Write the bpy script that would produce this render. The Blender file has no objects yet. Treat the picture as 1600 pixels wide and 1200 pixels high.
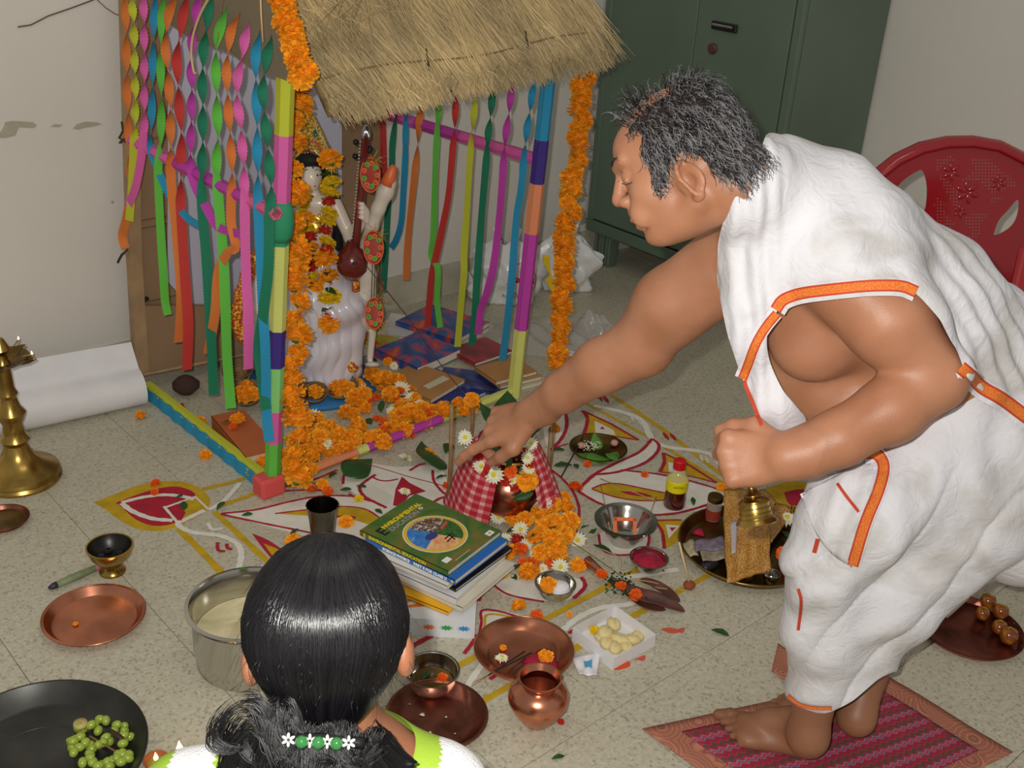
import bpy, math, random
import numpy as np
from mathutils import Vector, Matrix, noise
from mathutils.bvhtree import BVHTree
from mathutils.geometry import tessellate_polygon
random.seed(7)
rnd = random.random
def ru(a, b): return a + (b - a) * random.random()
SC = bpy.context.scene
COL = SC.collection
# ------------------------------------------------------------------ camera
FL = 1740.0; PT = math.radians(26.2); RO = math.radians(3.5); CH = 1.66; TH = math.radians(42.85)
def _rot(v):
    c, s = math.cos(-TH), math.sin(-TH)
    return Vector((c*v[0]-s*v[1], s*v[0]+c*v[1], v[2]))
FW = _rot((0, math.cos(PT), -math.sin(PT)))
_r0 = Vector((1, 0, 0)); _u0 = Vector((0, math.sin(PT), math.cos(PT)))
CR = _rot(_r0*math.cos(RO)+_u0*math.sin(RO)); CU = _rot(_u0*math.cos(RO)-_r0*math.sin(RO))
CC = Vector((0, 0, CH))
cam_d = bpy.data.cameras.new('camera'); cam = bpy.data.objects.new('camera', cam_d); COL.objects.link(cam)
cam_d.sensor_width = 36; cam_d.lens = FL/1600*36; cam_d.clip_start = .02
m = Matrix.Identity(4)
for i in range(3):
    m[i][0] = CR[i]; m[i][1] = CU[i]; m[i][2] = -FW[i]; m[i][3] = CC[i]
cam.matrix_world = m
SC.camera = cam
SC.view_settings.view_transform = 'Standard'; SC.view_settings.look = 'None'
SC.view_settings.gamma = 1; SC.view_settings.use_curve_mapping = False
SC.view_settings.exposure = 0.0
w = bpy.data.worlds.new('room_air'); SC.world = w; w.use_nodes = True
w.node_tree.nodes['Background'].inputs[0].default_value = (.95, .93, .86, 1)
w.node_tree.nodes['Background'].inputs[1].default_value = .33
# the camera's own flash: left of and above the lens
fd = bpy.data.lights.new('camera_flash', 'AREA'); fd.shape = 'DISK'; fd.size = .022; fd.energy = 34; fd.color = (1, .97, .91)
fo = bpy.data.objects.new('camera_flash', fd); COL.objects.link(fo)
fo.matrix_world = m @ Matrix.Translation((-.045, .045, 0))
# weak fill light added overhead to lift the ambient level, off to the left
ld = bpy.data.lights.new('overhead_fill', 'AREA'); ld.shape = 'RECTANGLE'; ld.size = 1.2; ld.size_y = .08; ld.energy = 4; ld.color = (1, .95, .85)
lo = bpy.data.objects.new('overhead_fill', ld); COL.objects.link(lo); lo.location = (1.2, 1.2, 2.9)

def ray(x, y): return FW + CR*((x-800)/FL) - CU*((y-600)/FL)
def F(x, y, z=0.0):
    d = ray(x, y); return CC + d*((z-CH)/d.z)
def D(x, y, d): return CC + ray(x, y)*d
def PX(x, y, c): d = ray(x, y); return CC + d*(c/d.x)
def PY(x, y, c): d = ray(x, y); return CC + d*(c/d.y)
def proj(p):
    v = Vector(p)-CC; d = v.dot(FW); return (800+FL*v.dot(CR)/d, 600-FL*v.dot(CU)/d, d)
def depth(p): return (Vector(p)-CC).dot(FW)
def wid(px, p): return px*depth(p)/FL        # metres spanned by px pixels at point p
# ------------------------------------------------------------------ materials
def lin(c):
    return tuple(((v/255)/12.92 if v/255 <= .04045 else ((v/255+.055)/1.055)**2.4) for v in c)+(1,)
MATS = {}
def nt(name):
    mt = bpy.data.materials.new(name); mt.use_nodes = True; t = mt.node_tree
    b = t.nodes['Principled BSDF']; return mt, t, b
def N(t, typ, **kw):
    n = t.nodes.new(typ)
    for k, v in kw.items():
        if k.startswith('i_'):
            kk = k[2:]; kk = int(kk) if kk.isdigit() else kk.replace('_', ' ')
            n.inputs[kk].default_value = v
        else: setattr(n, k, v)
    return n
def ramp(t, stops, interp='LINEAR'):
    n = t.nodes.new('ShaderNodeValToRGB'); cr = n.color_ramp; cr.interpolation = interp
    while len(cr.elements) < len(stops): cr.elements.new(.5)
    for e, (p, c) in zip(cr.elements, stops): e.position = p; e.color = c if len(c) == 4 else lin(c)
    return n
def M(name, c, r=.6, metal=0, bump=0, bs=60, var=.0, vs=12, spec=None, trans=0, sheen=0, sss=0, rand=0, coat=0, alpha=1, ior=1.45, vc=None):
    """principled material; var blends a second tone by noise, rand varies value per loose piece"""
    if name in MATS: return MATS[name]
    mt, t, b = nt(name); L = t.links.new
    b.inputs['Base Color'].default_value = lin(c); b.inputs['Roughness'].default_value = r; b.inputs['Metallic'].default_value = metal
    if spec is not None: b.inputs['Specular IOR Level'].default_value = spec
    if trans: b.inputs['Transmission Weight'].default_value = trans; b.inputs['IOR'].default_value = ior
    if coat: b.inputs['Coat Weight'].default_value = coat; b.inputs['Coat Roughness'].default_value = .08
    if alpha < 1: b.inputs['Alpha'].default_value = alpha
    if sheen: b.inputs['Sheen Weight'].default_value = sheen
    if sss:
        b.inputs['Subsurface Weight'].default_value = sss; b.inputs['Subsurface Radius'].default_value = (.02, .008, .004); b.inputs['Subsurface Scale'].default_value = .6
    geo = N(t, 'ShaderNodeNewGeometry'); tc = N(t, 'ShaderNodeTexCoord')
    col = None
    if var or vc:
        no = N(t, 'ShaderNodeTexNoise', i_Scale=vs, i_Detail=5.0); L(tc.outputs['Object'], no.inputs['Vector'])
        c2 = vc if vc else tuple(v*(1-var) for v in c)
        rp = ramp(t, [(.35, c), (.65, c2)]); L(no.outputs['Fac'], rp.inputs[0]); col = rp.outputs[0]
    if rand:
        hs = N(t, 'ShaderNodeHueSaturation'); mr = N(t, 'ShaderNodeMapRange')
        mr.inputs[3].default_value = 1-rand; mr.inputs[4].default_value = 1+rand*.6
        L(geo.outputs['Random Per Island'], mr.inputs[0]); L(mr.outputs[0], hs.inputs['Value'])
        if col: L(col, hs.inputs['Color'])
        else: hs.inputs['Color'].default_value = lin(c)
        col = hs.outputs[0]
    if col: L(col, b.inputs['Base Color'])
    if bump:
        n2 = N(t, 'ShaderNodeTexNoise', i_Scale=bs, i_Detail=4.0); L(tc.outputs['Object'], n2.inputs['Vector'])
        bp = N(t, 'ShaderNodeBump', i_Strength=bump, i_Distance=.004); L(n2.outputs['Fac'], bp.inputs['Height']); L(bp.outputs[0], b.inputs['Normal'])
    MATS[name] = mt; return mt
# ------------------------------------------------------------------ mesh builder
class G:
    def __init__(s): s.V = []; s.F = []; s.I = []
    def add(s, V, F, mi=0, mx=None):
        o = len(s.V)
        s.V += [tuple(mx @ Vector(v)) if mx else tuple(v) for v in V]
        s.F += [tuple(i+o for i in f) for f in F]; s.I += [mi]*len(F); return s
    def merge(s, g, mx=None, mi=None):
        o = len(s.V); s.V += [tuple(mx @ Vector(v)) if mx else v for v in g.V]
        s.F += [tuple(i+o for i in f) for f in g.F]; s.I += (g.I if mi is None else [mi]*len(g.F)); return s
    def box(s, c, d, mi=0, mx=None, bev=0):
        x, y, z = d[0]/2, d[1]/2, d[2]/2
        if bev:
            b = min(bev, x*.9, y*.9, z*.9); pts = []
            for sx in (-1, 1):
                for sy in (-1, 1):
                    for sz in (-1, 1):
                        pts += [(sx*(x-b), sy*(y-b), sz*z), (sx*(x-b), sy*y, sz*(z-b)), (sx*x, sy*(y-b), sz*(z-b))]
            bm = bmesh_hull(pts); V = [(v[0]+c[0], v[1]+c[1], v[2]+c[2]) for v in bm[0]]
            return s.add(V, bm[1], mi, mx)
        V = [(c[0]+sx*x, c[1]+sy*y, c[2]+sz*z) for sx in (-1, 1) for sy in (-1, 1) for sz in (-1, 1)]
        return s.add(V, [(0, 1, 3, 2), (4, 6, 7, 5), (0, 4, 5, 1), (2, 3, 7, 6), (0, 2, 6, 4), (1, 5, 7, 3)], mi, mx)
    def lathe(s, pr, n=32, mi=0, mx=None, sq=1.0, wob=None):
        V = []; Fc = []; R = []
        for k, (r, z) in enumerate(pr):
            if r < 1e-6: R.append([len(V)]); V.append((0, 0, z)); continue
            R.append(list(range(len(V), len(V)+n)))
            for i in range(n):
                a = 2*math.pi*i/n; rr = r*(wob(a, k) if wob else 1)
                V.append((rr*math.cos(a), rr*math.sin(a)*sq, z))
        for k in range(len(pr)-1):
            A, B = R[k], R[k+1]
            if len(A) == 1 and len(B) == 1: continue
            for i in range(n):
                j = (i+1) % n
                if len(A) == 1: Fc.append((A[0], B[j], B[i]))
                elif len(B) == 1: Fc.append((A[i], A[j], B[0]))
                else: Fc.append((A[i], A[j], B[j], B[i]))
        if len(R[0]) > 1 and not (len(R[-1]) == 1 and pr[-1][1] <= pr[0][1]): Fc.append(tuple(R[0][::-1]))
        if len(R[-1]) > 1: Fc.append(tuple(R[-1]))
        return s.add(V, Fc, mi, mx)
    def tube(s, P, r, n=6, mi=0, cap=True, flat=1.0, up=None):
        P = [Vector(p) for p in P]
        if not hasattr(r, '__len__'): r = [r]*len(P)
        V = []; Fc = []; t0 = (P[1]-P[0]).normalized()
        a = Vector(up) if up else (Vector((0, 0, 1)) if abs(t0.z) < .9 else Vector((1, 0, 0)))
        x = t0.cross(a).normalized()
        for i, p in enumerate(P):
            t = (P[min(i+1, len(P)-1)]-P[max(i-1, 0)])
            if t.length < 1e-9: t = t0
            t.normalize(); x = (x - t*x.dot(t))
            if x.length < 1e-6: x = t.orthogonal()
            x.normalize(); y = t.cross(x)
            for k in range(n):
                an = 2*math.pi*k/n; V.append(p + x*(math.cos(an)*r[i]) + y*(math.sin(an)*r[i]*flat))
        for i in range(len(P)-1):
            for k in range(n):
                j = (k+1) % n; Fc.append((i*n+k, i*n+j, (i+1)*n+j, (i+1)*n+k))
        if cap: Fc.append(tuple(range(n-1, -1, -1))); Fc.append(tuple(range((len(P)-1)*n, len(P)*n)))
        return s.add(V, Fc, mi)
    def prism(s, poly, z0, z1, mi=0, mx=None):
        """poly: list of (x,y); extruded z0..z1"""
        n = len(poly); V = [(p[0], p[1], z0) for p in poly]+[(p[0], p[1], z1) for p in poly]
        area = sum(poly[i][0]*poly[(i+1) % n][1]-poly[(i+1) % n][0]*poly[i][1] for i in range(n))
        if area < 0: V = V[:n][::-1]+V[n:][::-1]
        q = V[:n]
        tr = tessellate_polygon([[Vector((v[0], v[1], 0)) for v in q]])
        Fc = []
        for a, b, c in tr:
            cr = (q[b][0]-q[a][0])*(q[c][1]-q[a][1])-(q[b][1]-q[a][1])*(q[c][0]-q[a][0])
            if cr < 0: b, c = c, b
            Fc.append((n+a, n+b, n+c)); Fc.append((c, b, a))
        for i in range(n):
            j = (i+1) % n; Fc.append((i, j, n+j, n+i))
        return s.add(V, Fc, mi, mx)
    def grid(s, fn, nu, nv, mi=0, closed=False, thick=0):
        """fn(u,v)->point with u,v in 0..1"""
        V = [Vector(fn(i/nu, j/nv)) for j in range(nv+1) for i in range(nu+1)]
        W = nu+1; Fc = [(j*W+i, j*W+i+1, (j+1)*W+i+1, (j+1)*W+i) for j in range(nv) for i in range(nu)]
        if thick:
            nrm = [Vector((0, 0, 0)) for _ in V]
            for f in Fc:
                nn = (V[f[1]]-V[f[0]]).cross(V[f[3]]-V[f[0]])
                for q in f: nrm[q] += nn
            n = len(V); V2 = [v - (k.normalized()*thick if k.length > 1e-12 else Vector()) for v, k in zip(V, nrm)]
            F2 = [tuple(q+n for q in f[::-1]) for f in Fc]
            B = [i for i in range(nu+1)]+[j*W+nu for j in range(1, nv+1)]+[nv*W+i for i in range(nu-1, -1, -1)]+[j*W for j in range(nv-1, 0, -1)]
            for a, b in zip(B, B[1:]+B[:1]): F2.append((b, a, a+n, b+n))
            V += V2; Fc += F2
        return s.add(V, Fc, mi)
    def ell(s, c, r, mi=0, n=12, m=8, mx=None):
        V = []; Fc = []
        for j in range(m+1):
            ph = math.pi*j/m
            for i in range(n):
                a = 2*math.pi*i/n; V.append((c[0]+r[0]*math.sin(ph)*math.cos(a), c[1]+r[1]*math.sin(ph)*math.sin(a), c[2]-r[2]*math.cos(ph)))
        for j in range(m):
            for i in range(n):
                k = (i+1) % n
                if j == 0: Fc.append((i, (j+1)*n+k, (j+1)*n+i)[::-1] if False else (j*n+i, (j+1)*n+k, (j+1)*n+i))
                elif j == m-1: Fc.append((j*n+i, j*n+k, (j+1)*n+k))
                else: Fc.append((j*n+i, j*n+k, (j+1)*n+k, (j+1)*n+i))
        return s.add(V, Fc, mi, mx)
def bmesh_hull(pts):
    import bmesh
    bm = bmesh.new()
    for p in pts: bm.verts.new(p)
    r = bmesh.ops.convex_hull(bm, input=bm.verts)
    bmesh.ops.dissolve_limit(bm, angle_limit=.01, verts=bm.verts, edges=bm.edges)
    bm.verts.index_update(); V = [tuple(v.co) for v in bm.verts]; Fc = [tuple(v.index for v in f.verts) for f in bm.faces]
    bm.free(); return V, Fc
def wpos(o):
    m_ = Matrix.Translation((0, 0, 0)); q = o
    m_ = o.matrix_basis.copy()
    while q.parent: q = q.parent; m_ = q.matrix_basis @ m_
    return m_
def obj(name, g, mat, parent=None, smooth=True, local=False, org=None, uv=None, ang=None):
    """link g (world coordinates unless local) as ONE mesh object; mat a material or a list"""
    me = bpy.data.meshes.new(name); V = g.V
    if local: o_ = Vector((0, 0, 0))
    elif org is not None: o_ = Vector(org)
    else:
        a = np.array(V); o_ = Vector(((a[:, 0].min()+a[:, 0].max())/2, (a[:, 1].min()+a[:, 1].max())/2, a[:, 2].min()))
    me.from_pydata([tuple(Vector(v)-o_) for v in V], [], g.F)
    ms = mat if isinstance(mat, (list, tuple)) else [mat]
    for q in ms: me.materials.append(q)
    if len(ms) > 1: me.polygons.foreach_set('material_index', g.I)
    if smooth:
        me.polygons.foreach_set('use_smooth', [True]*len(g.F))
        if ang is not None: me.set_sharp_from_angle(angle=math.radians(ang))
    me.validate(); me.update()
    o = bpy.data.objects.new(name, me); COL.objects.link(o)
    if parent is not None:
        o.parent = parent
        o.matrix_basis = (wpos(parent).inverted() @ Matrix.Translation(o_)) if not local else Matrix.Identity(4)
    else: o.location = o_
    return o
def thing(name, label, cat, loc=(0, 0, 0), rz=0, group=None):
    o = bpy.data.objects.new(name, None); COL.objects.link(o); o.empty_display_size = .02
    o.location = loc; o.rotation_euler = (0, 0, rz); o['label'] = label; o['category'] = cat
    if group: o['group'] = group
    return o
def tag(o, label, cat, group=None, kind=None):
    o['label'] = label; o['category'] = cat
    if group: o['group'] = group
    if kind: o['kind'] = kind
    return o
def struct(name, g, mat, **k):
    o = obj(name, g, mat, **k); o['kind'] = 'structure'; return o
def dup(root, loc, rot=(0, 0, 0), sc=1.0, label=None, group=None, parent=None):
    r = root.copy(); COL.objects.link(r); r.parent = parent
    if parent is not None:
        r.matrix_basis = wpos(parent).inverted() @ Matrix.Translation(loc) @ Matrix.Rotation(rot[2], 4, 'Z') @ Matrix.Rotation(rot[1], 4, 'Y') @ Matrix.Rotation(rot[0], 4, 'X') @ Matrix.Scale(sc, 4)
    else:
        r.location = loc; r.rotation_euler = rot; r.scale = (sc, sc, sc)
    if label: r['label'] = label
    if group: r['group'] = group
    for ch in list(root.children):
        c = ch.copy(); COL.objects.link(c); c.parent = r; c.matrix_basis = ch.matrix_basis.copy()
        for g2 in ch.children:
            d = g2.copy(); COL.objects.link(d); d.parent = c; d.matrix_basis = g2.matrix_basis.copy()
    return r
def T(p, rz=0, s=1.0): return Matrix.Translation(p) @ Matrix.Rotation(rz, 4, 'Z') @ Matrix.Scale(s, 4)
def frame(o, x, y, z=None):
    """matrix with origin o and axes x,y,(z)"""
    x = Vector(x).normalized(); y = Vector(y); y = (y-x*y.dot(x)).normalized(); z = x.cross(y)
    m_ = Matrix.Identity(4)
    for i in range(3): m_[i][0] = x[i]; m_[i][1] = y[i]; m_[i][2] = z[i]; m_[i][3] = o[i]
    return m_
def catmull(P, k=6):
    P = [Vector(p) for p in P]
    if len(P) < 3: return [P[0].lerp(P[-1], i/k) for i in range(k+1)]
    out = []
    for i in range(len(P)-1):
        a = P[max(i-1, 0)]; b = P[i]; c = P[i+1]; d = P[min(i+2, len(P)-1)]
        for j in range(k):
            t = j/k; out.append(.5*((2*b)+(c-a)*t+(2*a-5*b+4*c-d)*t*t+(-a+3*b-3*c+d)*t*t*t))
    out.append(P[-1]); return out
# ------------------------------------------------------------------ signed distance bodies -> one continuous mesh
class SDF:
    def __init__(s, lo, hi, h):
        s.lo = np.array(lo, float); s.h = h; s.n = np.ceil((np.array(hi)-s.lo)/h).astype(int)+1
        s.A = np.full(s.n, 1.0, np.float32)
    def _box(s, lo, hi, mg):
        a = np.maximum(np.floor((np.array(lo)-mg-s.lo)/s.h).astype(int), 0); b = np.minimum(np.ceil((np.array(hi)+mg-s.lo)/s.h).astype(int)+1, s.n)
        if (b <= a).any(): return None
        ax = [(s.lo[i]+s.h*np.arange(a[i], b[i])).astype(np.float32) for i in range(3)]
        return (slice(a[0], b[0]), slice(a[1], b[1]), slice(a[2], b[2])), np.meshgrid(*ax, indexing='ij', sparse=True)
    def _op(s, sl, d, k, op):
        a = s.A[sl]
        if op == 'sub':
            d = -d; h = np.maximum(k-np.abs(a-d), 0)/k; s.A[sl] = np.maximum(a, d)+h*h*k*.25
        else:
            h = np.maximum(k-np.abs(a-d), 0)/k; s.A[sl] = np.minimum(a, d)-h*h*k*.25
    def cap(s, a, b, ra, rb, k=.02, op='add'):
        a = np.array(a, float); b = np.array(b, float); rm = max(ra, rb)
        q = s._box(np.minimum(a, b), np.maximum(a, b), rm+k+.03)
        if q is None: return
        sl, (X, Y, Z) = q; d = b-a; L2 = max(float(d@d), 1e-9)
        t = np.clip(((X-a[0])*d[0]+(Y-a[1])*d[1]+(Z-a[2])*d[2])/L2, 0, 1)
        D_ = np.sqrt((X-a[0]-t*d[0])**2+(Y-a[1]-t*d[1])**2+(Z-a[2]-t*d[2])**2)-(ra+(rb-ra)*t)
        s._op(sl, D_, k, op)
    def chain(s, pts, k=.02):
        for (a, ra), (b, rb) in zip(pts, pts[1:]): s.cap(a, b, ra, rb, k)
    def ell(s, c, r, R=None, k=.02, op='add'):
        """ellipsoid centre c, radii r, R = 3 axis vectors"""
        c = np.array(c, float); r = np.array(r, float); m_ = r.max()
        q = s._box(c-m_, c+m_, k+.03)
        if q is None: return
        sl, (X, Y, Z) = q; R = np.eye(3) if R is None else np.array([list(v) for v in R], float)
        dx, dy, dz = X-c[0], Y-c[1], Z-c[2]
        u = [(dx*R[i][0]+dy*R[i][1]+dz*R[i][2]) for i in range(3)]
        k0 = np.sqrt(sum((u[i]/r[i])**2 for i in range(3))); k1 = np.sqrt(sum((u[i]/r[i]**2)**2 for i in range(3)))
        s._op(sl, k0*(k0-1)/np.maximum(k1, 1e-6), k, op)
    def mesh(s):
        A = s.A; I = A < 0; n = s.n
        cnt = np.zeros(n-1, np.int8)
        for i in (0, 1):
            for j in (0, 1):
                for k in (0, 1): cnt += I[i:n[0]-1+i, j:n[1]-1+j, k:n[2]-1+k]
        act = (cnt > 0) & (cnt < 8); ids = np.argwhere(act); idx = np.full(n-1, -1, np.int32); idx[act] = np.arange(len(ids))
        P = np.zeros((len(ids), 3)); C_ = np.zeros(len(ids))
        cs = [(0, 0, 0), (1, 0, 0), (0, 1, 0), (1, 1, 0), (0, 0, 1), (1, 0, 1), (0, 1, 1), (1, 1, 1)]
        v = {c: A[ids[:, 0]+c[0], ids[:, 1]+c[1], ids[:, 2]+c[2]] for c in cs}
        for c in cs:
            for ax in range(3):
                if c[ax]: continue
                e = list(c); e[ax] = 1; e = tuple(e); va, vb = v[c], v[e]; x = (va < 0) != (vb < 0)
                t = np.where(x, va/np.where(x, va-vb, 1), 0); p = np.tile(np.array(c, float), (len(ids), 1)); p[:, ax] = t
                P += p*x[:, None]; C_ += x
        P = (P/C_[:, None]+ids)*s.h+s.lo; Fq = []
        for ax in range(3):
            o1, o2 = (ax+1) % 3, (ax+2) % 3
            sa = [slice(1, -1)]*3; sb = [slice(1, -1)]*3; sa[ax] = slice(0, -1); sb[ax] = slice(1, None)
            a = I[tuple(sa)]; b = I[tuple(sb)]; e = np.argwhere(a != b)
            if not len(e): continue
            base = e.copy(); base[:, o1] += 1; base[:, o2] += 1
            fl = a[tuple(e.T)]
            def g(d1, d2):
                q = base.copy(); q[:, o1] -= d1; q[:, o2] -= d2; return idx[tuple(q.T)]
            Q = np.stack([g(1, 1), g(0, 1), g(0, 0), g(1, 0)], 1); Q[~fl] = Q[~fl][:, ::-1]; Fq.append(Q)
        Fq = np.concatenate(Fq); return P, Fq
def npobj(name, P, Q, mat, parent=None, smooth=True, org=None):
    me = bpy.data.meshes.new(name); o_ = np.array(org if org is not None else [(P[:, 0].min()+P[:, 0].max())/2, (P[:, 1].min()+P[:, 1].max())/2, P[:, 2].min()])
    me.vertices.add(len(P)); me.vertices.foreach_set('co', (P-o_).astype(np.float32).ravel())
    k = Q.shape[1]; me.loops.add(len(Q)*k); me.loops.foreach_set('vertex_index', Q.astype(np.int32).ravel())
    me.polygons.add(len(Q)); me.polygons.foreach_set('loop_start', np.arange(0, len(Q)*k, k, dtype=np.int32)); me.polygons.foreach_set('loop_total', np.full(len(Q), k, np.int32))
    for q in (mat if isinstance(mat, (list, tuple)) else [mat]): me.materials.append(q)
    me.update(calc_edges=True); me.validate()
    me.polygons.foreach_set('use_smooth', [smooth]*len(me.polygons))
    o = bpy.data.objects.new(name, me); COL.objects.link(o)
    if parent is not None: o.parent = parent; o.matrix_basis = wpos(parent).inverted() @ Matrix.Translation(Vector(o_))
    else: o.location = Vector(o_)
    return o
def projn(P):
    v = P-np.array(CC); d = v@np.array(FW); return 800+FL*(v@np.array(CR))/d, 600-FL*(v@np.array(CU))/d, d
def inpoly(x, y, poly):
    r = np.zeros(len(x), bool); n = len(poly)
    for i in range(n):
        x1, y1 = poly[i]; x2, y2 = poly[(i+1) % n]
        c = ((y1 > y) != (y2 > y)) & (x < (x2-x1)*(y-y1)/((y2-y1) or 1e-9)+x1); r ^= c
    return r
# ================================================================== SETTING
YW = F(725, 452).y; XW = 3.93
def terrazzo():
    mt, t, b = nt('terrazzo'); L = t.links.new
    g = N(t, 'ShaderNodeNewGeometry'); oi = N(t, 'ShaderNodeObjectInfo')
    v = N(t, 'ShaderNodeTexVoronoi', i_Scale=185.0); L(g.outputs['Position'], v.inputs['Vector'])
    no = N(t, 'ShaderNodeTexNoise', i_Scale=2.2, i_Detail=6.0); L(g.outputs['Position'], no.inputs['Vector'])
    big = ramp(t, [(.3, (216, 211, 195)), (.7, (200, 195, 177))]); L(no.outputs['Fac'], big.inputs[0])
    sep = N(t, 'ShaderNodeSeparateColor'); L(v.outputs['Color'], sep.inputs[0])
    ch = ramp(t, [(0, (150, 144, 128)), (.1, (176, 171, 155)), (.18, (214, 210, 194)), (.8, (220, 216, 202)), (1, (236, 233, 222))]); L(sep.outputs[0], ch.inputs[0])
    mx = N(t, 'ShaderNodeMix', data_type='RGBA', blend_type='MULTIPLY', i_0=.75); L(big.outputs[0], mx.inputs[6]); L(ch.outputs[0], mx.inputs[7])
    n3 = N(t, 'ShaderNodeTexNoise', i_Scale=90.0, i_Detail=3.0); L(g.outputs['Position'], n3.inputs['Vector'])
    r3 = ramp(t, [(.35, (228, 223, 208)), (.6, (255, 255, 255))]); L(n3.outputs['Fac'], r3.inputs[0])
    m2 = N(t, 'ShaderNodeMix', data_type='RGBA', blend_type='MULTIPLY', i_0=.6); L(mx.outputs[2], m2.inputs[6]); L(r3.outputs[0], m2.inputs[7])
    gm = N(t, 'ShaderNodeGamma', i_1=.8); L(m2.outputs[2], gm.inputs[0])
    L(gm.outputs[0], b.inputs['Base Color']); b.inputs['Roughness'].default_value = .42; b.inputs['Specular IOR Level'].default_value = .3
    return mt
TERR = terrazzo()
JOINT = M('joint_grout', (158, 151, 132), .9)
g = G().box((1.9, 1.2, -.02), (7.0, 6.0, .03)); floor = struct('floor', g, JOINT, smooth=False)
TS = .3085; g = G().box((0, 0, -.0025), (TS-.0016, TS-.0016, .005))
tile0 = None
for i in range(-4, 11):
    for j in range(-8, 8):
        c = Vector((.820+TS*(i+.5), 1.165+TS*(j+.5), 0))
        if c.x-TS/2 > XW or c.y-TS/2 > YW: continue
        pr = proj(c) if depth(c) > .3 else (9e9, 0, 0)
        if not (-350 < pr[0] < 1950 and pr[1] < 1800): continue
        if tile0 is None: tile0 = obj('floor_tile', g, TERR, floor, smooth=False, local=True); tile0.matrix_basis = wpos(floor).inverted() @ Matrix.Translation(c)
        else:
            o = tile0.copy(); COL.objects.link(o); o.parent = floor; o.matrix_basis = wpos(floor).inverted() @ Matrix.Translation(c)
# rest of the floor, outside the tiles in view
def wallmat(nm, c1, c2, sc):
    mt, t, b = nt(nm); L = t.links.new
    g = N(t, 'ShaderNodeNewGeometry'); no = N(t, 'ShaderNodeTexNoise', i_Scale=sc, i_Detail=7.0); L(g.outputs['Position'], no.inputs['Vector'])
    r = ramp(t, [(.3, c1), (.72, c2)]); L(no.outputs['Fac'], r.inputs[0]); L(r.outputs[0], b.inputs['Base Color']); b.inputs['Roughness'].default_value = .7
    n2 = N(t, 'ShaderNodeTexNoise', i_Scale=30.0, i_Detail=3.0); L(g.outputs['Position'], n2.inputs['Vector'])
    bp = N(t, 'ShaderNodeBump', i_Strength=.12, i_Distance=.01); L(n2.outputs['Fac'], bp.inputs['Height']); L(bp.outputs[0], b.inputs['Normal']); return mt
WM = wallmat('wall_paint', (232, 226, 218), (222, 216, 207), 1.3)
struct('wall_back', G().box((1.4, YW+.05, 1.4), (5.4, .1, 2.84)), WM, smooth=False)
wb = bpy.data.objects['wall_back']
struct('wall_right', G().box((XW+.05, 1.0, 1.4), (.1, 5.4, 2.84)), WM, smooth=False)
DB = wallmat('dirty_skirting', (206, 200, 184), (178, 172, 152), 9)
struct('baseboard_back', G().box((1.35, YW-.003, .055), (5.3, .006, .15)), DB, smooth=False)
struct('baseboard_right', G().box((XW-.003, 1.0, .055), (.006, 5.2, .15)), DB, smooth=False)
PL = M('bare_plaster', (186, 178, 160), .9, var=.1)
def wall_patch(px, name='bare_plaster_patch', y=YW):
    P = [PY(a, b, y-.0012) for a, b in px]; g = G(); g.prism([(p.x, p.z) for p in P], 0, .001)
    g.V = [(v[0], y-.0012+v[2], v[1]) for v in g.V]; g.F = [f[::-1] for f in g.F]
    return obj(name, g, PL, wb, smooth=False)
wall_patch([(-5, 212), (2, 205), (6, 198), (8, 191), (20, 189), (38, 190), (52, 191), (58, 196), (54, 200), (44, 200), (30, 199), (27, 205), (24, 212), (12, 215), (2, 216)])
wall_patch([(78, 198), (86, 194), (99, 195), (92, 199)]); wall_patch([(114, 201), (120, 194), (134, 190), (150, 191), (160, 194), (146, 198), (132, 200), (122, 203)])
wall_patch([(174, 314), (178, 314), (178, 318), (174, 318)])
tw = tag(obj('dry_vine', G().tube([PY(a, b, YW-.006) for a, b in [(28, 42), (48, 39), (75, 25), (110, 13), (145, 0), (160, -12)]], .0022, 5).tube([PY(a, b, YW-.006) for a, b in [(150, -2), (165, 12), (180, 22), (190, 25)]], .0015, 5), M('twig', (120, 92, 78), .8)), 'thin brown dry vine stuck across the upper left of the wall', 'vine')
# steel cupboard
XC = 3.383; YB = 2.293; YA = YW-.012
cb = thing('steel_cupboard', 'dark green steel cupboard standing in the corner behind the man', 'cupboard', ((XC+XW)/2, (YA+YB)/2, 0))
GREEN = M('green_enamel', (102, 120, 104), .38, var=.06, vs=3, bump=.03, bs=200, spec=.4)
g = G().box(((XC+XW-.02)/2+.008, (YA+YB)/2, 1.07), (XW-.02-XC-.016, YA-YB, 1.86)); obj('cabinet_body', g, GREEN, cb, smooth=False)
obj('bottom_rail', G().box((XC+.004, (YA+YB)/2, .165), (.03, YA-YB+.006, .05), bev=.004), GREEN, cb, smooth=False)
obj('corner_strip', G().box((XC+.002, YB+.018, 1.09), (.026, .034, 1.8), bev=.004), GREEN, cb, smooth=False)
obj('corner_strip', G().box((XC+.002, YA-.018, 1.09), (.026, .034, 1.8), bev=.004), GREEN, cb, smooth=False)
yk = 2.75
dl = obj('door', G().box((XC-.003, (YA-.037+yk)/2, 1.09), (.02, YA-.037-yk-.003, 1.78), bev=.003), GREEN, cb, smooth=False)
dr = obj('door', G().box((XC-.003, (YB+.037+yk)/2, 1.09), (.02, yk-YB-.037-.003, 1.78), bev=.003), GREEN, cb, smooth=False)
CHR = M('chrome', (190, 190, 185), .18, 1)
BLK = M('black_plastic', (22, 22, 22), .35)
ha, hb = PX(1112, 41, XC-.02), PX(1152, 43, XC-.02)
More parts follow.
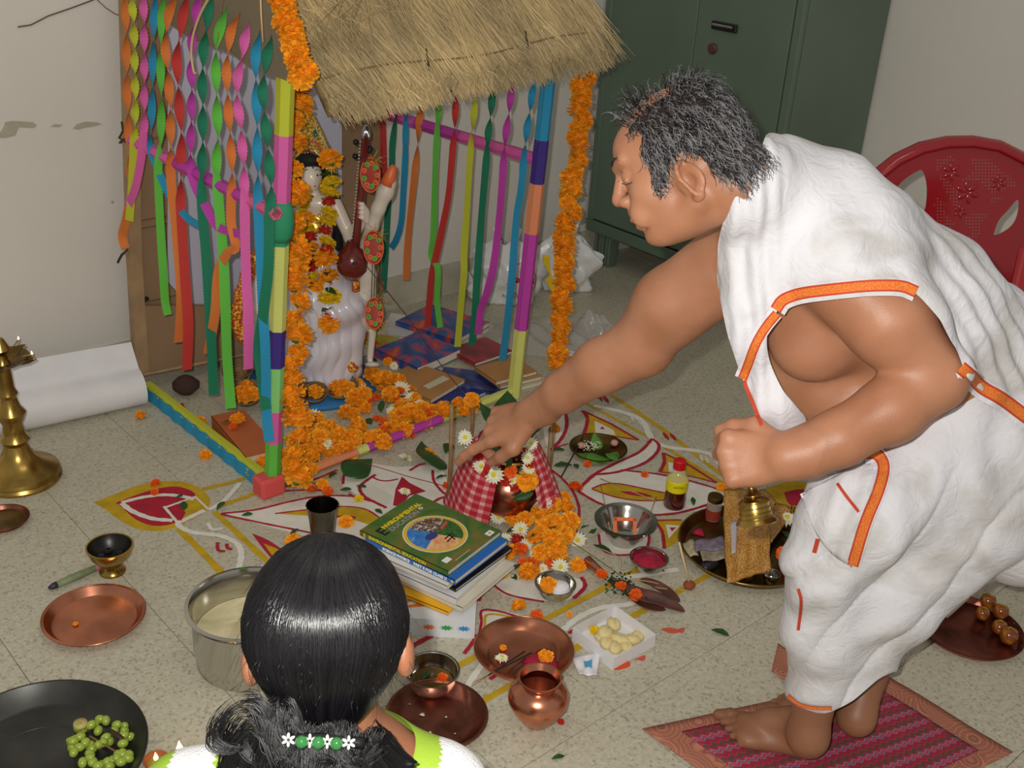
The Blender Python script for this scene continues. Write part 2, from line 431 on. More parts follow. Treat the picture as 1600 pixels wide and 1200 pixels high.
g = G().box(((ha.x+hb.x)/2, (ha.y+hb.y)/2, (ha.z+hb.z)/2), (.014, abs(ha.y-hb.y), .03), bev=.004); h = obj('door_handle', g, BLK, dr, smooth=False)
obj('handle_bar', G().box(((ha.x+hb.x)/2-.012, (ha.y+hb.y)/2, (ha.z+hb.z)/2+.004), (.01, abs(ha.y-hb.y)*.8, .008), bev=.002), CHR, cb, smooth=False)
kp = PX(1114, 76, XC-.013); MX_ = Matrix.Translation(kp) @ Matrix.Rotation(-math.pi/2, 4, 'Y')
obj('lock_disc', G().lathe([(.02, 0), (.02, .006), (.014, .009), (0, .009)], 24, mx=MX_), M('lock_brown', (104, 70, 58), .4, .4), dr)
def cup_leg(y):
    g = G()
    for k in range(5): g.box((XC+.02+.004*(k % 2), y+.02*k-.04, .07), (.03, .014, .14), bev=.003)
    g.box((XC+.04, y, .07), (.03, .1, .14)); obj('foot', g, GREEN, cb, smooth=False)
cup_leg(YA-.09); cup_leg(YB+.09)
for yy in (YA-.06, YB+.06): obj('foot', G().box((XW-.06, yy, .07), (.05, .08, .14), bev=.004), GREEN, cb, smooth=False)
# ================================================================== THE HUT (a small shrine of sticks, straw and paper)
C8 = dict(yellow=(206, 212, 40), lime=(222, 226, 110), orange=(236, 124, 44), red=(214, 50, 44), magenta=(200, 52, 176), pink=(236, 92, 176),
          green=(98, 206, 62), dkgreen=(16, 128, 92), blue=(24, 150, 200), indigo=(62, 36, 140), mint=(140, 222, 120), rose=(236, 90, 140), coral=(238, 80, 76), salmon=(240, 140, 90), teal=(40, 160, 110))
def paper(n): c = C8[n]; gy = sum(c)/3; return M('crepe_'+n, tuple(v*.86+gy*.12 for v in c), .8, bump=.25, bs=90)
HY = F(425, 768).y; HX = F(425, 768).x; HX2 = 2.23; HYB = 3.1
hut = thing('straw_hut', 'small open hut of coloured paper-wrapped sticks under a straw thatched roof', 'hut', ((HX+HX2)/2, (HY+HYB)/2, 0))
def stick(a, b, r, bands, nm='post', ends=None, parent=hut):
    """square stick wrapped in coloured paper: one band object for each colour. bands: [(t_end, colour)]"""
    a = Vector(a); b = Vector(b); core = G().tube([a, b], r*.9, 4, cap=True); p = obj(nm, core, M('raw_wood', (168, 132, 92), .8), parent, smooth=False)
    t0 = 0
    for t1, c in bands:
        A = a.lerp(b, t0); B = a.lerp(b, t1); n = max(2, int((B-A).length/.03)); P = [A.lerp(B, i/n) for i in range(n+1)]
        obj('paper_band', G().tube(P, [r*(1.03+.05*(rnd()-.5)) for _ in P], 6, cap=True), paper(c), p, smooth=False); t0 = t1
    return p
fa = Vector((HX, HY, 0)); ft = (PX(446, 128, HX)+PY(446, 128, HY))/2
def tt(a, b, pts):
    """parameter along a..b of pixel rows"""
    out = []
    for y, c in pts:
        lo, hi = 0, 1
        for _ in range(30):
            mid = (lo+hi)/2
            if proj(a.lerp(b, mid))[1] > y: lo = mid
            else: hi = mid
        out.append((lo, c))
    return out
P1 = stick(fa, ft.lerp(fa, -.04), .021, tt(fa, ft.lerp(fa, -.04), [(752, 'coral'), (690, 'green'), (640, 'pink'), (572, 'mint'), (515, 'indigo'), (382, 'lime'), (322, 'teal'), (210, 'pink')])+[(1, 'yellow')])
obj('joint_wrap', G().tube([fa.lerp(ft, t) for t in (.655, .67, .70, .73, .745)], [.022, .03, .033, .03, .022], 8), paper('teal'), P1)
g = G().box((HX-.01, HY-.004, .03), (.075, .06, .06), bev=.008); obj('corner_wrap', g, paper('coral'), P1, smooth=False)
fb = F(803, 618); bt = PY(858, 112, (HY+fb.y)/2)
P2 = stick(fb, bt, .022, tt(fb, bt, [(514, 'lime'), (364, 'magenta'), (286, 'salmon'), (218, 'indigo')])+[(1, 'blue')])
ra, rb = PX(206, 219, HX-.02), PX(432, 334, HX-.02)
stick(ra, rb, .016, [(.35, 'pink'), (.82, 'magenta'), (1, 'rose')], 'rail')
rc, rd = PX(596, 176, fb.x+.03), PX(842, 250, fb.x+.04)
stick(rc, rd, .019, [(.25, 'pink'), (.55, 'magenta'), (1, 'pink')], 'rail')
l0, l1 = F(233, 612, .01), Vector((HX, HY, .01))
bs = obj('base_rod', G().tube([l0+Vector((0, 0, .02)), l1+Vector((0, 0, .02))], .017, 6), paper('yellow'), hut, smooth=False)
obj('paper_edge', G().grid(lambda u, v: l0.lerp(l1, u)+Vector((-.016-.006*v+.002*math.sin(u*60), 0, .028-.036*v+.002*math.sin(u*85))), 60, 2, thick=.001), paper('blue'), bs, smooth=False)
r0_, r1_ = Vector((HX, HY, .02)), Vector((fb.x, fb.y, .02))
stick(r0_, r1_, .014, [(.1, 'teal'), (.31, 'salmon'), (.35, 'lime'), (.66, 'magenta'), (1, 'lime')], 'base_rod')
# straw roof ---------------------------------------------------------
EL, ER = Vector((1.44, 2.235, 1.050)), Vector((2.36, 2.28, 1.098))
SL = Vector((.0, .68, .74)).normalized(); RL = .44
def roofp(u, v, h=0):
    p = EL.lerp(ER, u)+SL*(v*RL); n = (ER-EL).normalized().cross(SL); n.normalize()
    return p+n*h if n.z > 0 else p-n*h
STRAW = M('straw', (218, 190, 136), .7, rand=.45, var=.25, vs=5)
STRAW2 = M('straw_dark', (180, 154, 106), .8, var=.35, vs=30, bump=.6, bs=150)
roof = obj('thatch_base', G().grid(lambda u, v: roofp(u, v, .012), 40, 12, thick=.03), STRAW2, hut)
g = G()
nrm = (ER-EL).normalized().cross(SL).normalized()
if nrm.z < 0: nrm = -nrm
for k in range(6800):
    u = ru(-.012, 1.012); row = rnd(); v0 = row*1.0; ln = ru(.10, .3)
    if k % 7 == 0: v0 = ru(.0, .28); ln = ru(.05, .13)
    a = roofp(u, v0, ru(.012, .032)+.006*math.sin(u*40)); clump = .22*math.sin(u*31+row*3)+.12*math.sin(u*87)
    dv = -SL*1.0+(ER-EL).normalized()*(ru(-.22, .22)+clump*.8+.25)+nrm*ru(-.10, .05); dv.normalize()
    vv = v0*RL-ln
    if vv < -.055: ln = v0*RL+.055*rnd()
    if ln < .02: continue
    b = a+dv*ln; m_ = (a+b)/2+nrm*ru(0, .01)
    s = (dv.cross(nrm)).normalized()*ru(.0008, .0017); w_ = nrm*.0012
    g.add([a-s, a+s, a+w_, m_-s, m_+s, m_+w_, b-s*.5, b+s*.5, b+w_*.6], [(0, 1, 4, 3), (1, 2, 5, 4), (2, 0, 3, 5), (3, 4, 7, 6), (4, 5, 8, 7), (5, 3, 6, 8)])
for k in range(520):   # jumbled loose straws near the ridge and the left hip, wisps at the eaves
    if k < 330: u = ru(0, 1) if k % 2 else ru(-.01, .3); v0 = ru(.66, 1.02) if k % 2 else ru(.45, 1.0)
    else: u = ru(-.01, 1.0); v0 = ru(-.02, .05)
    a = roofp(u, v0, ru(.03, .05)); an = ru(-1.4, 1.4) if k < 330 else ru(-.9, .6)
    dv = (-SL*math.cos(an)+(ER-EL).normalized()*math.sin(an)+nrm*ru(-.05, .15)).normalized(); ln = ru(.05, .16) if k < 330 else ru(.02, .05)
    b = a+dv*ln; m_ = (a+b)/2+nrm*ru(-.005, .015); s = (dv.cross(nrm)).normalized()*.0014; w_ = nrm*.0014
    g.add([a-s, a+s, a+w_, m_-s, m_+s, m_+w_, b-s*.6, b+s*.6, b+w_*.6], [(0, 1, 4, 3), (1, 2, 5, 4), (2, 0, 3, 5), (3, 4, 7, 6), (4, 5, 8, 7), (5, 3, 6, 8)])
th = obj('straw', g, STRAW, hut, smooth=False); th['kind'] = 'stuff'
ROPE = M('coir_twine', (140, 116, 78), .9)
obj('tie_twine', G().tube([roofp(u, .17+.02*math.sin(u*9)-.03*u, .034) for u in [i/30 for i in range(31)]], .0026, 5), ROPE, hut)
for u0 in (.33, .71):
    obj('split_stick', G().tube([roofp(u0, .10, .034), roofp(u0+.018, .23, .04)], [.004, .002], 4), M('dark_stick', (70, 58, 44), .8), hut)
# far slope of the roof, falling to the back
obj('thatch_back', G().grid(lambda u, v: roofp(u, 1, .012)+Vector((0, .16*v, -.12*v)), 30, 8, thick=.03), STRAW2, hut)
# cardboard flap closing the left gable
CARD = M('cardboard', (158, 128, 96), .85, var=.1, vs=4, bump=.1, bs=40)
CARDG = M('cardboard_flap', (136, 122, 98), .85, var=.08, vs=5)
pp = [PX(a, b, HX+.015) for a, b in [(236, -90), (425, -90), (439, 5), (452, 50), (476, 136), (440, 122), (411, 113), (385, 100), (362, 82), (330, 72), (300, 60), (262, 34), (236, 10)]]
g = G(); g.prism([(p.y, p.z) for p in pp], 0, .004); g.V = [(HX+.015-v[2], v[0], v[1]) for v in g.V]; g.F = [f[::-1] for f in g.F]
obj('cardboard_flap', g, CARDG, hut, smooth=False)
# cross cord on which the left streamers hang and the thin twigs
obj('hanging_cord', G().tube([PX(186, -14, HX-.012), PX(300, -8, HX-.012), PX(420, -14, HX-.012)], .002, 5), ROPE, hut)
obj('reed', G().tube(catmull([PX(x, y, HX-.05) for x, y in [(330, -8), (314, 20), (302, 55), (299, 85), (303, 112), (306, 114)]], 5), .0032, 5), M('reed', (212, 178, 130), .6), hut)
obj('reed', G().tube([PX(x, y, HX-.04) for x, y in [(407, -8), (408, 20), (411, 66)]], .0022, 5), M('reed', (212, 178, 130), .6), hut)
obj('frayed_twine', G().tube(catmull([PX(x, y, HX-.03) for x, y in [(352, -6), (347, 8), (339, 70), (336, 76)]], 4), .0012, 4), ROPE, hut)
for q in [[(190, 190), (192, 205), (186, 215), (198, 222)], [(188, 222), (198, 215), (203, 224)], [(199, 390), (190, 398), (184, 410)]]:
    obj('twig_peg', G().tube([PX(x, y, HX-.03) for x, y in q], .0035, 5), M('dark_stick', (70, 58, 44), .8), hut)
# backdrop carton -----------------------------------------------------
BK = HYB+.05
def panel(nm, px, y, th_, mat, parent, **k):
    P = [PY(a, b, y) for a, b in px]; g = G(); g.prism([(p.x, max(p.z, .002)) for p in P], 0, th_)
    g.V = [(v[0], y+v[2], v[1]) for v in g.V]; g.F = [f[::-1] for f in g.F]; return obj(nm, g, mat, parent, smooth=False)
bd = thing('cardboard_carton', 'opened brown cardboard carton standing as backdrop behind the statue', 'carton', (1.7, BK+.03, 0))
panel('back_sheet', [(196, -60), (592, -60), (596, 590-95), (214, 583)], BK+.012, .006, CARD, bd)
lx = PY(214, 580, BK).x
panel('side_flap', [(190, -60), (212, -60), (222, 400), (233, 583), (213, 583), (203, 400)], BK-.022, .03, M('cardboard_edge', (178, 146, 108), .85, var=.15, vs=9), bd)
for yy in (.28, .52, .545, .79): obj('crease', G().box((lx+.12, BK+.0095, yy), (.2, .003, .003)), M('cardboard_crease', (120, 94, 66), .9), bd, smooth=False)
obj('torn_hole', G().lathe([(0, 0), (.011, .0005), (.019, 0)], 10, mx=Matrix.Translation(PY(222, 470, BK+.009)) @ Matrix.Rotation(math.pi/2, 4, 'X'), wob=lambda a, k: 1+.4*math.sin(a*3+1)), M('dark_hole', (44, 32, 28), .9), bd)
g = panel('bottom_tray', [(222, 583), (222, 478), (430, 478), (600, 440), (596, 492), (430, 545)], BK-.02, .018, CARD, bd)
obj('tray_lip', G().tube([PY(224, 586, BK-.03), PY(430, 545, BK-.03)], .006, 4), M('cardboard_edge', (178, 146, 108), .85), bd, smooth=False)
ws = tag(panel('paper_sheet', [(263, 38), (330, 66), (420, -10), (534, 60), (535, 560), (300, 480), (262, 440)], BK+.004, .003, M('lilac_white_paper', (196, 196, 214), .6), None), 'pale lilac white sheet hung on the carton behind the statue', 'paper')
# roll of white paper at the foot of the wall
PAP = M('white_paper', (236, 234, 236), .5, var=.03)
a0, a1 = F(238, 640), F(-30, 700); 
def rollp(u, v):
    # v 0: at the wall, up; v 1: curled under
    e = (a1-a0).normalized(); p = a0+e*(u*1.15); wd = Vector((-e.y, e.x, 0))
    if wd.y < 0: wd = -wd
    R_ = .055+.012*u
    if v < .35: t = v/.35; return p+wd*(.13-.06*t-.01*math.sin(u*4))+Vector((0, 0, .18-.07*t+.012*math.sin(u*3)))
    t = (v-.35)/.65; an = math.pi/2-t*math.pi*1.5
    return p+wd*(.07-R_*.2+R_*math.cos(math.pi-an))+Vector((0, 0, R_+.001+R_*math.sin(an)))
a0 = F(234, 641); a1 = F(40, 684)
pr = tag(obj('paper_roll', G().grid(rollp, 30, 30, thick=.0012), PAP, ang=40), 'long white paper sheet curled into a roll along the foot of the wall', 'paper roll')
# streamers ------------------------------------------------------------
def streamer(colour, px, wpx, lobe, ytw, plane, label, grp, yend=None, w2=None, off=0, flat_a=.35, ph=0):
    P = [PX(x, y, plane+off) for x, y in px]; Q = catmull(P, 8)
    d = [0]
    for a, b in zip(Q, Q[1:]): d.append(d[-1]+(b-a).length)
    n = max(20, int(d[-1]/.0042)); pts = []; j = 0
    for i in range(n+1):
        s = d[-1]*i/n
        while j < len(d)-2 and d[j+1] < s: j += 1
        t = (s-d[j])/max(d[j+1]-d[j], 1e-9); pts.append(Q[j].lerp(Q[j+1], t))
    g = G(); V = []; Fc = []
    y0 = proj(pts[0])[1]; ang_last = 0
    for i, p in enumerate(pts):
        y = proj(p)[1]; yy = min(y, ytw); an = math.pi*(yy-y0+ph)/lobe
        if y > ytw:
            an0 = math.pi*(ytw-y0+ph)/lobe; tgt = round(an0/math.pi)*math.pi+flat_a*math.sin((y-ytw)/60); f_ = min(1, (y-ytw)/30); an = an0*(1-f_)+tgt*f_
        view = (p-CC).normalized(); tdir = (pts[min(i+1, n)]-pts[max(i-1, 0)]).normalized()
        sx = tdir.cross(view).normalized(); sz = tdir.cross(sx).normalized()
        ws_ = wpx if y <= ytw or not w2 else wpx+(w2-wpx)*min(1, (y-ytw)/25)
        w_ = wid(ws_, p)/2; zz = 1.0 if i % 2 else .86
        s = (sx*math.cos(an)+sz*math.sin(an)); cup = sz*(-.12*w_)
        V += [p-s*w_*zz, p+cup*0, p+s*w_*zz]
    for i in range(n):
        a = i*3; Fc += [(a, a+1, a+4, a+3), (a+1, a+2, a+5, a+4)]
    g.add(V, Fc)
    return tag(obj('paper_streamer', g, paper(colour), smooth=False), label, 'streamer', grp)
GL = 'crepe paper streamers hung on the left side of the hut'
LP = HX-.03
S = [('orange', [(195, -10), (197, 60), (198, 130), (201, 215), (205, 290), (198, 340), (191, 368), (196, 388)], 15, 62, 300, 'orange twisted streamer, leftmost on the hut, its tail curled near the wall'),
 ('yellow', [(205, -5), (209, 40), (210, 100), (211, 150), (210, 210), (208, 260), (205, 310), (202, 345)], 14, 40, 215, 'mustard yellow twisted streamer, second from the wall on the left side'),
 ('pink', [(224, -10), (225, 65), (225, 160), (225, 200), (220, 250), (211, 295), (198, 325)], 14, 46, 205, 'pink twisted streamer whose tail swings left across the yellow one'),
 ('blue', [(243, -10), (240, 40), (238, 115), (237, 180), (234, 225), (246, 262), (262, 300), (275, 318), (292, 340), (312, 352)], 13, 72, 230, 'blue twisted streamer whose thin tail swings to the right below the rail'),
 ('green', [(255, -10), (251, 60), (251, 120), (252, 180), (250, 230), (247, 270), (251, 360), (255, 420), (258, 470), (263, 492)], 14, 80, 225, 'bright green streamer wound into a thin string over the brown carton'),
 ('orange', [(275, -10), (262, 28), (258, 70), (263, 120), (266, 190), (266, 240), (268, 290), (275, 360), (283, 460), (279, 535)], 16, 60, 250, 'orange streamer with a long flat tail beside the red one'),
 ('red', [(292, -10), (282, 45), (276, 90), (279, 150), (283, 220), (282, 290), (284, 350), (289, 430), (294, 510), (292, 578)], 17, 72, 290, 'red streamer reaching down to the brown coconut'),
 ('magenta', [(312, -10), (303, 35), (298, 90), (299, 140), (298, 200), (297, 250), (303, 285), (320, 320), (338, 352), (360, 362), (384, 368)], 15, 50, 262, 'magenta twisted streamer whose tail swings right towards the statue'),
 ('dkgreen', [(330, -10), (321, 45), (316, 105), (316, 160), (316, 220), (315, 270), (316, 330), (322, 400), (328, 490), (331, 550), (334, 617)], 17, 58, 275, 'dark green streamer hanging past the carton to just above the floor'),
 ('green', [(352, 12), (345, 40), (337, 76), (338, 150), (340, 205), (338, 260), (342, 320), (349, 400), (352, 470), (355, 560), (361, 638)], 17, 68, 270, 'bright green streamer, the longest, its end hanging over the orange book'),
 ('orange', [(373, 22), (362, 45), (355, 85), (354, 120), (357, 180), (361, 240), (362, 290), (361, 345), (368, 385), (356, 395), (341, 425), (336, 490), (325, 552)], 16, 62, 300, 'orange twisted streamer that kinks and drops between the two green ones'),
 ('pink', [(387, 35), (380, 75), (371, 120), (370, 155), (375, 190), (379, 240), (382, 300), (383, 370), (385, 440), (388, 500), (388, 577)], 17, 56, 300, 'broad pink streamer hanging by the satin dress with a square end'),
 ('blue', [(405, 50), (399, 95), (401, 170), (402, 250), (403, 310), (407, 400), (411, 480), (415, 560), (416, 640), (421, 690)], 17, 74, 290, 'blue streamer, the longest beside the front post'),
 ('dkgreen', [(423, 58), (415, 95), (410, 140), (414, 190), (419, 240), (423, 295), (421, 345), (419, 420), (411, 490), (404, 545), (409, 590), (416, 640)], 18, 58, 320, 'dark green streamer nearest the front post with twisted upper half')]
for i, (c, px, w_, lb, yt, lab) in enumerate(S): streamer(c, px, w_, lb, yt, LP, lab, GL, off=-.004*(i % 3), ph=lb*.5)
GR = 'crepe paper streamers hung on the right side of the hut'
RP = fb.x+.012
S = [('red', [(596, 165), (598, 210), (600, 270), (601, 330)], 13, 400, 165, 'red streamer hanging behind the round ornament of the statue'),
 ('dkgreen', [(619, 175), (613, 230), (612, 262), (606, 330), (602, 400), (599, 458)], 11, 90, 200, 'dark green streamer beside the head of the swan'),
 ('blue', [(636, 160), (634, 200), (633, 245), (630, 300), (627, 345), (620, 372), (611, 388)], 11, 100, 230, 'blue streamer with a crumpled tail, left half of the right side'),
 ('orange', [(660, 150), (655, 190), (651, 240), (645, 300), (637, 380), (635, 438)], 12, 75, 240, 'orange streamer ending in a small hook on the right side'),
 ('green', [(687, 145), (684, 190), (681, 240), (679, 300), (677, 370), (674, 400), (684, 420), (683, 470), (688, 512)], 11, 55, 190, 'bright green streamer with a folded lower piece over the books'),
 ('red', [(713, 145), (710, 200), (706, 250), (700, 310), (687, 375), (675, 430), (671, 470), (668, 512)], 12, 56, 205, 'red streamer whose thin tail ends on the open magazine'),
 ('yellow', [(744, 145), (738, 200), (734, 250), (730, 320), (725, 395), (725, 425), (720, 480), (715, 542)], 12, 60, 205, 'yellow streamer with a long flat lower piece over the books'),
 ('dkgreen', [(771, 135), (765, 190), (762, 222), (759, 260), (753, 330), (748, 400), (745, 440), (742, 490), (737, 540)], 13, 48, 225, 'dark green streamer, third from the right post'),
 ('magenta', [(801, 125), (793, 190), (788, 230), (785, 280), (780, 340), (772, 410), (760, 460), (751, 485), (747, 522)], 13, 52, 235, 'magenta streamer, second from the right post'),
 ('blue', [(835, 125), (825, 190), (819, 240), (815, 290), (807, 340), (800, 430), (793, 500), (785, 563)], 13, 50, 235, 'blue streamer next to the right post')]
for i, (c, px, w_, lb, yt, lab) in enumerate(S): streamer(c, px, w_, lb, yt, RP, lab, GR, off=-.003*(i % 3), ph=lb*.5, flat_a=.5, w2=w_)
# flowers: shared prototypes -------------------------------------------
ORN = M('marigold_orange', (255, 168, 16), .7, rand=.25); ORN2 = M('marigold_deep', (244, 104, 14), .7, rand=.3)
YEL = M('marigold_yellow', (240, 204, 12), .7, rand=.2); WHP = M('daisy_white', (240, 238, 214), .6, rand=.1); DYC = M('daisy_eye', (226, 206, 30), .8)
RED = M('petal_red', (200, 40, 16), .7, rand=.3); LEAF = M('leaf_green', (44, 92, 36), .5, var=.25, vs=40, rand=.3)
STEMG = M('calyx_green', (70, 110, 40), .6)
def marigold(seed, mat1, flat=.8, rows=6, np_=14, R=1.0, core=None):
    """ruffled pompom about radius 1, resting on z=0: petals set all over a flattened ball"""
    r = random.Random(seed); g = G(); c = Vector((0, 0, flat*.55))
    for k in range(rows):
        e = math.radians(-28+108*k/(rows-1)); n = max(3, int(np_*math.cos(e)+.5))
        for i in range(n):
            a = 2*math.pi*(i+r.random()*.5+.5*(k % 2))/n; l = r.uniform(.86, 1.1); wd = .27
            d = Vector((math.cos(a)*math.cos(e), math.sin(a)*math.cos(e), math.sin(e)*flat)); s_ = Vector((-math.sin(a), math.cos(a), 0)); u = d.cross(s_).normalized()
            if u.z < 0: u = -u
            s_ = (s_+u*r.uniform(-.5, .5)).normalized(); q = u*r.uniform(-.06, .1)
            p1 = c+d*(.66*l); p2 = c+d*l+q
            g.add([c+d*.3, p1-s_*wd*.75, p1+u*.05, p1+s_*wd*.75, p2-s_*wd*.8-u*.04, p2+u*.06, p2+s_*wd*.8-u*.04], [(0, 2, 1), (0, 3, 2), (1, 2, 5, 4), (2, 3, 6, 5)], 0)
    g.ell(tuple(c), (.6, .6, flat*.55), 0, 9, 6)
    g.lathe([(0, -.12), (.16, -.08), (.24, .06), (.2, .16)], 7, 1)
    return g
def flower_mesh(nm, seed, mat, **k):
    g = marigold(seed, mat, **k); me = obj(nm, g, [mat, STEMG], smooth=False, local=True); d = me.data; bpy.data.objects.remove(me); return d
FM = {'o': [flower_mesh('marigold', i, ORN) for i in range(3)], 'd': [flower_mesh('marigold_deep', i+5, ORN2, flat=.7) for i in range(2)], 'y': [flower_mesh('marigold_yellow', i+9, YEL, flat=.5) for i in range(2)],
      'r': [flower_mesh('marigold_red', 20, RED, flat=.8, np_=9)]}
def daisy_mesh(seed):
    r = random.Random(seed); g = G()
    for k in range(3):
        for i in range(15):
            a = 2*math.pi*(i+k*.33)/15; d = Vector((math.cos(a), math.sin(a), 0)); s = Vector((-d.y, d.x, 0)); l = (1-.2*k)*r.uniform(.85, 1.08); z = .2+.12*k
            g.add([d*.2-s*.06+Vector((0, 0, z)), d*.2+s*.06+Vector((0, 0, z)), d*l*.7+s*.14+Vector((0, 0, z+.1)), d*l+Vector((0, 0, z+r.uniform(-.12, .08))), d*l*.7-s*.14+Vector((0, 0, z+.1))], [(0, 1, 2, 3, 4)], 0)
    g.ell((0, 0, .45), (.26, .26, .14), 1, 10, 6); g.lathe([(0, 0), (.2, .05), (.25, .22)], 7, 2)
    o = obj('daisy', g, [WHP, DYC, STEMG], smooth=False, local=True); d = o.data; bpy.data.objects.remove(o); return d
FM['w'] = [daisy_mesh(1), daisy_mesh(4)]
def leafmesh(seed, kind='oval'):
    r = random.Random(seed)
    def fn(u, v):
        x = u*2-1; wv = (1-abs(x)**2.2)*(.42-.12*x) if kind == 'oval' else (1-abs(x)**1.5)*.3
        return (x, (v*2-1)*wv, .08*math.cos(x*2)+.12*abs(v*2-1)*wv*2+.03*math.sin(x*9+seed)*abs(v*2-1))
    g = G(); g.grid(fn, 8, 4, thick=.02)
    o = obj('leaf', g, LEAF, smooth=True, local=True); d = o.data; bpy.data.objects.remove(o); return d
FM['l'] = [leafmesh(1), leafmesh(3), leafmesh(6, 'slim')]
NAMES = {'o': 'marigold', 'd': 'marigold', 'y': 'marigold', 'r': 'marigold', 'w': 'chrysanthemum', 'l': 'leaf'}
def put(kind, loc, r, rot=None, parent=None, nm=None, i=None):
    ms = FM[kind]; o = bpy.data.objects.new(nm or NAMES[kind], ms[i if i is not None else random.randrange(len(ms))]); COL.objects.link(o)
    ro = rot if rot is not None else (ru(-.5, .5), ru(-.5, .5), ru(0, 6.28))
    mm = Matrix.Translation(loc) @ Matrix.Rotation(ro[2], 4, 'Z') @ Matrix.Rotation(ro[1], 4, 'Y') @ Matrix.Rotation(ro[0], 4, 'X') @ Matrix.Scale(r, 4)
    if parent is not None: o.parent = parent; o.matrix_basis = wpos(parent).inverted() @ mm
    else: o.matrix_basis = mm
    return o
def facing(p, tilt=0.0):
    """euler that turns +z of a flower to the camera side"""
    d = (CC-Vector(p)).normalized(); d = (d+Vector((0, 0, tilt))).normalized(); return d.to_track_quat('Z', 'Y').to_euler()
def put_face(kind, p, r, parent=None, jit=.5, nm=None):
    e = facing(p); mm = Matrix.Translation(p) @ e.to_matrix().to_4x4() @ Matrix.Rotation(ru(0, 6.28), 4, 'Z') @ Matrix.Rotation(ru(-jit, jit), 4, 'X') @ Matrix.Scale(r, 4)
    o = bpy.data.objects.new(nm or NAMES[kind], random.choice(FM[kind])); COL.objects.link(o)
    if parent is not None: o.parent = parent; o.matrix_basis = wpos(parent).inverted() @ mm
    else: o.matrix_basis = mm
    return o
STRING = M('white_thread', (222, 214, 196), .8)
def garland(nm, label, pts, flowers, grp=None, facing_='down', loc=None):
    """pts: 3-D points of the string; flowers: list of (index t, kind, radius)"""
    g = thing(nm, label, 'garland', loc or pts[-1]); 
    if grp: g['group'] = grp
    Q = catmull(pts, 12); obj('string', G().tube(Q, .0012, 4), STRING, g)
    d = [0]
    for a, b in zip(Q, Q[1:]): d.append(d[-1]+(b-a).length)
    def at(t):
        s = t*d[-1]; j = 0
        while j < len(d)-2 and d[j+1] < s: j += 1
        f_ = (s-d[j])/max(d[j+1]-d[j], 1e-9); return Q[j].lerp(Q[j+1], f_), (Q[min(j+1, len(Q)-1)]-Q[j]).normalized()
    for t, kd, r in flowers:
        p, tg = at(t)
        q = (-tg).to_track_quat('Z', 'Y')  # blooms threaded on the string, opening back along it
        mm = Matrix.Translation(p+Vector((ru(-.2, .2), ru(-.2, .2), 0))*r) @ q.to_matrix().to_4x4() @ Matrix.Rotation(ru(0, 6.28), 4, 'Z') @ Matrix.Rotation(ru(-.8, .8), 4, 'X') @ Matrix.Scale(r*1.12, 4)
        o = bpy.data.objects.new(NAMES[kd] if kd != 'l' else 'leaf', random.choice(FM[kd])); COL.objects.link(o); o.parent = g; o.matrix_basis = wpos(g).inverted() @ mm
    return g
gx = HX-.012; LG = []
cols = [(436, -8), (442, 15), (449, 40), (455, 60), (463, 82), (470, 100), (473, 118), (463, 135)]
pts = [PX(x, y, HX-.0) for x, y in cols]
gp = lambda x, y: D(x, y, 2.96 if y > 500 else 2.96-.09*(500-y)/500)
lp = [(460, 140), (458, 250), (459, 350), (462, 450), (463, 550), (466, 650), (468, 757)]
ya = [(150, 20), (172, 21), (195, 15), (230, 20), (268, 15), (302, 18), (320, 16), (350, 15), (372, 17), (395, 19), (415, 20), (434, 16), (452, 20), (475, 15), (500, 14), (530, 21), (556, 14), (575, 16), (600, 17), (625, 19), (647, 16), (665, 20), (690, 14), (712, 13), (735, 14), (757, 19)]
fl = []
tot = 757-140
fl = [((y-140)/tot, 'o', wid(r*1.12, gp(462, y))) for y, r in ya]
fl += [((y-140)/tot, 'l', .012) for y in (212, 286, 335, 362, 424, 487, 540, 590, 700, 722)]
garland('marigold_garland', 'long orange marigold garland hanging straight down by the front left post', [gp(x, y) for x, y in lp], fl)
garland('marigold_garland', 'orange marigold garland lying along the cardboard flap edge above the post', pts, [(t, 'o' if i % 4 else 'l', .026 if i % 4 else .014) for i, t in enumerate([k/22 for k in range(1, 22)])])
rp = [(884, -8), (897, 20), (905, 50), (914, 80), (915, 110), (911, 140), (905, 165), (905, 200), (902, 240), (896, 290), (888, 330), (880, 370), (881, 400), (878, 440), (876, 490), (872, 540), (868, 583)]
gq = [D(x, y, 3.44+.14*max(0, y)/583) for x, y in rp]
garland('marigold_garland', 'dense orange marigold garland hanging from the right eave of the roof', gq, [((k+.5)/46, 'o', wid(ru(13, 18), gq[4])) for k in range(46)])
ph = [roofp(.16, 1.0, .05), roofp(.22, .92, .05), roofp(.30, .95, .05), roofp(.34, 1.05, .05)]
garland('marigold_garland', 'short orange marigold string lying on top of the thatch', ph, [(t, 'o', .03) for t in (.1, .25, .4, .55, .7, .85)])
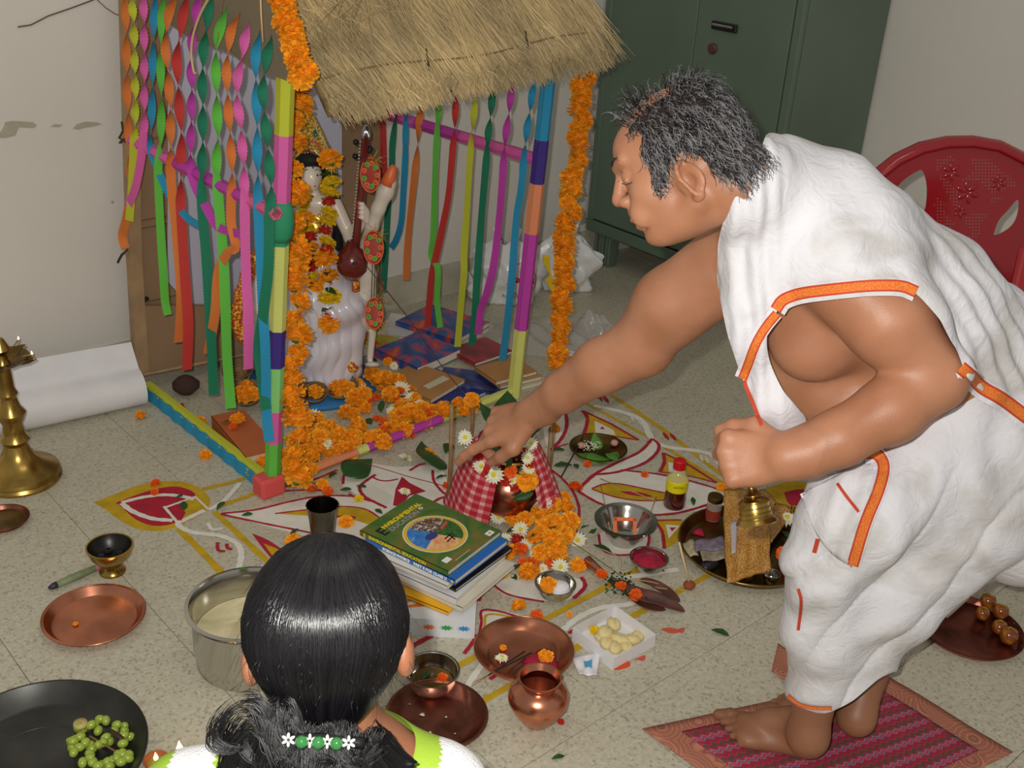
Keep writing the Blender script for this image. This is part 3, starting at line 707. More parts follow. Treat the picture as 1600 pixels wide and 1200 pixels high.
# ================================================================== PAINTED FLOOR PATTERN
PY_ = M('rangoli_yellow', (206, 168, 14), .85, var=.12, vs=20); PR_ = M('rangoli_red', (182, 26, 52), .85, var=.12, vs=20); PW_ = M('rangoli_white', (232, 228, 216), .85, var=.05, vs=30); PH_ = M('rangoli_haze', (214, 212, 198), .9)
rg = thing('rangoli', 'painted yellow, red and white petal pattern spread on the tiled floor', 'floor painting', (1.6, 1.8, .0005))
_lay = [0]
def fill(px, mat, lay=1, nm='painted_petal', smooth_=True):
    _lay[0] += 1; z = .0004+.00035*lay+_lay[0]*2e-6
    P = [F(x, y) for x, y in px]
    if smooth_: P = catmull(P+[P[0]], 3)[:-1]
    g = G(); g.prism([(p.x, p.y) for p in P], .0001, z); return obj(nm, g, mat, rg, smooth=False)
def line(px, w_, mat, lay=2, nm='painted_line', taper=False, curve=True):
    _lay[0] += 1; z = .0004+.00035*lay+_lay[0]*2e-6
    P = [F(x, y) for x, y in px]; wm = wid(w_, P[len(P)//2])/2*1.15
    Q = catmull(P, 6) if curve else P
    V = []; n = len(Q)
    for i, p in enumerate(Q):
        t = (Q[min(i+1, n-1)]-Q[max(i-1, 0)]).normalized(); s_ = Vector((-t.y, t.x, 0))
        k = wm*(1+.12*math.sin(i*2.1+px[0][0]))*(min(1, .3+2*min(i, n-1-i)/n) if taper else 1)
        V += [p-s_*k+Vector((0, 0, z)), p+s_*k+Vector((0, 0, z))]
    g = G(); g.add(V, [(i*2, i*2+2, i*2+3, i*2+1) for i in range(n-1)])
    g.F = [f[::-1] for f in g.F]
    return obj(nm, g, mat, rg, smooth=False)
# left leaf motif
fill([(146, 785), (178, 773), (222, 757), (262, 752), (295, 755), (318, 768), (328, 782), (320, 800), (292, 815), (275, 824), (245, 830), (210, 825), (180, 808), (166, 797)], PY_, 1)
fill([(181, 786), (215, 773), (250, 763), (280, 761), (305, 772), (298, 790), (290, 802), (272, 818), (240, 822), (212, 812), (195, 797)], PR_, 2)
line([(190, 786), (222, 778), (255, 774), (283, 776), (303, 781)], 7, PW_, 4); line([(190, 787), (208, 800), (238, 811), (270, 814)], 8, PW_, 4)
fill([(262, 793), (303, 779), (325, 797), (283, 815)], PY_, 3, smooth_=False); fill([(262, 793), (283, 787), (290, 802), (283, 815)], PR_, 4, smooth_=False)
line([(258, 794), (305, 777), (326, 797)], 4, PW_, 5, curve=False); line([(256, 792), (278, 818)], 4, PW_, 5)
line([(326, 797), (350, 783), (375, 755)], 7, PW_, 3); line([(320, 798), (290, 812), (278, 820), (300, 832), (345, 838), (370, 850), (377, 868), (370, 900)], 8, PW_, 3)
for a in ([(315, 765), (350, 757), (392, 745)], [(345, 790), (372, 781), (402, 770)]): line(a, 8, PY_, 1)
line([(278, 826), (315, 862), (358, 908)], 10, PY_, 1); line([(335, 800), (378, 840), (425, 884)], 9, PY_, 1)
line([(340, 848), (341, 860), (352, 862)], 5, PR_, 3); line([(354, 850), (356, 857), (363, 859)], 5, PR_, 3)
line([(325, 818), (332, 828), (348, 826)], 5, PW_, 3)
# front left lotus petals
fill([(345, 803), (400, 797), (450, 785), (500, 776), (550, 776), (600, 792), (640, 806), (650, 845), (560, 852), (480, 838), (410, 820)], PW_, 1)
line([(345, 803), (400, 797), (450, 785), (500, 776), (550, 776), (580, 784)], 4, PR_, 3); line([(345, 804), (410, 818), (480, 832), (560, 850)], 4, PR_, 3)
fill([(430, 803), (480, 798), (530, 793), (570, 797), (592, 812), (585, 822), (560, 815), (520, 808), (480, 806)], PY_, 2); line([(430, 803), (480, 797), (530, 792), (570, 796), (596, 812)], 3, PR_, 3)
line([(525, 808), (545, 808), (556, 810)], 5, PR_, 4)
fill([(394, 834), (420, 845), (450, 868), (438, 884), (415, 862)], PR_, 2); fill([(412, 850), (440, 862), (450, 880), (438, 884)], PY_, 3)
line([(437, 762), (470, 760), (500, 752), (528, 734)], 5, PY_, 2); line([(437, 768), (480, 766), (520, 768)], 4, PR_, 2); line([(440, 762), (490, 750), (526, 735)], 4, PR_, 3)
fill([(488, 755), (505, 756), (500, 762)], PR_, 3)
# centre petals
fill([(536, 760), (535, 742), (548, 730), (575, 724), (620, 730), (660, 728), (692, 735), (700, 790), (660, 805), (615, 800), (570, 780)], PW_, 1)
line([(536, 757), (538, 742), (550, 730)], 4, PR_, 3); line([(587, 742), (572, 752), (562, 762), (568, 775), (585, 785), (604, 794)], 5, PR_, 3)
line([(580, 744), (590, 750), (605, 752), (622, 749)], 3, PR_, 3); line([(545, 772), (555, 778), (562, 784)], 4, PR_, 3)
fill([(614, 790), (618, 765), (628, 745), (640, 755), (666, 768), (640, 775), (625, 792)], PR_, 2, smooth_=False)
line([(640, 736), (655, 727), (665, 725)], 4, PR_, 3); line([(676, 735), (678, 752), (690, 768), (700, 775)], 4, PR_, 3); line([(668, 792), (686, 780), (702, 776)], 5, PR_, 3)
fill([(585, 760), (560, 765), (568, 778), (600, 792), (612, 775)], PH_, 2)
# petals behind the pot, right
fill([(872, 640), (885, 650), (884, 670), (874, 690), (858, 700), (850, 680), (852, 650)], PW_, 1)
line([(876, 628), (884, 648), (885, 668), (877, 686), (862, 703)], 5, PR_, 3); line([(860, 703), (880, 696), (888, 694)], 3, PR_, 3)
for tri, wh, c in (([(910, 642), (918, 655), (912, 680), (955, 682), (998, 688), (955, 663)], [(929, 658), (958, 672), (962, 680), (930, 677)], (941, 670)), ([(1036, 708), (1038, 722), (1031, 738), (1075, 744), (1120, 755), (1078, 728)], [(1044, 722), (1062, 727), (1070, 739), (1045, 737)], (1056, 733))):
    fill(tri, PY_, 1, smooth_=False); fill(wh, PW_, 2, smooth_=False); line([tri[0], tri[1], tri[2]], 5, PR_, 3); line([tri[0], tri[5], tri[4]], 4, PR_, 3, curve=False); line([tri[2], tri[3], tri[4]], 3, PR_, 3)
    fill([(c[0]-4, c[1]+1), (c[0], c[1]-3), (c[0]+4, c[1]+1)], PR_, 4, smooth_=False)
fill([(930, 742), (965, 724), (1000, 706), (1021, 688), (1029, 697), (1023, 712), (1000, 727), (965, 738)], PW_, 1)
line([(910, 759), (930, 741), (965, 723), (1000, 706), (1019, 686)], 5, PR_, 3); line([(1019, 686), (1029, 695), (1026, 708), (1005, 725), (965, 738), (930, 742)], 5, PR_, 3)
fill([(905, 768), (925, 745), (970, 736), (1040, 745), (1120, 765), (1160, 780), (1140, 788), (1060, 803), (1020, 805), (960, 795), (930, 785)], PW_, 1)
line([(970, 735), (1040, 743), (1100, 758), (1150, 775)], 4, PR_, 3); line([(903, 768), (930, 784), (945, 790)], 5, PR_, 3); line([(903, 768), (912, 758), (930, 742)], 4, PR_, 3); line([(1010, 806), (1060, 802), (1110, 788)], 5, PR_, 3)
fill([(925, 764), (945, 757), (970, 757), (1010, 765), (1045, 773), (1045, 782), (1000, 783), (960, 777)], PY_, 2); line([(925, 764), (945, 757), (970, 757), (1010, 765), (1045, 772)], 3, PR_, 4); line([(925, 765), (960, 777), (1000, 783), (1045, 782)], 3, PR_, 4)
fill([(968, 768), (1000, 770), (1020, 777), (985, 774)], PR_, 3)
fill([(932, 838), (940, 860), (975, 868), (1010, 860), (1014, 840), (1000, 830), (950, 830)], PW_, 1); line([(935, 835), (942, 860), (970, 868), (1005, 862), (1014, 845), (1012, 830)], 4, PR_, 3)
fill([(1022, 812), (1066, 813), (1062, 842), (1036, 858), (1036, 835)], PY_, 1); fill([(1040, 820), (1062, 822), (1045, 842)], PW_, 2, smooth_=False); line([(1020, 813), (1034, 830), (1038, 858)], 5, PR_, 3); line([(1022, 814), (1065, 813)], 3, PR_, 3); fill([(1046, 825), (1056, 825), (1050, 831)], PR_, 4, smooth_=False)
# outer border lines
line([(955, 617), (1040, 674), (1148, 758)], 7, PY_, 1, curve=False); line([(915, 630), (1015, 684), (1150, 768)], 6, PY_, 1, curve=False)
line([(928, 634), (975, 645), (1003, 658), (1018, 685), (1040, 698), (1095, 706), (1118, 716), (1135, 745)], 9, PW_, 2)
for x, y in ((936, 620), (946, 623), (1040, 681), (1051, 682)): line([(x-4, y-5), (x+5, y+7)], 6, PR_, 3, taper=True)
for x, y in ((986, 655), (998, 661), (1094, 717), (1102, 720)): line([(x, y-6), (x+4, y+4)], 5, PH_, 3, taper=True)
line([(706, 1046), (820, 985), (945, 918), (1010, 882)], 9, PY_, 1, curve=False); line([(732, 1108), (800, 1070), (905, 1010), (985, 965), (1100, 903), (1160, 870)], 10, PY_, 1, curve=False)
line([(715, 1100), (735, 1065), (760, 1030)], 9, PW_, 2); line([(880, 985), (905, 965), (940, 950), (980, 945), (1010, 935)], 9, PW_, 2); line([(960, 905), (1010, 898), (1060, 890)], 9, PW_, 2)
fill([(752, 956), (800, 958), (836, 972), (800, 1000), (748, 1015)], PW_, 1); line([(744, 1010), (752, 975), (753, 955), (780, 956), (835, 973)], 4, PR_, 3); line([(750, 1010), (757, 980), (760, 962), (785, 962), (830, 974)], 4, PY_, 2)
line([(640, 1012), (668, 997), (690, 985)], 8, PR_, 2); line([(725, 1022), (738, 1005), (745, 992)], 6, PR_, 2); line([(747, 940), (755, 922), (760, 905)], 6, PR_, 2); line([(765, 1062), (790, 1045)], 6, PR_, 2)
fill([(770, 915), (800, 900), (850, 895), (905, 905), (908, 922), (885, 938), (820, 936), (785, 928)], PW_, 1); line([(768, 912), (795, 930), (850, 941)], 4, PR_, 3); line([(908, 902), (914, 917), (896, 936)], 6, PR_, 3)
line([(896, 845), (905, 800), (896, 770), (880, 750), (862, 735)], 4, PR_, 2); line([(1020, 893), (1038, 892)], 4, PR_, 3)
line([(888, 990), (900, 984), (908, 980)], 6, PR_, 2); line([(892, 998), (904, 993)], 4, PR_, 2)
fill([(1192, 765), (1240, 752), (1290, 765), (1290, 800), (1220, 800)], PY_, 1); fill([(1225, 770), (1255, 765), (1265, 785), (1235, 790)], PR_, 2)
fill([(900, 820), (880, 812), (870, 825), (885, 842)], PW_, 1)
SM = M('vermilion_smear', (206, 92, 70), .9)
fill([(955, 1035), (975, 1030), (985, 1040), (965, 1047), (953, 1043)], M('vermilion', (222, 78, 32), .8), 3, 'powder_smear')
for q in ([(1032, 984), (1045, 981), (1066, 986), (1050, 990)], [(1058, 984), (1070, 981), (1066, 990)], [(993, 1030), (1008, 1024), (1006, 1033)]): fill(q, SM, 2, 'powder_smear')
# ================================================================== helpers for the vessels and books
COP = M('copper', (228, 150, 118), .24, 1, var=.22, vs=9, bump=.03, bs=30); COPD = M('copper_dull', (180, 114, 96), .34, 1, var=.35, vs=14, bump=.05, bs=60)
STL = M('steel', (198, 196, 190), .16, 1, bump=.02, bs=20); STLD = M('steel_dark', (120, 116, 108), .25, 1, var=.3, vs=10)
BRS = M('brass', (196, 160, 84), .26, 1, var=.25, vs=12, bump=.03, bs=40); BRSD = M('brass_dark', (140, 112, 62), .36, 1, var=.3, vs=16)
def vessel(nm, p, prof, mat, parent=None, n=48, wob=None, tilt=None):
    mx = Matrix.Translation(p)
    if tilt: mx = mx @ tilt
    return obj(nm, G().lathe(prof, n, mx=mx, wob=wob), mat, parent, ang=35)
def plate(R, h, rb, t=.0015):
    return [(0, .0002), (rb, .0002), (rb+.006, .002), (R-.004, h-.001), (R, h), (R, h+t), (R-.005, h+t), (rb+.004, .004), (rb-.004, .0022), (rb*.55, .002), (0, .002)]
def bowl(R, h, rb, t=.0015, lip=.004):
    pr = [(0, .0004), (rb, .0004), (rb+.003, .003)]
    for k in range(1, 9):
        a = k/8*math.pi/2; pr.append((rb+(R-rb)*math.sin(a)**.9, .003+(h-.006)*(1-math.cos(a))))
    pr += [(R+lip, h-.002), (R+lip, h), (R, h)]
    for k in range(8, 0, -1):
        a = k/8*math.pi/2; pr.append((rb+(R-rb)*math.sin(a)**.9-t, .003+t+(h-.006)*(1-math.cos(a))))
    return pr+[(0, .003+t)]
def text(s_, mx, size, mat, parent, ext=.0002, align='LEFT', nm='lettering', bold=0.0, sx=1.0):
    cu = bpy.data.curves.new('t', 'FONT'); cu.body = s_; cu.size = size; cu.extrude = ext; cu.align_x = align; cu.offset = bold
    to = bpy.data.objects.new('t', cu); COL.objects.link(to); dg = bpy.context.evaluated_depsgraph_get()
    me = bpy.data.meshes.new_from_object(to.evaluated_get(dg)); bpy.data.objects.remove(to); bpy.data.curves.remove(cu)
    me.materials.clear(); me.materials.append(mat); me.transform(Matrix.Diagonal((sx, 1, 1, 1)))
    o = bpy.data.objects.new(nm, me); COL.objects.link(o); o.parent = parent; o.matrix_basis = wpos(parent).inverted() @ mx if parent else mx
    return o
def book(nm, label, O, ex, w_, h_, z0, th_, cover, group=None, pages=None, spine='x', cat='book', warp=0):
    """O: corner at the spine's bottom; ex: direction of the width; the height runs to its left. spine along the height at O"""
    ex = Vector((ex.x, ex.y, 0)).normalized(); ey = Vector((-ex.y, ex.x, 0)); mx = frame(Vector((O.x, O.y, z0)), ex, ey)
    b = thing(nm, label, cat, Vector((O.x, O.y, z0))+ex*w_/2+ey*h_/2); 
    if group: b['group'] = group
    c = .0012; g = G()
    def bend(x): return warp*max(0, (x/w_-.45))**2*4
    def slab(x0, x1, y0, y1, za, zb, g, n=10):
        g2 = G()
        for i in range(n+1):
            x = x0+(x1-x0)*i/n
            for (y, z) in ((y0, za), (y1, za), (y1, zb), (y0, zb)): g2.V.append(tuple(mx @ Vector((x, y, z+bend(x)))))
        for i in range(n):
            a = i*4
            for k in range(4): g2.F.append((a+k, a+4+k, a+4+(k+1) % 4, a+(k+1) % 4))
        g2.F += [(0, 1, 2, 3), (n*4+3, n*4+2, n*4+1, n*4)]; g2.I = [0]*len(g2.F); g.merge(g2)
    slab(0, w_, 0, h_, 0, c, g); slab(0, w_, 0, h_, th_-c, th_, g); slab(0, c*1.5, 0, h_, 0, th_, g, 2)
    obj('cover', g, cover, b, smooth=False)
    g = G(); slab(c*1.5, w_-.003, .002, h_-.002, c, th_-c, g); obj('pages', g, pages or M('page_edges', (232, 226, 208), .8, var=.08, vs=120), b, smooth=False)
    b['_'] = 0; del b['_']
    return b, mx, bend
def decal(parent, mx, poly, z, mat, nm='printed_shape', t=.0002, bend=None):
    g = G(); g.prism(poly, z, z+t)
    g.V = [tuple(mx @ Vector((v[0], v[1], v[2]+(bend(v[0]) if bend else 0)))) for v in g.V]
    return obj(nm, g, mat, parent, smooth=False)
def circ(cx, cy, r, n=32, a0=0, a1=2*math.pi, rx=None):
    return [(cx+(rx or r)*math.cos(a0+(a1-a0)*i/n), cy+r*math.sin(a0+(a1-a0)*i/n)) for i in range(n if a1-a0 > 6.2 else n+1)]
# ================================================================== STACK OF SCHOOL BOOKS
YLW = M('print_yellow', (240, 210, 40), .5); BLKI = M('print_black', (26, 24, 24), .5); WHI = M('print_white', (240, 238, 232), .5); GRYI = M('print_grey', (150, 146, 150), .5)
zT = .140
Dc, Cc, Ac = F(553, 835, zT), F(700, 893, zT), F(640, 778, zT)
exb = (Ac-Dc).normalized(); hb_ = (Dc-Cc).length; wb_ = .215
def gmix(nm, stops, sc=14.0, dist=1.5, r=.35, coat=.3):
    mt, t, b = nt(nm); L = t.links.new; tc = N(t, 'ShaderNodeTexCoord'); no = N(t, 'ShaderNodeTexNoise', i_Scale=sc, i_Detail=3.0, i_Distortion=dist)
    L(tc.outputs['Object'], no.inputs['Vector']); rp = ramp(t, stops); L(no.outputs['Fac'], rp.inputs[0]); L(rp.outputs[0], b.inputs['Base Color']); b.inputs['Roughness'].default_value = r
    b.inputs['Coat Weight'].default_value = coat; b.inputs['Coat Roughness'].default_value = .15; return mt
gcov = gmix('green_cover', [(.3, (40, 92, 34)), (.5, (78, 112, 40)), (.68, (132, 104, 44)), (.8, (160, 112, 50))], 9)
bk, mx, bd_ = book('textbook', 'green textbook with a round photo collage, on top of the floor stack', Cc, exb, wb_, hb_, zT-.014, .014, gcov)
W2, H2 = wb_, hb_
inv = mx.inverted()
def loc2(x, y, z=zT): v = inv @ F(x, y, z); return v.x, v.y
tz = .0142
mt2 = mx @ Matrix.Translation((.018, H2-.062, tz)); text('E', mt2, .045, BLKI, bk, bold=.001)
text('NVIRONMENTAL', mx @ Matrix.Translation((.041, H2-.043, tz)), .0188, YLW, bk, bold=.0006)
text('DUCATION', mx @ Matrix.Translation((.046, H2-.063, tz)), .0205, GRYI, bk, bold=.0006)
cx_, cy_ = loc2(680, 834); rr = .079
decal(bk, mx, circ(cx_, cy_, rr), .0141, WHI, 'photo_ring'); decal(bk, mx, circ(cx_, cy_, rr*.975), .0143, M('print_gold', (222, 184, 66), .5), 'photo_ring')
for k, (a0_, a1_, c) in enumerate([(20, 110, gmix('photo_tiger', [(.35, (50, 32, 26)), (.5, (120, 90, 74)), (.6, (225, 215, 205)), (.7, (120, 40, 28))], 70)), (110, 200, gmix('photo_blue', [(.4, (40, 110, 190)), (.6, (60, 140, 214)), (.75, (210, 215, 225))], 25)), (200, 290, gmix('photo_sand', [(.3, (224, 120, 60)), (.6, (240, 196, 140))], 22)), (290, 380, gmix('photo_leafy', [(.35, (24, 70, 22)), (.6, (60, 120, 40)), (.75, (30, 50, 20))], 60))]):
    decal(bk, mx, [(cx_, cy_)]+circ(cx_, cy_, rr*.86, 16, math.radians(a0_), math.radians(a1_)), .0145, c, 'photo_sector')
decal(bk, mx, [(cx_-.014+.02*c, cy_+s_*.012) for c, s_ in [(math.cos(a), math.sin(a)) for a in [i*.5 for i in range(12)]]], .0147, M('print_indigo', (50, 60, 130), .5), 'photo_centre')
decal(bk, mx, [(cx_+.022, cy_-.004), (cx_+.055, cy_+.004), (cx_+.06, cy_+.014), (cx_+.026, cy_+.006)], .0149, M('print_pinkred', (214, 70, 80), .5), 'photo_detail')
for q in ([(.0, -.034), (.035, -.032), (.035, -.029), (.0, -.03)], [(.012, -.052), (.022, -.02), (.025, -.022), (.016, -.053)], [(-.006, -.046), (.03, -.04), (.03, -.037), (-.006, -.042)]):
    decal(bk, mx, [(cx_-.004+a, cy_+b) for a, b in q], .0149, BLKI, 'photo_detail')
a_, b_ = loc2(765, 833); decal(bk, mx, [(a_-.011, b_-.008), (a_+.011, b_-.008), (a_+.011, b_+.008), (a_-.011, b_+.008)], .0142, WHI, 'printed_label')
decal(bk, mx, [(a_-.005, b_-.001), (a_+.005, b_-.001), (a_+.005, b_+.001), (a_-.005, b_+.001)], .0145, M('print_red', (206, 40, 44), .5), 'printed_cross'); decal(bk, mx, [(a_-.001, b_-.004), (a_+.001, b_-.004), (a_+.001, b_+.004), (a_-.001, b_+.004)], .0146, M('print_red', (206, 40, 44), .5), 'printed_cross')
a_, b_ = loc2(698, 875); decal(bk, mx, [(a_-.011, b_-.008), (a_+.011, b_-.008), (a_+.011, b_+.008), (a_-.011, b_+.008)], .0142, WHI, 'printed_label')
a_, b_ = loc2(657, 794); decal(bk, mx, circ(a_, b_, .006), .0142, WHI, 'printed_seal'); decal(bk, mx, circ(a_, b_, .004), .0144, GRYI, 'printed_seal')
text('......................', mx @ Matrix.Translation((.045, .012, tz)), .012, WHI, bk)
msp = frame(mx @ Vector((-.0003, H2-.012, .0022)), -Vector(mx.col[1][:3]), (0, 0, 1)); text('E   ENVIRONMENTAL EDUCATION', msp, .0125, YLW, bk, bold=.0004, sx=.98)
blc = M('blue_cover', (22, 104, 190), .35, coat=.3)
zb = zT-.014-.014
e2 = (F(795, 838, zb+.014)-F(710, 903, zb+.014)); O2 = F(711, 907, zb+.014)
b2, mx2, _ = book('textbook', 'blue textbook lying directly under the green textbook in the stack', O2, e2, .212, .272, zb, .0138, blc)
m3 = frame(mx2 @ Vector((-.0004, .272-.055, .003)), -Vector(mx2.col[1][:3]), (0, 0, 1)); text('SCIENCE PHYSICS', m3, .0105, WHI, b2, bold=.0006)
m3 = frame(mx2 @ Vector((-.0004, .272-.15, .003)), -Vector(mx2.col[1][:3]), (0, 0, 1)); text('PART II FOR CLASS X', m3, .0105, WHI, b2, bold=.0006)
decal(b2, frame(mx2 @ Vector((-.0006, .008, .002)), -Vector(mx2.col[1][:3]), (0, 0, 1)), [(-.0055, .005), (0, 0), (.0055, .005), (0, .01)], 0, YLW, 'printed_diamond')
GRP = 'school books stacked on the floor'
ofs = [((698, 916), 'white notebook with curled edges, third in the floor stack', (226, 224, 216), .011, .215, .275, .04), ((712, 921), 'thin black covered book, fourth in the floor stack', (28, 26, 30), .008, .22, .27, -.03), ((713, 936), 'white glossy paperback with crumpled cover, below the black book', (228, 226, 226), .018, .215, .27, .05), ((722, 950), 'cream paged thick notebook, second lowest in the stack', (222, 214, 196), .013, .22, .27, .02)]
z_ = zb
for (q, lab, c, th_, w_, h_, da) in ofs:
    z_ -= th_+.0003; O_ = F(q[0], q[1], z_+th_); e_ = Matrix.Rotation(da, 3, 'Z') @ e2
    book('notebook', lab, O_, e_, w_, h_, z_, th_, M('cover_%d' % c[0]+str(c[2]), c, .4, var=.06, vs=8), GRP)
z_ -= .0085; O_ = F(700, 957, z_+.008); book('notebook', 'yellow edged thin book, lowest of the floor stack', O_, Matrix.Rotation(.1, 3, 'Z') @ e2, .2, .24, z_, .008, M('cover_amber', (244, 180, 20), .4), GRP)
z_ -= .002
# the white box with sun-ray print below the stack
A4 = [F(x, y, .03) for x, y in ((742, 982), (640, 990))]; exx = (F(745, 935, .03)-A4[0]).normalized()
bx = thing('printed_box', 'flat white box printed with orange rays and three colour bursts under the books', 'box', F(680, 960, 0)); 
eyx = Vector((-exx.y, exx.x, 0)); zx = z_
mb = frame(Vector((A4[0].x, A4[0].y, 0)), -eyx*-1, exx*-1)
Lw, Ld = .30, .20
mb = frame(Vector((A4[0].x, A4[0].y, 0)), eyx, -exx)  # x: left along the front edge
g = G(); g.box((Lw/2, -Ld/2, zx/2), (Lw, Ld, zx-.0005), mx=mb); obj('box_body', g, M('white_card', (226, 228, 232), .4), bx, smooth=False)
for i in range(7):
    a = math.radians(10+i*24); decal(bx, mb, [(.19, -.03), (.19+.15*math.cos(a)*-.8, -.03-.15*math.sin(a)), (.19+.15*math.cos(a+.2)*-.8, -.03-.15*math.sin(a+.2))], zx-.0004+i*.00003, M('ray_orange', (238, 132, 40), .5), 'printed_ray')
mf = frame(mb @ Vector((0, .0002, 0)), eyx*-1, (0, 0, 1))
for i, c in enumerate(((52, 140, 210), (50, 160, 70), (236, 120, 50))):
    cx = -.025-.04*i; decal(bx, mf, [(cx+(.017 if k % 2 else .009)*math.cos(k*math.pi/9), zx*.55+(.0085 if k % 2 else .0045)*math.sin(k*math.pi/9)) for k in range(18)], .0002, M('burst%d' % i, c, .5), 'printed_burst')
# ================================================================== VESSELS AND OFFERINGS ON THE FLOOR
def on(x, y, z=0): return F(x, y, z)
def fl(x, y, kd, rpx, z=.0, label=None, grp=None, rot=None, face=False):
    p = F(x, y, z); r = wid(rpx, p)
    o = put_face(kd, p+Vector((0, 0, r*.4)), r) if face else put(kd, p, r, rot)
    if label: tag(o, label, 'leaf' if kd == 'l' else 'flower', grp)
    return o
def flower_in(parent_label, x, y, z, kd, rpx, label):
    return fl(x, y, kd, rpx, z, label)
LOC = {}
# copper plate, left
p = on(148, 970); t = thing('copper_plate', 'shiny copper plate alone on the floor below the brass incense cup', 'plate', p); vessel('dish', p, plate(.112, .019, .088), COP, t)
rmt = lambda P, r, z, m_, par: obj('rolled_rim', G().tube([P+Vector((r*math.cos(a), r*math.sin(a), z)) for a in [i*math.pi/24 for i in range(49)]], .002, 6, cap=False), m_, par)
rmt(p, .112, .0195, COP, t)
tag(put('o', on(118, 976, .0025), .006, (0, 0, 0)), 'tiny orange petal lying in the shiny left copper plate', 'petal')
# brass incense cup with handle
p = on(176, 893); t = thing('incense_cup', 'footed brass cup with blackened bowl and painted wooden side handle', 'incense burner', p)
pr = [(0, .0003), (.031, .0003), (.031, .006), (.026, .012), (.024, .022), (.03, .032), (.048, .052), (.055, .072), (.055, .076), (.051, .076), (.046, .058), (.03, .042), (0, .038)]
vessel('cup', p, pr, BRS, t); vessel('soot_lining', p+Vector((0, 0, .0008)), [(.0505, .0745), (.045, .058), (.029, .043), (0, .039)], M('soot', (20, 18, 18), .35), t)
for k in range(7): a = k*1.3; obj('charcoal', G().box((p.x+.022*math.cos(a), p.y+.022*math.sin(a), .048), (.014, .011, .01), bev=.002), M('charcoal', (32, 28, 28), .8), t, smooth=False)
ha, hb = on(158, 884, .012), on(76, 919, .012)
obj('handle_rod', G().tube([p+Vector((0, 0, .02)), ha], .0022, 8), M('iron', (60, 56, 52), .5, .8), t)
hd_ = obj('handle_grip', G().tube([ha.lerp(hb, q) for q in (.05, .1, .3, .6, .86)], [.0065, .008, .009, .0095, .008], 12), M('grip_green', (138, 150, 110), .6, var=.3, vs=30), t)
obj('grip_end', G().tube([ha.lerp(hb, q) for q in (.85, .92, 1.0)], [.0085, .008, .004], 12), M('grip_dark', (52, 46, 58), .5), hd_); obj('grip_band', G().tube([ha.lerp(hb, q) for q in (.03, .12)], .0088, 12), M('grip_pink', (176, 110, 108), .6), hd_)
# big steel pot
p = on(392, 1030); t = thing('steel_pot', 'large deep steel pot of water half hidden behind the girl', 'pot', p)
R = .125; pr = [(0, .001), (R*.86, .001), (R*.93, .012), (R*.95, .05), (R*.95, .135), (R*1.02, .15), (R*1.05, .152), (R*1.05, .155), (R*.98, .157), (R*.92, .14), (R*.92, .05), (R*.9, .014), (0, .006)]
vessel('pot_body', p, pr, STL, t, 64)
wt = tag(obj('water', G().lathe([(R*.915, 0), (R*.5, .0004), (0, 0)], 48, mx=Matrix.Translation(p+Vector((0, 0, .085)))), gmix('milky_water', [(.3, (176, 164, 120)), (.6, (226, 214, 172))], 9, 1, .05, .5)), 'cloudy water filling the large steel pot', 'water')
fl(367, 1008, 'd', 7, .088, 'orange marigold floating in the large steel pot')
# steel tumbler
p = on(505, 846); t = thing('steel_tumbler', 'dark shiny fluted steel tumbler standing just behind the girl\'s head', 'tumbler', p)
fl_ = lambda a, k: 1+.03*abs(math.sin(a*9))
vessel('cup', p, [(0, .001), (.026, .001), (.029, .01), (.033, .06), (.039, .108), (.041, .112), (.039, .112), (.031, .06), (.027, .012), (0, .006)], STLD, t, 72, fl_)
# copper plate, centre
p = on(818, 1024); t = thing('copper_plate', 'copper plate behind the copper pot holding two incense sticks and flowers', 'plate', p); vessel('dish', p, plate(.112, .021, .08), COP, t); rmt(p, .112, .0215, COP, t)
tag(put('w', on(784, 1030, .003), .017, (0, 0, 0)), 'cream chrysanthemum lying in the centre copper plate', 'flower'); tag(put('o', on(786, 1014, .003), .008, (0, 0, 0)), 'small orange petal head above the cream flower in the plate', 'flower')
tag(put('o', on(852, 1030, .006), .018, (0, 0, 0)), 'orange marigold on red powder in the centre copper plate', 'flower')
POW = M('kumkum', (196, 26, 66), .95, bump=.8, bs=200, var=.2, vs=60)
o = obj('vermilion_powder', G().lathe([(.04, 0), (.03, .004), (.015, .006), (0, .006)], 20, mx=Matrix.Translation(on(848, 1034, .0025)), wob=lambda a, k: 1+.2*math.sin(a*3+k)), POW); tag(o, 'heap of crimson powder in the centre copper plate', 'powder', kind='stuff')
INC = M('incense_black', (30, 26, 28), .8); BAM = M('bamboo_stick', (168, 140, 84), .7)
for i, (a, b) in enumerate((((737, 1072), (820, 1018)), ((740, 1066), (831, 1020)))):
    A_ = on(a[0], a[1], .0235); B_ = on(b[0], b[1], .013+.01*0); B_.z = .0235-.017*.6
    k = tag(obj('incense_stick', G().tube([A_.lerp(B_, .3), B_], .0017, 6).tube([A_, A_.lerp(B_, .31)], .0009, 5, mi=1), [INC, BAM]), ['lower black incense stick resting across the copper plate rim', 'upper black incense stick resting across the copper plate rim'][i], 'incense stick')
# copper water pot (lota)
p = on(838, 1128); t = thing('copper_water_pot', 'round-bellied copper water pot standing in front of the centre plate', 'water pot', p)
s_ = .95; pr = [(0, .001), (.028, .001), (.034, .008), (.052, .035), (.066, .062), (.067, .078), (.060, .095), (.046, .105), (.039, .109), (.040, .116), (.047, .124), (.0475, .127), (.044, .127), (.036, .114), (.042, .104), (.055, .094), (.06, .075), (.045, .035), (.025, .008), (0, .006)]
vessel('pot_body', p, [(a*s_, b*s_) for a, b in pr], COP, t, 64)
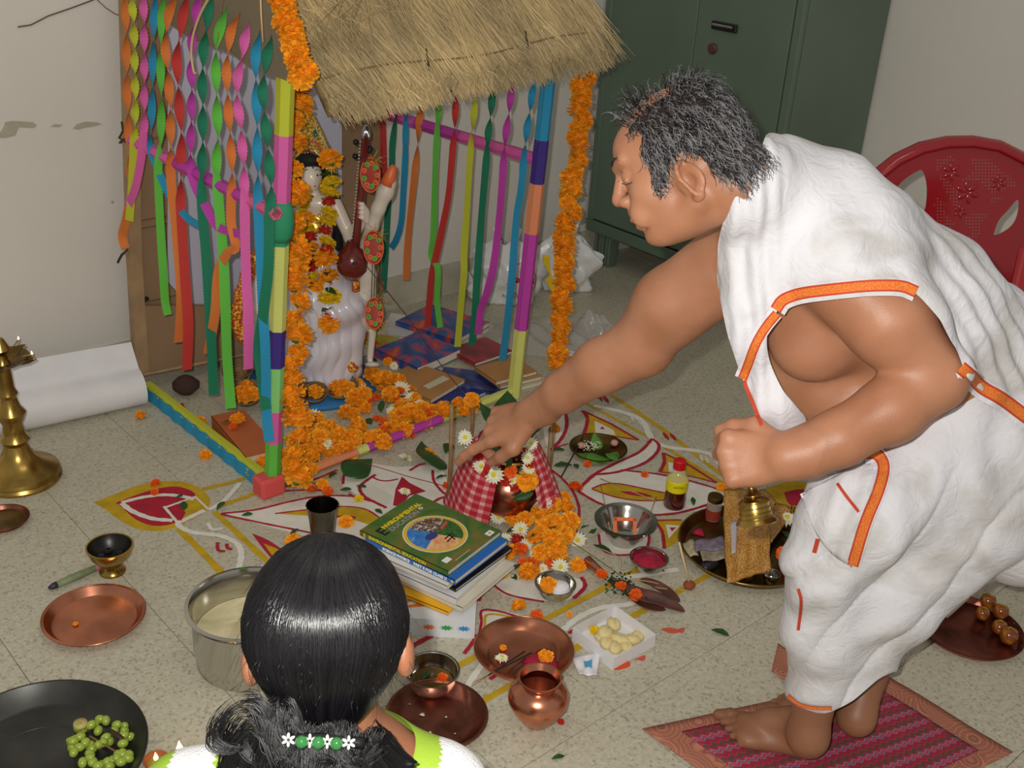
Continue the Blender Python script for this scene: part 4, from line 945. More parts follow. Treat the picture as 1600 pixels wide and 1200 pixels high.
# copper plate bottom
p = on(682, 1128); t = thing('copper_plate', 'dull stained copper plate beside the girl\'s right shoulder', 'plate', p); vessel('dish', p, plate(.105, .022, .075), COPD, t); rmt(p, .105, .0225, COPD, t)
for x, y, r in ((660, 1116, .006), (672, 1144, .004), (640, 1100, .003), (697, 1120, .003), (711, 1146, .002)): obj('rice_smear', G().lathe([(0, .0012), (r, 0)], 9, mx=Matrix.Translation(on(x, y, .0045)), wob=lambda a, k: 1+.3*math.sin(a*3)), M('chalky_smear', (206, 206, 176), .9), t)
# small steel bowl with sweet and flower
p = on(674, 1075); t = thing('steel_bowl', 'small steel bowl with brown liquid and a red flower near the girl', 'bowl', p); vessel('cup', p, bowl(.056, .052, .03), STL, t)
vessel('syrup', p+Vector((0, 0, .02)), [(.046, 0), (0, .0004)], M('brown_syrup', (104, 76, 30), .15), t)
tag(put('d', p+Vector((.02, -.012, .022)), .012, (0, 0, 0)), 'red orange flower floating in the small steel bowl', 'flower'); tag(put('l', p+Vector((-.002, .018, .024)), .016, (0, 0, .4)), 'green leaf in the small steel bowl', 'leaf')
# steel bowl with orange frame
p = on(976, 838); t = thing('steel_bowl', 'wide steel bowl holding an orange square frame and leaves', 'bowl', p)
pr = [(0, .0004), (.036, .0004), (.038, .008), (.052, .022), (.066, .046), (.070, .052), (.083, .055), (.083, .057), (.070, .0555), (.063, .046), (.05, .023), (.034, .01), (0, .008)]
p = on(974, 846); pr = [(a, b*1.22) for a, b in pr]; t.location = p; vessel('cup', p, pr, STL, t, 64)
c = p+Vector((0, 0, .040)); mxf = frame(c, CR, (CU+Vector((0, 0, .2)))); g = G()
for (x, y, w_, h_) in ((0, .026, .06, .010), (-.026, 0, .010, .058), (.026, 0, .009, .058)): g.box((x, y, 0), (w_, h_, .002), mx=mxf)
tag(obj('orange_frame', g, M('orange_card', (236, 120, 66), .5), smooth=False), 'orange paper square frame standing inside the wide steel bowl', 'frame')
for i, (dx, dy, s2) in enumerate(((.0, -.016, .014), (.004, .014, .018))): tag(put('l', p+CR*dx+Vector((0, 0, .018+.006*i))+CU*dy*.5, s2, (0, .2, 1.2*i+.9)), ['dark green leaf inside the orange frame in the bowl', 'green leaf at the bottom of the wide steel bowl'][1-i], 'leaf')
for i, (a, b, h1, h2) in enumerate((((955, 836), (938, 756), .02, .06), ((1012, 812), (1025, 776), .055, .06), ((1025, 783), (938, 748), .058, .002))):
    tag(obj('straw_stalk', G().tube([on(*a, h1), on((a[0]+b[0])/2, (a[1]+b[1])/2, (h1+h2)/2+.01), on(*b, h2)], .0013, 5), M('dry_stalk', (188, 164, 118), .8)), ['thin dry stalk standing up from the orange frame bowl', 'dry stalk leaning on the right rim of the bowl', 'long dry stalk lying from bowl rim to painted lotus'][i], 'stalk')
# red powder bowl
p = on(1012, 888); t = thing('steel_bowl', 'small steel bowl full of crimson powder in front of the thali', 'bowl', p); vessel('cup', p, bowl(.046, .034, .022), STL, t)
vessel('crimson_powder', p+Vector((0, 0, .018)), [(.041, 0), (.03, .006), (.012, .009), (0, .008)], POW, t, 32, lambda a, k: 1+.03*math.sin(a*5))
# honey bottle
p = on(1053, 790); t = thing('honey_bottle', 'small honey bottle with red cap and yellow label on the painted petals', 'bottle', p)
GLS = M('clear_plastic', (226, 230, 214), .08, alpha=.28, coat=.6); HON = M('dark_honey', (74, 20, 12), .1, coat=.8)
vessel('bottle_body', p, [(0, .001), (.023, .001), (.025, .006), (.0235, .03), (.0225, .045), (.024, .06), (.0235, .075), (.017, .09), (.012, .097), (.012, .104), (0, .104)], GLS, t)
vessel('honey', p, [(0, .0008), (.0236, .0008), (.0258, .006), (.0242, .03), (.0234, .0445), (0, .0448)], HON, t)
vessel('label', p, [(.0236, .045), (.0248, .046), (.0248, .071), (.0236, .072)], M('label_yellow', (240, 224, 16), .4), t)
vessel('cap', p, [(0, .122), (.012, .122), (.0145, .119), (.0145, .1), (0, .1)], M('red_cap', (206, 20, 28), .35), t, wob=lambda a, k: 1+.02*math.sin(a*24))
mt_ = frame(p-FW*0+(CC-p).normalized()*0+Vector((0, 0, .06)), hrv := Vector((FW.y, -FW.x, 0)).normalized(), (0, 0, 1)); nf = Vector((-FW.x, -FW.y, 0)).normalized()
HT = text('HONEY', Matrix.Translation(nf*.0252+hrv*-.011) @ mt_, .0075, M('label_ink', (60, 70, 20), .5), t); 
t.scale = (1.22, 1.22, 1.22)
# leaf plate, back
p = on(934, 706); t = thing('brass_plate', 'small dark brass plate of betel leaves near the hut corner', 'plate', p); vessel('dish', p, plate(.088, .016, .06), BRSD, t)
BLF = M('betel_leaf', (96, 158, 60), .35, var=.2, vs=30)
def heart_leaf(nm, p, r, rot, mat, lab):
    g = G(); g.grid(lambda u, v: ((u*2-1)*1.0, (v*2-1)*(.72*math.sin(math.pi*min(1, max(0, u))**.7)), .12*(1-abs(v*2-1))*math.sin(u*3)+.05*math.sin(u*7)), 12, 6, thick=.01)
    o = obj(nm, g, mat, local=True); o.matrix_basis = Matrix.Translation(p) @ Matrix.Rotation(rot[2], 4, 'Z') @ Matrix.Rotation(rot[1], 4, 'Y') @ Matrix.Rotation(rot[0], 4, 'X') @ Matrix.Scale(r, 4); return tag(o, lab, 'leaf')
for i, (x, y, r, a, z, lb) in enumerate(((912, 712, .03, .3, .006, 'left bright betel leaf on the dark brass plate'), (935, 717, .04, -.4, .010, 'large front betel leaf on the dark brass plate'), (960, 712, .036, .5, .014, 'right betel leaf on the dark brass plate'), (932, 690, .03, 1.2, .018, 'upright rear betel leaf on the dark brass plate'))): heart_leaf('betel_leaf', on(x, y, z), r, (.15, .15 if i < 3 else -.8, a), BLF, lb)
for x, y, c in ((908, 696, (206, 150, 130)), (960, 692, (210, 160, 140))): tag(obj('betel_nut', G().ell(tuple(on(x, y, .014)), (.012, .012, .010), 0, 14, 9), M('nut_pink', c, .6)), 'pinkish betel nut on the %s side of the leaf plate' % ('left' if x < 930 else 'right'), 'nut')
g = G()
for k in range(60): q = on(ru(912, 938), ru(692, 704), .018); g.ell(tuple(q+Vector((0, 0, ru(0, .008)))), (.003, .002, .002), 0, 5, 4)
tag(obj('rice_grains', g, M('rice', (226, 222, 200), .7)), 'small heap of white rice on the betel leaf plate', 'rice', kind='stuff')
a_, b_ = on(911, 683, .02), on(877, 745, .004); tag(obj('incense_stick', G().tube([a_, b_], .0022, 6), INC), 'black incense stick leaning from the leaf plate to the floor', 'incense stick')
# kalash -----------------------------------------------------------------
kp_ = on(792, 800); hr2 = hrv; toC = nf
t = thing('copper_urn', 'copper ritual urn wrapped in red gingham cloth under the man\'s hand', 'urn', kp_)
pr = [(0, .001), (.045, .001), (.055, .008), (.083, .045), (.092, .085), (.085, .12), (.06, .145), (.045, .152), (.05, .168), (.062, .178), (.06, .18), (.045, .168), (0, .165)]
vessel('urn_body', kp_, pr, COP, t, 56)
vessel('brass_neck', kp_, [(.047, .15), (.053, .155), (.05, .17), (.064, .18), (.068, .186), (.062, .19), (0, .188)], BRS, t)
def ging():
    mt, t_, b = nt('red_gingham'); L = t_.links.new; uv = N(t_, 'ShaderNodeUVMap'); sp = N(t_, 'ShaderNodeSeparateXYZ'); L(uv.outputs[0], sp.inputs[0]); outs = []
    for ax in (0, 1):
        m1 = N(t_, 'ShaderNodeMath', operation='FRACT'); mm = N(t_, 'ShaderNodeMath', operation='MULTIPLY', i_1=1.0); L(sp.outputs[ax], mm.inputs[0]); L(mm.outputs[0], m1.inputs[0]); g1 = N(t_, 'ShaderNodeMath', operation='GREATER_THAN', i_1=.42); L(m1.outputs[0], g1.inputs[0]); outs.append(g1)
    ad = N(t_, 'ShaderNodeMath', operation='ADD'); L(outs[0].outputs[0], ad.inputs[0]); L(outs[1].outputs[0], ad.inputs[1]); hf_ = N(t_, 'ShaderNodeMath', operation='MULTIPLY', i_1=.5); L(ad.outputs[0], hf_.inputs[0])
    rp = ramp(t_, [(0, (226, 172, 168)), (.33, (210, 88, 96)), (.7, (180, 32, 50))], 'CONSTANT'); L(hf_.outputs[0], rp.inputs[0]); L(rp.outputs[0], b.inputs['Base Color']); b.inputs['Roughness'].default_value = .85; return mt
GING = ging()
def cloth(nm, fn, nu, nv, su, sv, mat, parent, thick=.0015):
    g = G(); g.grid(fn, nu, nv, thick=thick); o = obj(nm, g, mat, parent); me = o.data; uvl = me.uv_layers.new(name='UVMap'); W = nu+1; n0 = W*(nv+1)
    for li, lp_ in enumerate(me.loops): vi = lp_.vertex_index % n0; uvl.data[li].uv = ((vi % W)/nu*su, (vi//W)/nv*sv)
    return o
def drap(phi0, phi1, r0, r1, z0, z1, wav=.006, lean=0):
    def fn(u, v):
        ph = phi0+(phi1-phi0)*u; rr = r0+(r1-r0)*(v**.7)+wav*v*math.sin(u*17+v*2); zz = z0+(z1-z0)*v+.012*math.sin(u*5)*v
        return kp_+toC*(rr*math.cos(ph))+hr2*(rr*math.sin(ph)+lean*v)+Vector((0, 0, max(.004, zz)))
    return fn
cloth('gingham_cloth', drap(-2.6, -.22, .088, .150, .228, .004, .006, -.022), 50, 40, 9, 11, GING, t)
cloth('gingham_cloth', drap(.62, 1.9, .062, .135, .226, .045, .006, .01), 30, 30, 5, 8, GING, t)
obj('cloth_crown', G().lathe([(.055, .218), (.06, .23), (.045, .245), (.02, .25), (0, .25)], 30, mx=Matrix.Translation(kp_), wob=lambda a, k: 1+.08*math.sin(a*7)), M('red_cotton', (190, 40, 50), .85), t)
g = G(); rr_ = random.Random(4)
for k in range(90):
    a = rr_.uniform(0, 6.28); q = kp_+Vector((.058*math.cos(a), .058*math.sin(a), rr_.uniform(.19, .262)*1)); g.ell((0, 0, 0), (.006, .004, .0015), 0, 6, 4, Matrix.Translation(q) @ Matrix.Rotation(rr_.uniform(0, 3), 4, 'X') @ Matrix.Rotation(a, 4, 'Z'))
TIN = M('gold_foil', (236, 200, 90), .2, 1); obj('gold_tinsel', g, TIN, t)
tag(obj('coconut', G().ell(tuple(kp_+Vector((0, 0, .285))), (.046, .046, .05), 0, 24, 16), M('coconut_husk', (96, 72, 44), .9, bump=.8, bs=90)), 'brown coconut standing on top of the copper urn', 'coconut')
for i, (a, tl, r) in enumerate(((2.6, .5, .07), (-2.2, .4, .065), (1.7, .5, .06), (3.3, .35, .07))):
    heart_leaf('mango_leaf', kp_+toC*(.055*math.cos(a))+hr2*(.055*math.sin(a))+Vector((0, 0, .262+.008*i)), r, (.2, -tl, math.atan2(toC.y*math.cos(a)+hr2.y*math.sin(a), toC.x*math.cos(a)+hr2.x*math.sin(a))), M('mango_leaf', (40, 86, 34), .35, var=.2, vs=20), ['rear right green leaf fanned around the urn top', 'left green leaf fanned around the urn top', 'right green leaf fanned around the urn top', 'rear left green leaf fanned around the urn top'][i])
# four bamboo sticks round the urn with red thread
STK = [((700, 797), 632, 'left bamboo stick standing in front of the gingham cloth'), ((858, 750), 655, 'right bamboo stick beside the urn'), ((850, 790), 668, 'thin front bamboo stick standing in the flower heap'), ((735, 700), 628, 'rear bamboo stick topped by an orange marigold')]
tops = []
for i, ((x, y), yt, lb) in enumerate(STK):
    b_ = on(x, y); lo_, hi_ = 0, .5
    for _ in range(30):
        md = (lo_+hi_)/2
        if proj(b_+Vector((0, 0, md)))[1] > yt: lo_ = md
        else: hi_ = md
    tp = b_+Vector((0, 0, lo_)); tops.append(tp)
    tag(obj('bamboo_stick', G().tube([b_, b_.lerp(tp, .5)+hrv*.003, tp], [.0058, .006, .006] if i in (0, 3) else [.0035, .0035, .004], 7), M('bamboo', (166, 126, 84), .6, var=.2, vs=30)), lb, 'stick')
RTH = M('red_thread', (150, 30, 30), .8)
tag(obj('red_thread', G().tube(catmull([on(565, 722, .03), on(640, 745, .03), on(700, 762, .05), kp_+toC*.125+Vector((0, 0, .07)), on(858, 735, .05)], 6), .0012, 4), RTH), 'thin red thread strung from the base rod round the bamboo sticks', 'thread')
tag(obj('red_thread', G().tube(catmull([PX(560, 400, HX+.5), F(640, 500, .25), F(700, 585, .18), F(760, 650, .14)], 6), .0014, 4), M('brown_thread', (110, 52, 40), .8)), 'brown thread stretched over the school books from statue to urn', 'thread')
fl(737, 628, 'o', 12, 0, None).location = tops[3]+Vector((0, 0, -.002)); tag([o for o in COL.objects if o.name.startswith('marigold')][-1], 'orange marigold stuck on top of the rear bamboo stick', 'flower')
# garland of white chrysanthemums on the urn
def urnp(x, y, r=.105):
    d = ray(x, y); 
    for k in range(400):
        q = CC+d*(2.4+k*.002); v = q-kp_
        if Vector((v.x, v.y)).length < r: return q
    return D(x, y, 2.9)
gt = thing('chrysanthemum_garland', 'garland of white chrysanthemums and red buds looped over the urn front', 'garland', kp_+toC*.11)
path = [(727, 683), (737, 706), (750, 727), (772, 744), (800, 750), (822, 735), (828, 716), (829, 694)]
obj('string', G().tube(catmull([urnp(x, y) for x, y in path], 6), .0012, 4), STRING, gt)
for x, y, kd, r in ((727, 684, 'w', 13), (736, 707, 'w', 14), (751, 727, 'w', 13), (774, 742, 'w', 16), (800, 750, 'w', 11), (829, 694, 'w', 12), (824, 716, 'w', 11), (826, 731, 'w', 11), (797, 736, 'd', 10), (744, 697, 'r', 9), (748, 712, 'r', 9), (762, 736, 'r', 8), (790, 752, 'r', 9), (805, 760, 'r', 9), (829, 724, 'r', 8), (815, 740, 'l', 12), (823, 752, 'o', 17), (817, 775, 'l', 17), (776, 706, 'l', 14), (795, 724, 'l', 11)): put_face(kd, urnp(x, y, .11), wid(r, kp_), gt, .4)
# thali with offerings
p = on(1168, 862); t = thing('brass_tray', 'large dark brass tray crowded with jars and packets below the bell', 'tray', p); vessel('dish', p, plate(.185, .024, .16), BRSD, t, 64); rmt(p, .185, .0245, BRS, t)
jp = on(1113, 810, .003); j = thing('glass_jar', 'small glass jar of red powder with brass lid on the brass tray', 'jar', jp)
vessel('jar_body', jp, [(0, .001), (.021, .001), (.021, .05), (.018, .056), (.018, .06), (0, .06)], GLS, j); vessel('red_powder', jp, [(0, .003), (.0214, .003), (.0214, .034), (0, .034)], M('brick_powder', (150, 50, 26), .9), j); vessel('lid', jp, [(0, .074), (.020, .074), (.021, .071), (.021, .058), (0, .058)], BRSD, j, wob=lambda a, k: 1+.02*math.sin(a*30))
PKT = gmix('golden_packet', [(.35, (150, 96, 26)), (.5, (196, 134, 50)), (.62, (224, 178, 100))], 300, 0, .25, .6)
pk = thing('golden_packet', 'crinkled golden patterned packet lying across the brass tray', 'packet', on(1170, 850, .02))
P4 = [on(1132, 770, .07), on(1196, 768, .075), on(1202, 895, .03), on(1136, 912, .03)]
obj('packet_body', G().grid(lambda u, v: (P4[0].lerp(P4[1], u)).lerp(P4[3].lerp(P4[2], u), v)+Vector((0, 0, .014*math.sin(math.pi*u)*math.sin(math.pi*min(1, v*1.1))+.003*math.sin(v*17+u*5)+.002*math.sin(u*21))), 26, 30, thick=.01), PKT, pk)
P5 = [on(1190, 768, .05), on(1236, 800, .035), on(1205, 850, .03), on(1185, 800, .05)]; obj('packet_corner', G().grid(lambda u, v: (P5[0].lerp(P5[1], u)).lerp(P5[3].lerp(P5[2], u), v)+Vector((0, 0, .006*math.sin(u*9+v*4))), 12, 12, thick=.006), PKT, pk)
lbp = [on(1141, 815, .092), on(1152, 812, .094), on(1150, 864, .072), on(1143, 866, .070)]; obj('silver_label', G().grid(lambda u, v: lbp[0].lerp(lbp[1], u).lerp(lbp[3].lerp(lbp[2], u), v), 3, 8, thick=.001), M('silver_print', (190, 180, 180), .4), pk)
for i, (x, y, c, lb) in enumerate(((1166, 905, BRS, 'small brass cup under the golden packet on the tray'), (1203, 910, STL, 'small steel cup at the front edge of the brass tray'))):
    q = on(x, y, .003); c_ = thing('metal_cup', lb, 'cup', q); vessel('cup_body', q, bowl(.021, .028, .013, .001, .001), c, c_)
for i, (pts, c, lb) in enumerate(((((1085, 845), (1130, 838), (1135, 858), (1088, 862)), (150, 136, 158), 'purple grey banknote folded on the brass tray'), (((1092, 858), (1138, 850), (1142, 872), (1098, 878)), (176, 164, 140), 'cream banknote lying under the purple one on the tray'), (((1062, 850), (1084, 842), (1092, 868), (1066, 872)), (200, 186, 150), 'pale banknote hanging over the left tray edge'))):
    q = [on(x, y, .026-.003*i) for x, y in pts]; tag(obj('banknote', G().grid(lambda u, v: q[0].lerp(q[1], u).lerp(q[3].lerp(q[2], u), v)+Vector((0, 0, .003*math.sin(u*8+i))), 12, 5, thick=.0008), M('note_%d' % i, c, .7, var=.25, vs=60)), lb, 'banknote')
tag(obj('red_powder_heap', G().lathe([(.018, 0), (.01, .006), (0, .008)], 14, mx=Matrix.Translation(on(1092, 832, .004)), wob=lambda a, k: 1+.2*math.sin(a*3)), POW), 'small heap of crimson powder on the brass tray', 'powder', kind='stuff')
tag(obj('dark_cloth_bundle', G().ell(tuple(on(1108, 882, .009)), (.03, .018, .012), 0, 18, 9), M('dark_foil', (40, 38, 48), .3, bump=1, bs=80)), 'dark crumpled foil lump at the front of the brass tray', 'foil')
for i, (x, y, kd, r, z, lb) in enumerate(((1232, 838, 'l', 22, .02, 'dark leaf at the right of the golden packet'), (1224, 868, 'd', 12, .02, 'orange red marigold at the right of the golden packet'), (1226, 888, 'l', 15, .02, 'bright leaf at the right front of the tray'), (1228, 812, 'w', 16, .03, 'white chrysanthemum behind the waist flap on the tray'))): fl(x, y, kd, r, z, lb)
# ribbed brass stand on the tray's far side
g = G(); a_, b_ = on(1118, 778, .035), on(1262, 800, .035)
for k in range(34): q = a_.lerp(b_, k/33)+Vector((0, 0, -.02*abs(k/33-.5)*0)); g.tube([q, q+(b_-a_).normalized()*.0032], .011 if k % 2 else .009, 10)
bl = obj('bell_wand', g, BRSD); tag(bl, 'ribbed brass rod lying along the far rim of the tray', 'rod'); 
# hand bell
ft_ = X(1166, 722, 1.765) if 'X' in globals() else D(1166, 722, 1.765); 
up_ = (D(1168, 700, 1.765)-D(1184, 800, 1.765)).normalized(); bc = D(1183, 818, 1.765); dn = frame(bc, up_.orthogonal(), Vector((0, 0, 1)).cross(up_)); mz = Matrix.Identity(4); xx = up_.orthogonal().normalized(); yy = up_.cross(xx)
for i in range(3): mz[i][0] = xx[i]; mz[i][1] = yy[i]; mz[i][2] = up_[i]; mz[i][3] = bc[i]
bell = thing('hand_bell', 'ridged brass hand bell held in the man\'s left fist', 'bell', bc); bs_ = 1.0
vessel('bell_body', Vector((0, 0, 0)), [(.031, 0), (.0335, .002), (.031, .006), (.026, .012), (.024, .03), (.0235, .036), (.020, .04), (.013, .043), (.013, .046), (.009, .05), (.007, .056), (0, .056), (0, .052), (.011, .038), (.021, .03), (.024, .012), (.029, 0)], BRS, bell, 40, tilt=mz)
for z_, r_ in ((.010, .0275), (.018, .0256), (.026, .0248), (.034, .0242), (.045, .0140)): obj('ridge', G().tube([mz @ Vector((r_*math.cos(a), r_*math.sin(a), z_)) for a in [i*math.pi/16 for i in range(33)]], .0012, 6, cap=False), BRS, bell)
vessel('bell_handle', Vector((0, 0, 0)), [(0, .05), (.007, .052), (.006, .07), (.0075, .085), (.006, .10), (.008, .125), (.006, .14), (0, .142)], BRS, bell, 16, tilt=mz); vessel('clapper', Vector((0, 0, 0)), [(0, -.006), (.004, -.004), (.005, 0), (.002, .006), (.0015, .04), (0, .04)], BRSD, bell, 12, tilt=mz)
# steel cup with curd, copper tumbler lying, dry leaf, herb bundle
p = on(866, 930); t = thing('steel_bowl', 'small bell-metal bowl holding white curd and a marigold', 'bowl', p); vessel('cup', p, bowl(.047, .037, .024), BRSD if 0 else STL, t)
vessel('curd', p+Vector((0, 0, .020))+hrv*.012, [(.026, 0), (.022, .010), (.01, .015), (0, .016)], M('white_curd', (240, 240, 240), .5, sss=.2), t, 24)
tag(put('o', p-hrv*.018+Vector((0, 0, .022)), .022, (.3, 0, 0)), 'orange marigold dipped in the bowl beside the white curd', 'flower')
a_, b_ = on(917, 876, .016), on(952, 905, .012); cpt = thing('copper_tumbler', 'small copper tumbler lying on its side by the flower heap', 'tumbler', (a_+b_)/2)
d_ = (b_-a_).normalized(); mz2 = Matrix.Identity(4); xx = d_.orthogonal().normalized(); yy = d_.cross(xx)
for i in range(3): mz2[i][0] = xx[i]; mz2[i][1] = yy[i]; mz2[i][2] = d_[i]; mz2[i][3] = a_[i]
vessel('cup', Vector((0, 0, 0)), [(.0145, 0), (.015, .001), (.0115, .03), (.010, .058), (0, .058), (0, .055), (.0095, .055), (.013, .002)], COP, cpt, 28, tilt=mz2)
tag(put('d', on(940, 900, .018), .015, (0, 0, 0)), 'red orange flower resting on the lying copper tumbler', 'flower')
BAN = M('dried_bract', (112, 62, 52), .6, var=.35, vs=18, bump=.3, bs=60)
def bract(pts, w0, lift, lab):
    P = catmull([on(x, y, z) for x, y, z in pts], 8); n = len(P)-1
    def fn(u, v):
        i = min(n, int(u*n)); q = P[i]; t_ = (P[min(i+1, n)]-P[max(i-1, 0)]).normalized(); s_ = Vector((-t_.y, t_.x, 0)).normalized(); w_ = w0*math.sin(math.pi*min(1, .08+.92*u))**.6*(1 if u < .97 else .3); c_ = (v*2-1); return q+s_*w_*c_+Vector((0, 0, lift*c_*c_*math.sin(math.pi*u)))
    return tag(obj('dry_bract', G().grid(fn, 24, 8, thick=.0016), BAN), lab, 'dry leaf')
bract([(965, 912, .006), (1000, 935, .005), (1035, 945, .005), (1070, 955, .004)], .024, .018, 'long curled maroon banana bract on the floor'); bract([(1000, 905, .006), (1020, 915, .005), (1045, 930, .004), (1062, 940, .004)], .014, .012, 'shorter dark bract behind the long maroon one')
bract([(952, 905, .004), (975, 918, .004), (1010, 946, .003), (1040, 952, .003)], .02, .006, 'pale copper coloured bract under the maroon one')
g = G(); rr_ = random.Random(3)
for k in range(70):
    q = on(rr_.uniform(945, 990), rr_.uniform(895, 930), rr_.uniform(.006, .022)); a = rr_.uniform(0, 6.28); g.add([q, q+Vector((.010*math.cos(a), .010*math.sin(a), .004)), q+Vector((.008*math.cos(a+.7), .008*math.sin(a+.7), .001)), q+Vector((.005*math.cos(a+.4), .005*math.sin(a+.4), .006))], [(0, 1, 3), (0, 3, 2), (0, 2, 1)])
tag(obj('herb_bundle', g, LEAF, smooth=False), 'small grey green herb sprig among red flowers near the bract', 'herb', kind='stuff')
for x, y, r, lb in ((970, 918, 9, 'red flower on the herb sprig'), (994, 932, 11, 'orange red flower on the curled bract')): fl(x, y, 'd', r, .012, lb)
for i, (px, lb) in enumerate(((((880, 838), (950, 885), (975, 905)), 'long green stalk running from flower heap to herb sprig'), (((955, 905), (1010, 908), (1080, 925), (1100, 920)), 'thin dry stalk curving from herb sprig to stick lump'), (((975, 905), (1040, 920), (1085, 912)), 'second dry stalk over the curled bract'), (((940, 858), (968, 872), (971, 890)), 'bent dry twig on the white painted patch'))):
    tag(obj('stalk', G().tube(catmull([on(x, y, .01) for x, y in px], 6), .0013, 5), M('green_stalk' if i == 0 else 'dry_stalk', (110, 112, 50) if i == 0 else (188, 164, 118), .8)), lb, 'stalk')
q = on(1077, 914, .011); tag(obj('clay_lump', G().ell(tuple(q), (.016, .015, .011), 0, 16, 10), M('clay_red', (146, 74, 44), .8, bump=.5, bs=60)), 'small reddish clay lump with a stick pushed into it', 'clay lump')
tag(obj('pale_stick', G().tube([q+Vector((0, 0, .004)), D(1061, 847, depth(q)-.02)], .0028, 8), M('pale_wood', (222, 198, 150), .6)), 'pale round stick planted in the red clay lump', 'stick')
# sweet box
bp = [on(905, 978, .03), on(958, 1046-20, .03), on(1024, 992, .03), on(965, 948, .03)]
b0 = [on(910, 992), on(957, 1047), on(1022, 1010), on(960, 972)]
ex_ = (b0[1]-b0[0]); ey_ = (b0[2]-b0[1]); t = thing('sweet_box', 'open white card box with cream sweets on the floor', 'box', (b0[0]+b0[2])/2); WCARD = M('white_card_box', (232, 230, 232), .6)
A_ = b0[1]; e1 = (b0[2]-b0[1]); e1.z = 0; L1 = e1.length; e1.normalize(); e2_ = Vector((-e1.y, e1.x, 0)); L2 = (b0[0]-b0[1]).length; H_b = .034
mb2 = frame(A_, e1, e2_); obj('box_floor', G().box((L1/2, L2/2, .001), (L1, L2, .0015), mx=mb2), WCARD, t, smooth=False)
for (cx, cy, lx_, ly_) in ((L1/2, 0, L1, .0012), (L1/2, L2, L1, .0012), (0, L2/2, .0012, L2), (L1, L2/2, .0012, L2)): obj('box_side', G().box((cx, cy, H_b/2+.0005), (lx_+.0012, ly_, H_b), mx=mb2), WCARD, t, smooth=False)
SWT = M('milk_sweet', (226, 208, 150), .6, sss=.1, bump=.3, bs=70)
def sweet(x, y, z, rx, a, lb):
    g = G(); g.ell((0, 0, 0), (rx, rx*.82, rx*.62), 0, 16, 10); g.V = [(v[0], v[1], v[2]-(.18*rx*math.exp(-((v[1]/rx)**2)*40) if v[2] > 0 else 0)) for v in g.V]
    o = obj('milk_sweet', g, SWT, local=True); o.matrix_basis = Matrix.Translation(on(x, y, z)) @ Matrix.Rotation(a, 4, 'Z') @ Matrix.Rotation(.3, 4, 'X'); return tag(o, lb, 'sweet', 'cream milk sweets in the box')
for i, (x, y, z, r, a) in enumerate(((959, 975, .014, .0135, 1), (946, 988, .020, .0135, .3), (941, 996, .009, .0125, 2), (948, 1004, .010, .013, .6), (967, 998, .012, .0135, 1.8), (976, 1000, .012, .0125, 1.7), (962, 1012, .009, .0125, .4), (988, 999, .010, .0135, 2.4), (996, 995, .009, .012, .2), (980, 1010, .008, .012, .8))): sweet(x, y, z, r*1.6, a, 'cream coloured oval milk sweet in the white box')
fl(928, 986, 'y', 9, .004, 'yellow flower head in the corner of the sweet box')
# torn white packet with blue mark
q = [on(893, 1030, .002), on(938, 1020, .004), on(932, 1058, .006), on(905, 1056, .003)]
tp_ = tag(obj('paper_packet', G().grid(lambda u, v: q[0].lerp(q[1], u).lerp(q[3].lerp(q[2], u), v)+Vector((0, 0, .004+.004*math.sin(u*9)*math.sin(v*7))), 14, 12, thick=.001), M('crumpled_white', (232, 230, 234), .4)), 'crumpled white packet with blue print beside the sweet box', 'packet')
obj('blue_print', G().grid(lambda u, v: q[0].lerp(q[1], .38+.34*u).lerp(q[3].lerp(q[2], .38+.34*u), .3+.4*v)+Vector((0, 0, .0056+.004*math.sin((.38+.34*u)*9)*math.sin((.3+.4*v)*7))), 8, 8), M('print_sky', (80, 170, 220), .5), tp_)
tag(put('r', on(876, 1130, .001), .008, (0, 0, 0)), 'red petal lying at the foot of the copper water pot', 'petal')
for x, y, r, lb in ((1125, 988, 15, 'single dark green leaf on bare tiles near the man\'s foot'), (872, 1183, 11, 'small green leaf at the bottom edge below the copper pot'), (942, 857, 18, 'green leaf touching the wide steel bowl'), (1083, 783, 13, 'green leaf right of the honey bottle')): fl(x, y, 'l', r, .002, lb, rot=(0, 0, ru(0, 6)))
# ================================================================== FLOWERS STREWN ABOUT
def strew(items, grp, lab):
    for it in items:
        x, y, kd, r = it[:4]; z = it[4] if len(it) > 4 else 0
        l_ = lab[kd]; w_ = where(x, y)
        fl(x, y, kd, r, z, l_+' '+w_, grp+' '+w_, face=(kd == 'w'))
def where(x, y):
    if y > 765 or x > 745: # the heap before the urn
        return 'touching the school books' if x < 818 and y > 805 else 'right under the urn' if y < 803 else 'at the white curd bowl' if y > 872 else 'at the right edge of the urn heap' if x > 878 else 'in the middle of the urn heap'
    if x < 425: return 'outside the front left post'
    if y > 712: return 'at the foot of the front left post'
    if x < 520: return 'between the front left post and the blue board'
    if y < 612: return 'between the blue board and the school books' if x < 640 else 'against the brown exercise books'
    if x > 690: return 'behind the rear bamboo stick'
    if y > 668 and x < 640: return 'behind the front base rod, '+('its salmon end' if x < 535 else 'its magenta middle near the yellow tape' if x < 585 else 'magenta stretch nearest the urn')
    return ('before the brown exercise books, '+('left part' if x < 628 else 'middle part' if x < 660 else 'right part by the bamboo')) if x > 590 else 'in the middle of the hut floor'
HEAP = 'flowers heaped in front of the urn'
hl = {'o': 'bright orange marigold', 'w': 'white chrysanthemum', 'r': 'small red flower', 'd': 'small deep orange flower', 'l': 'dark green leaf', 'y': 'yellow flower head'}
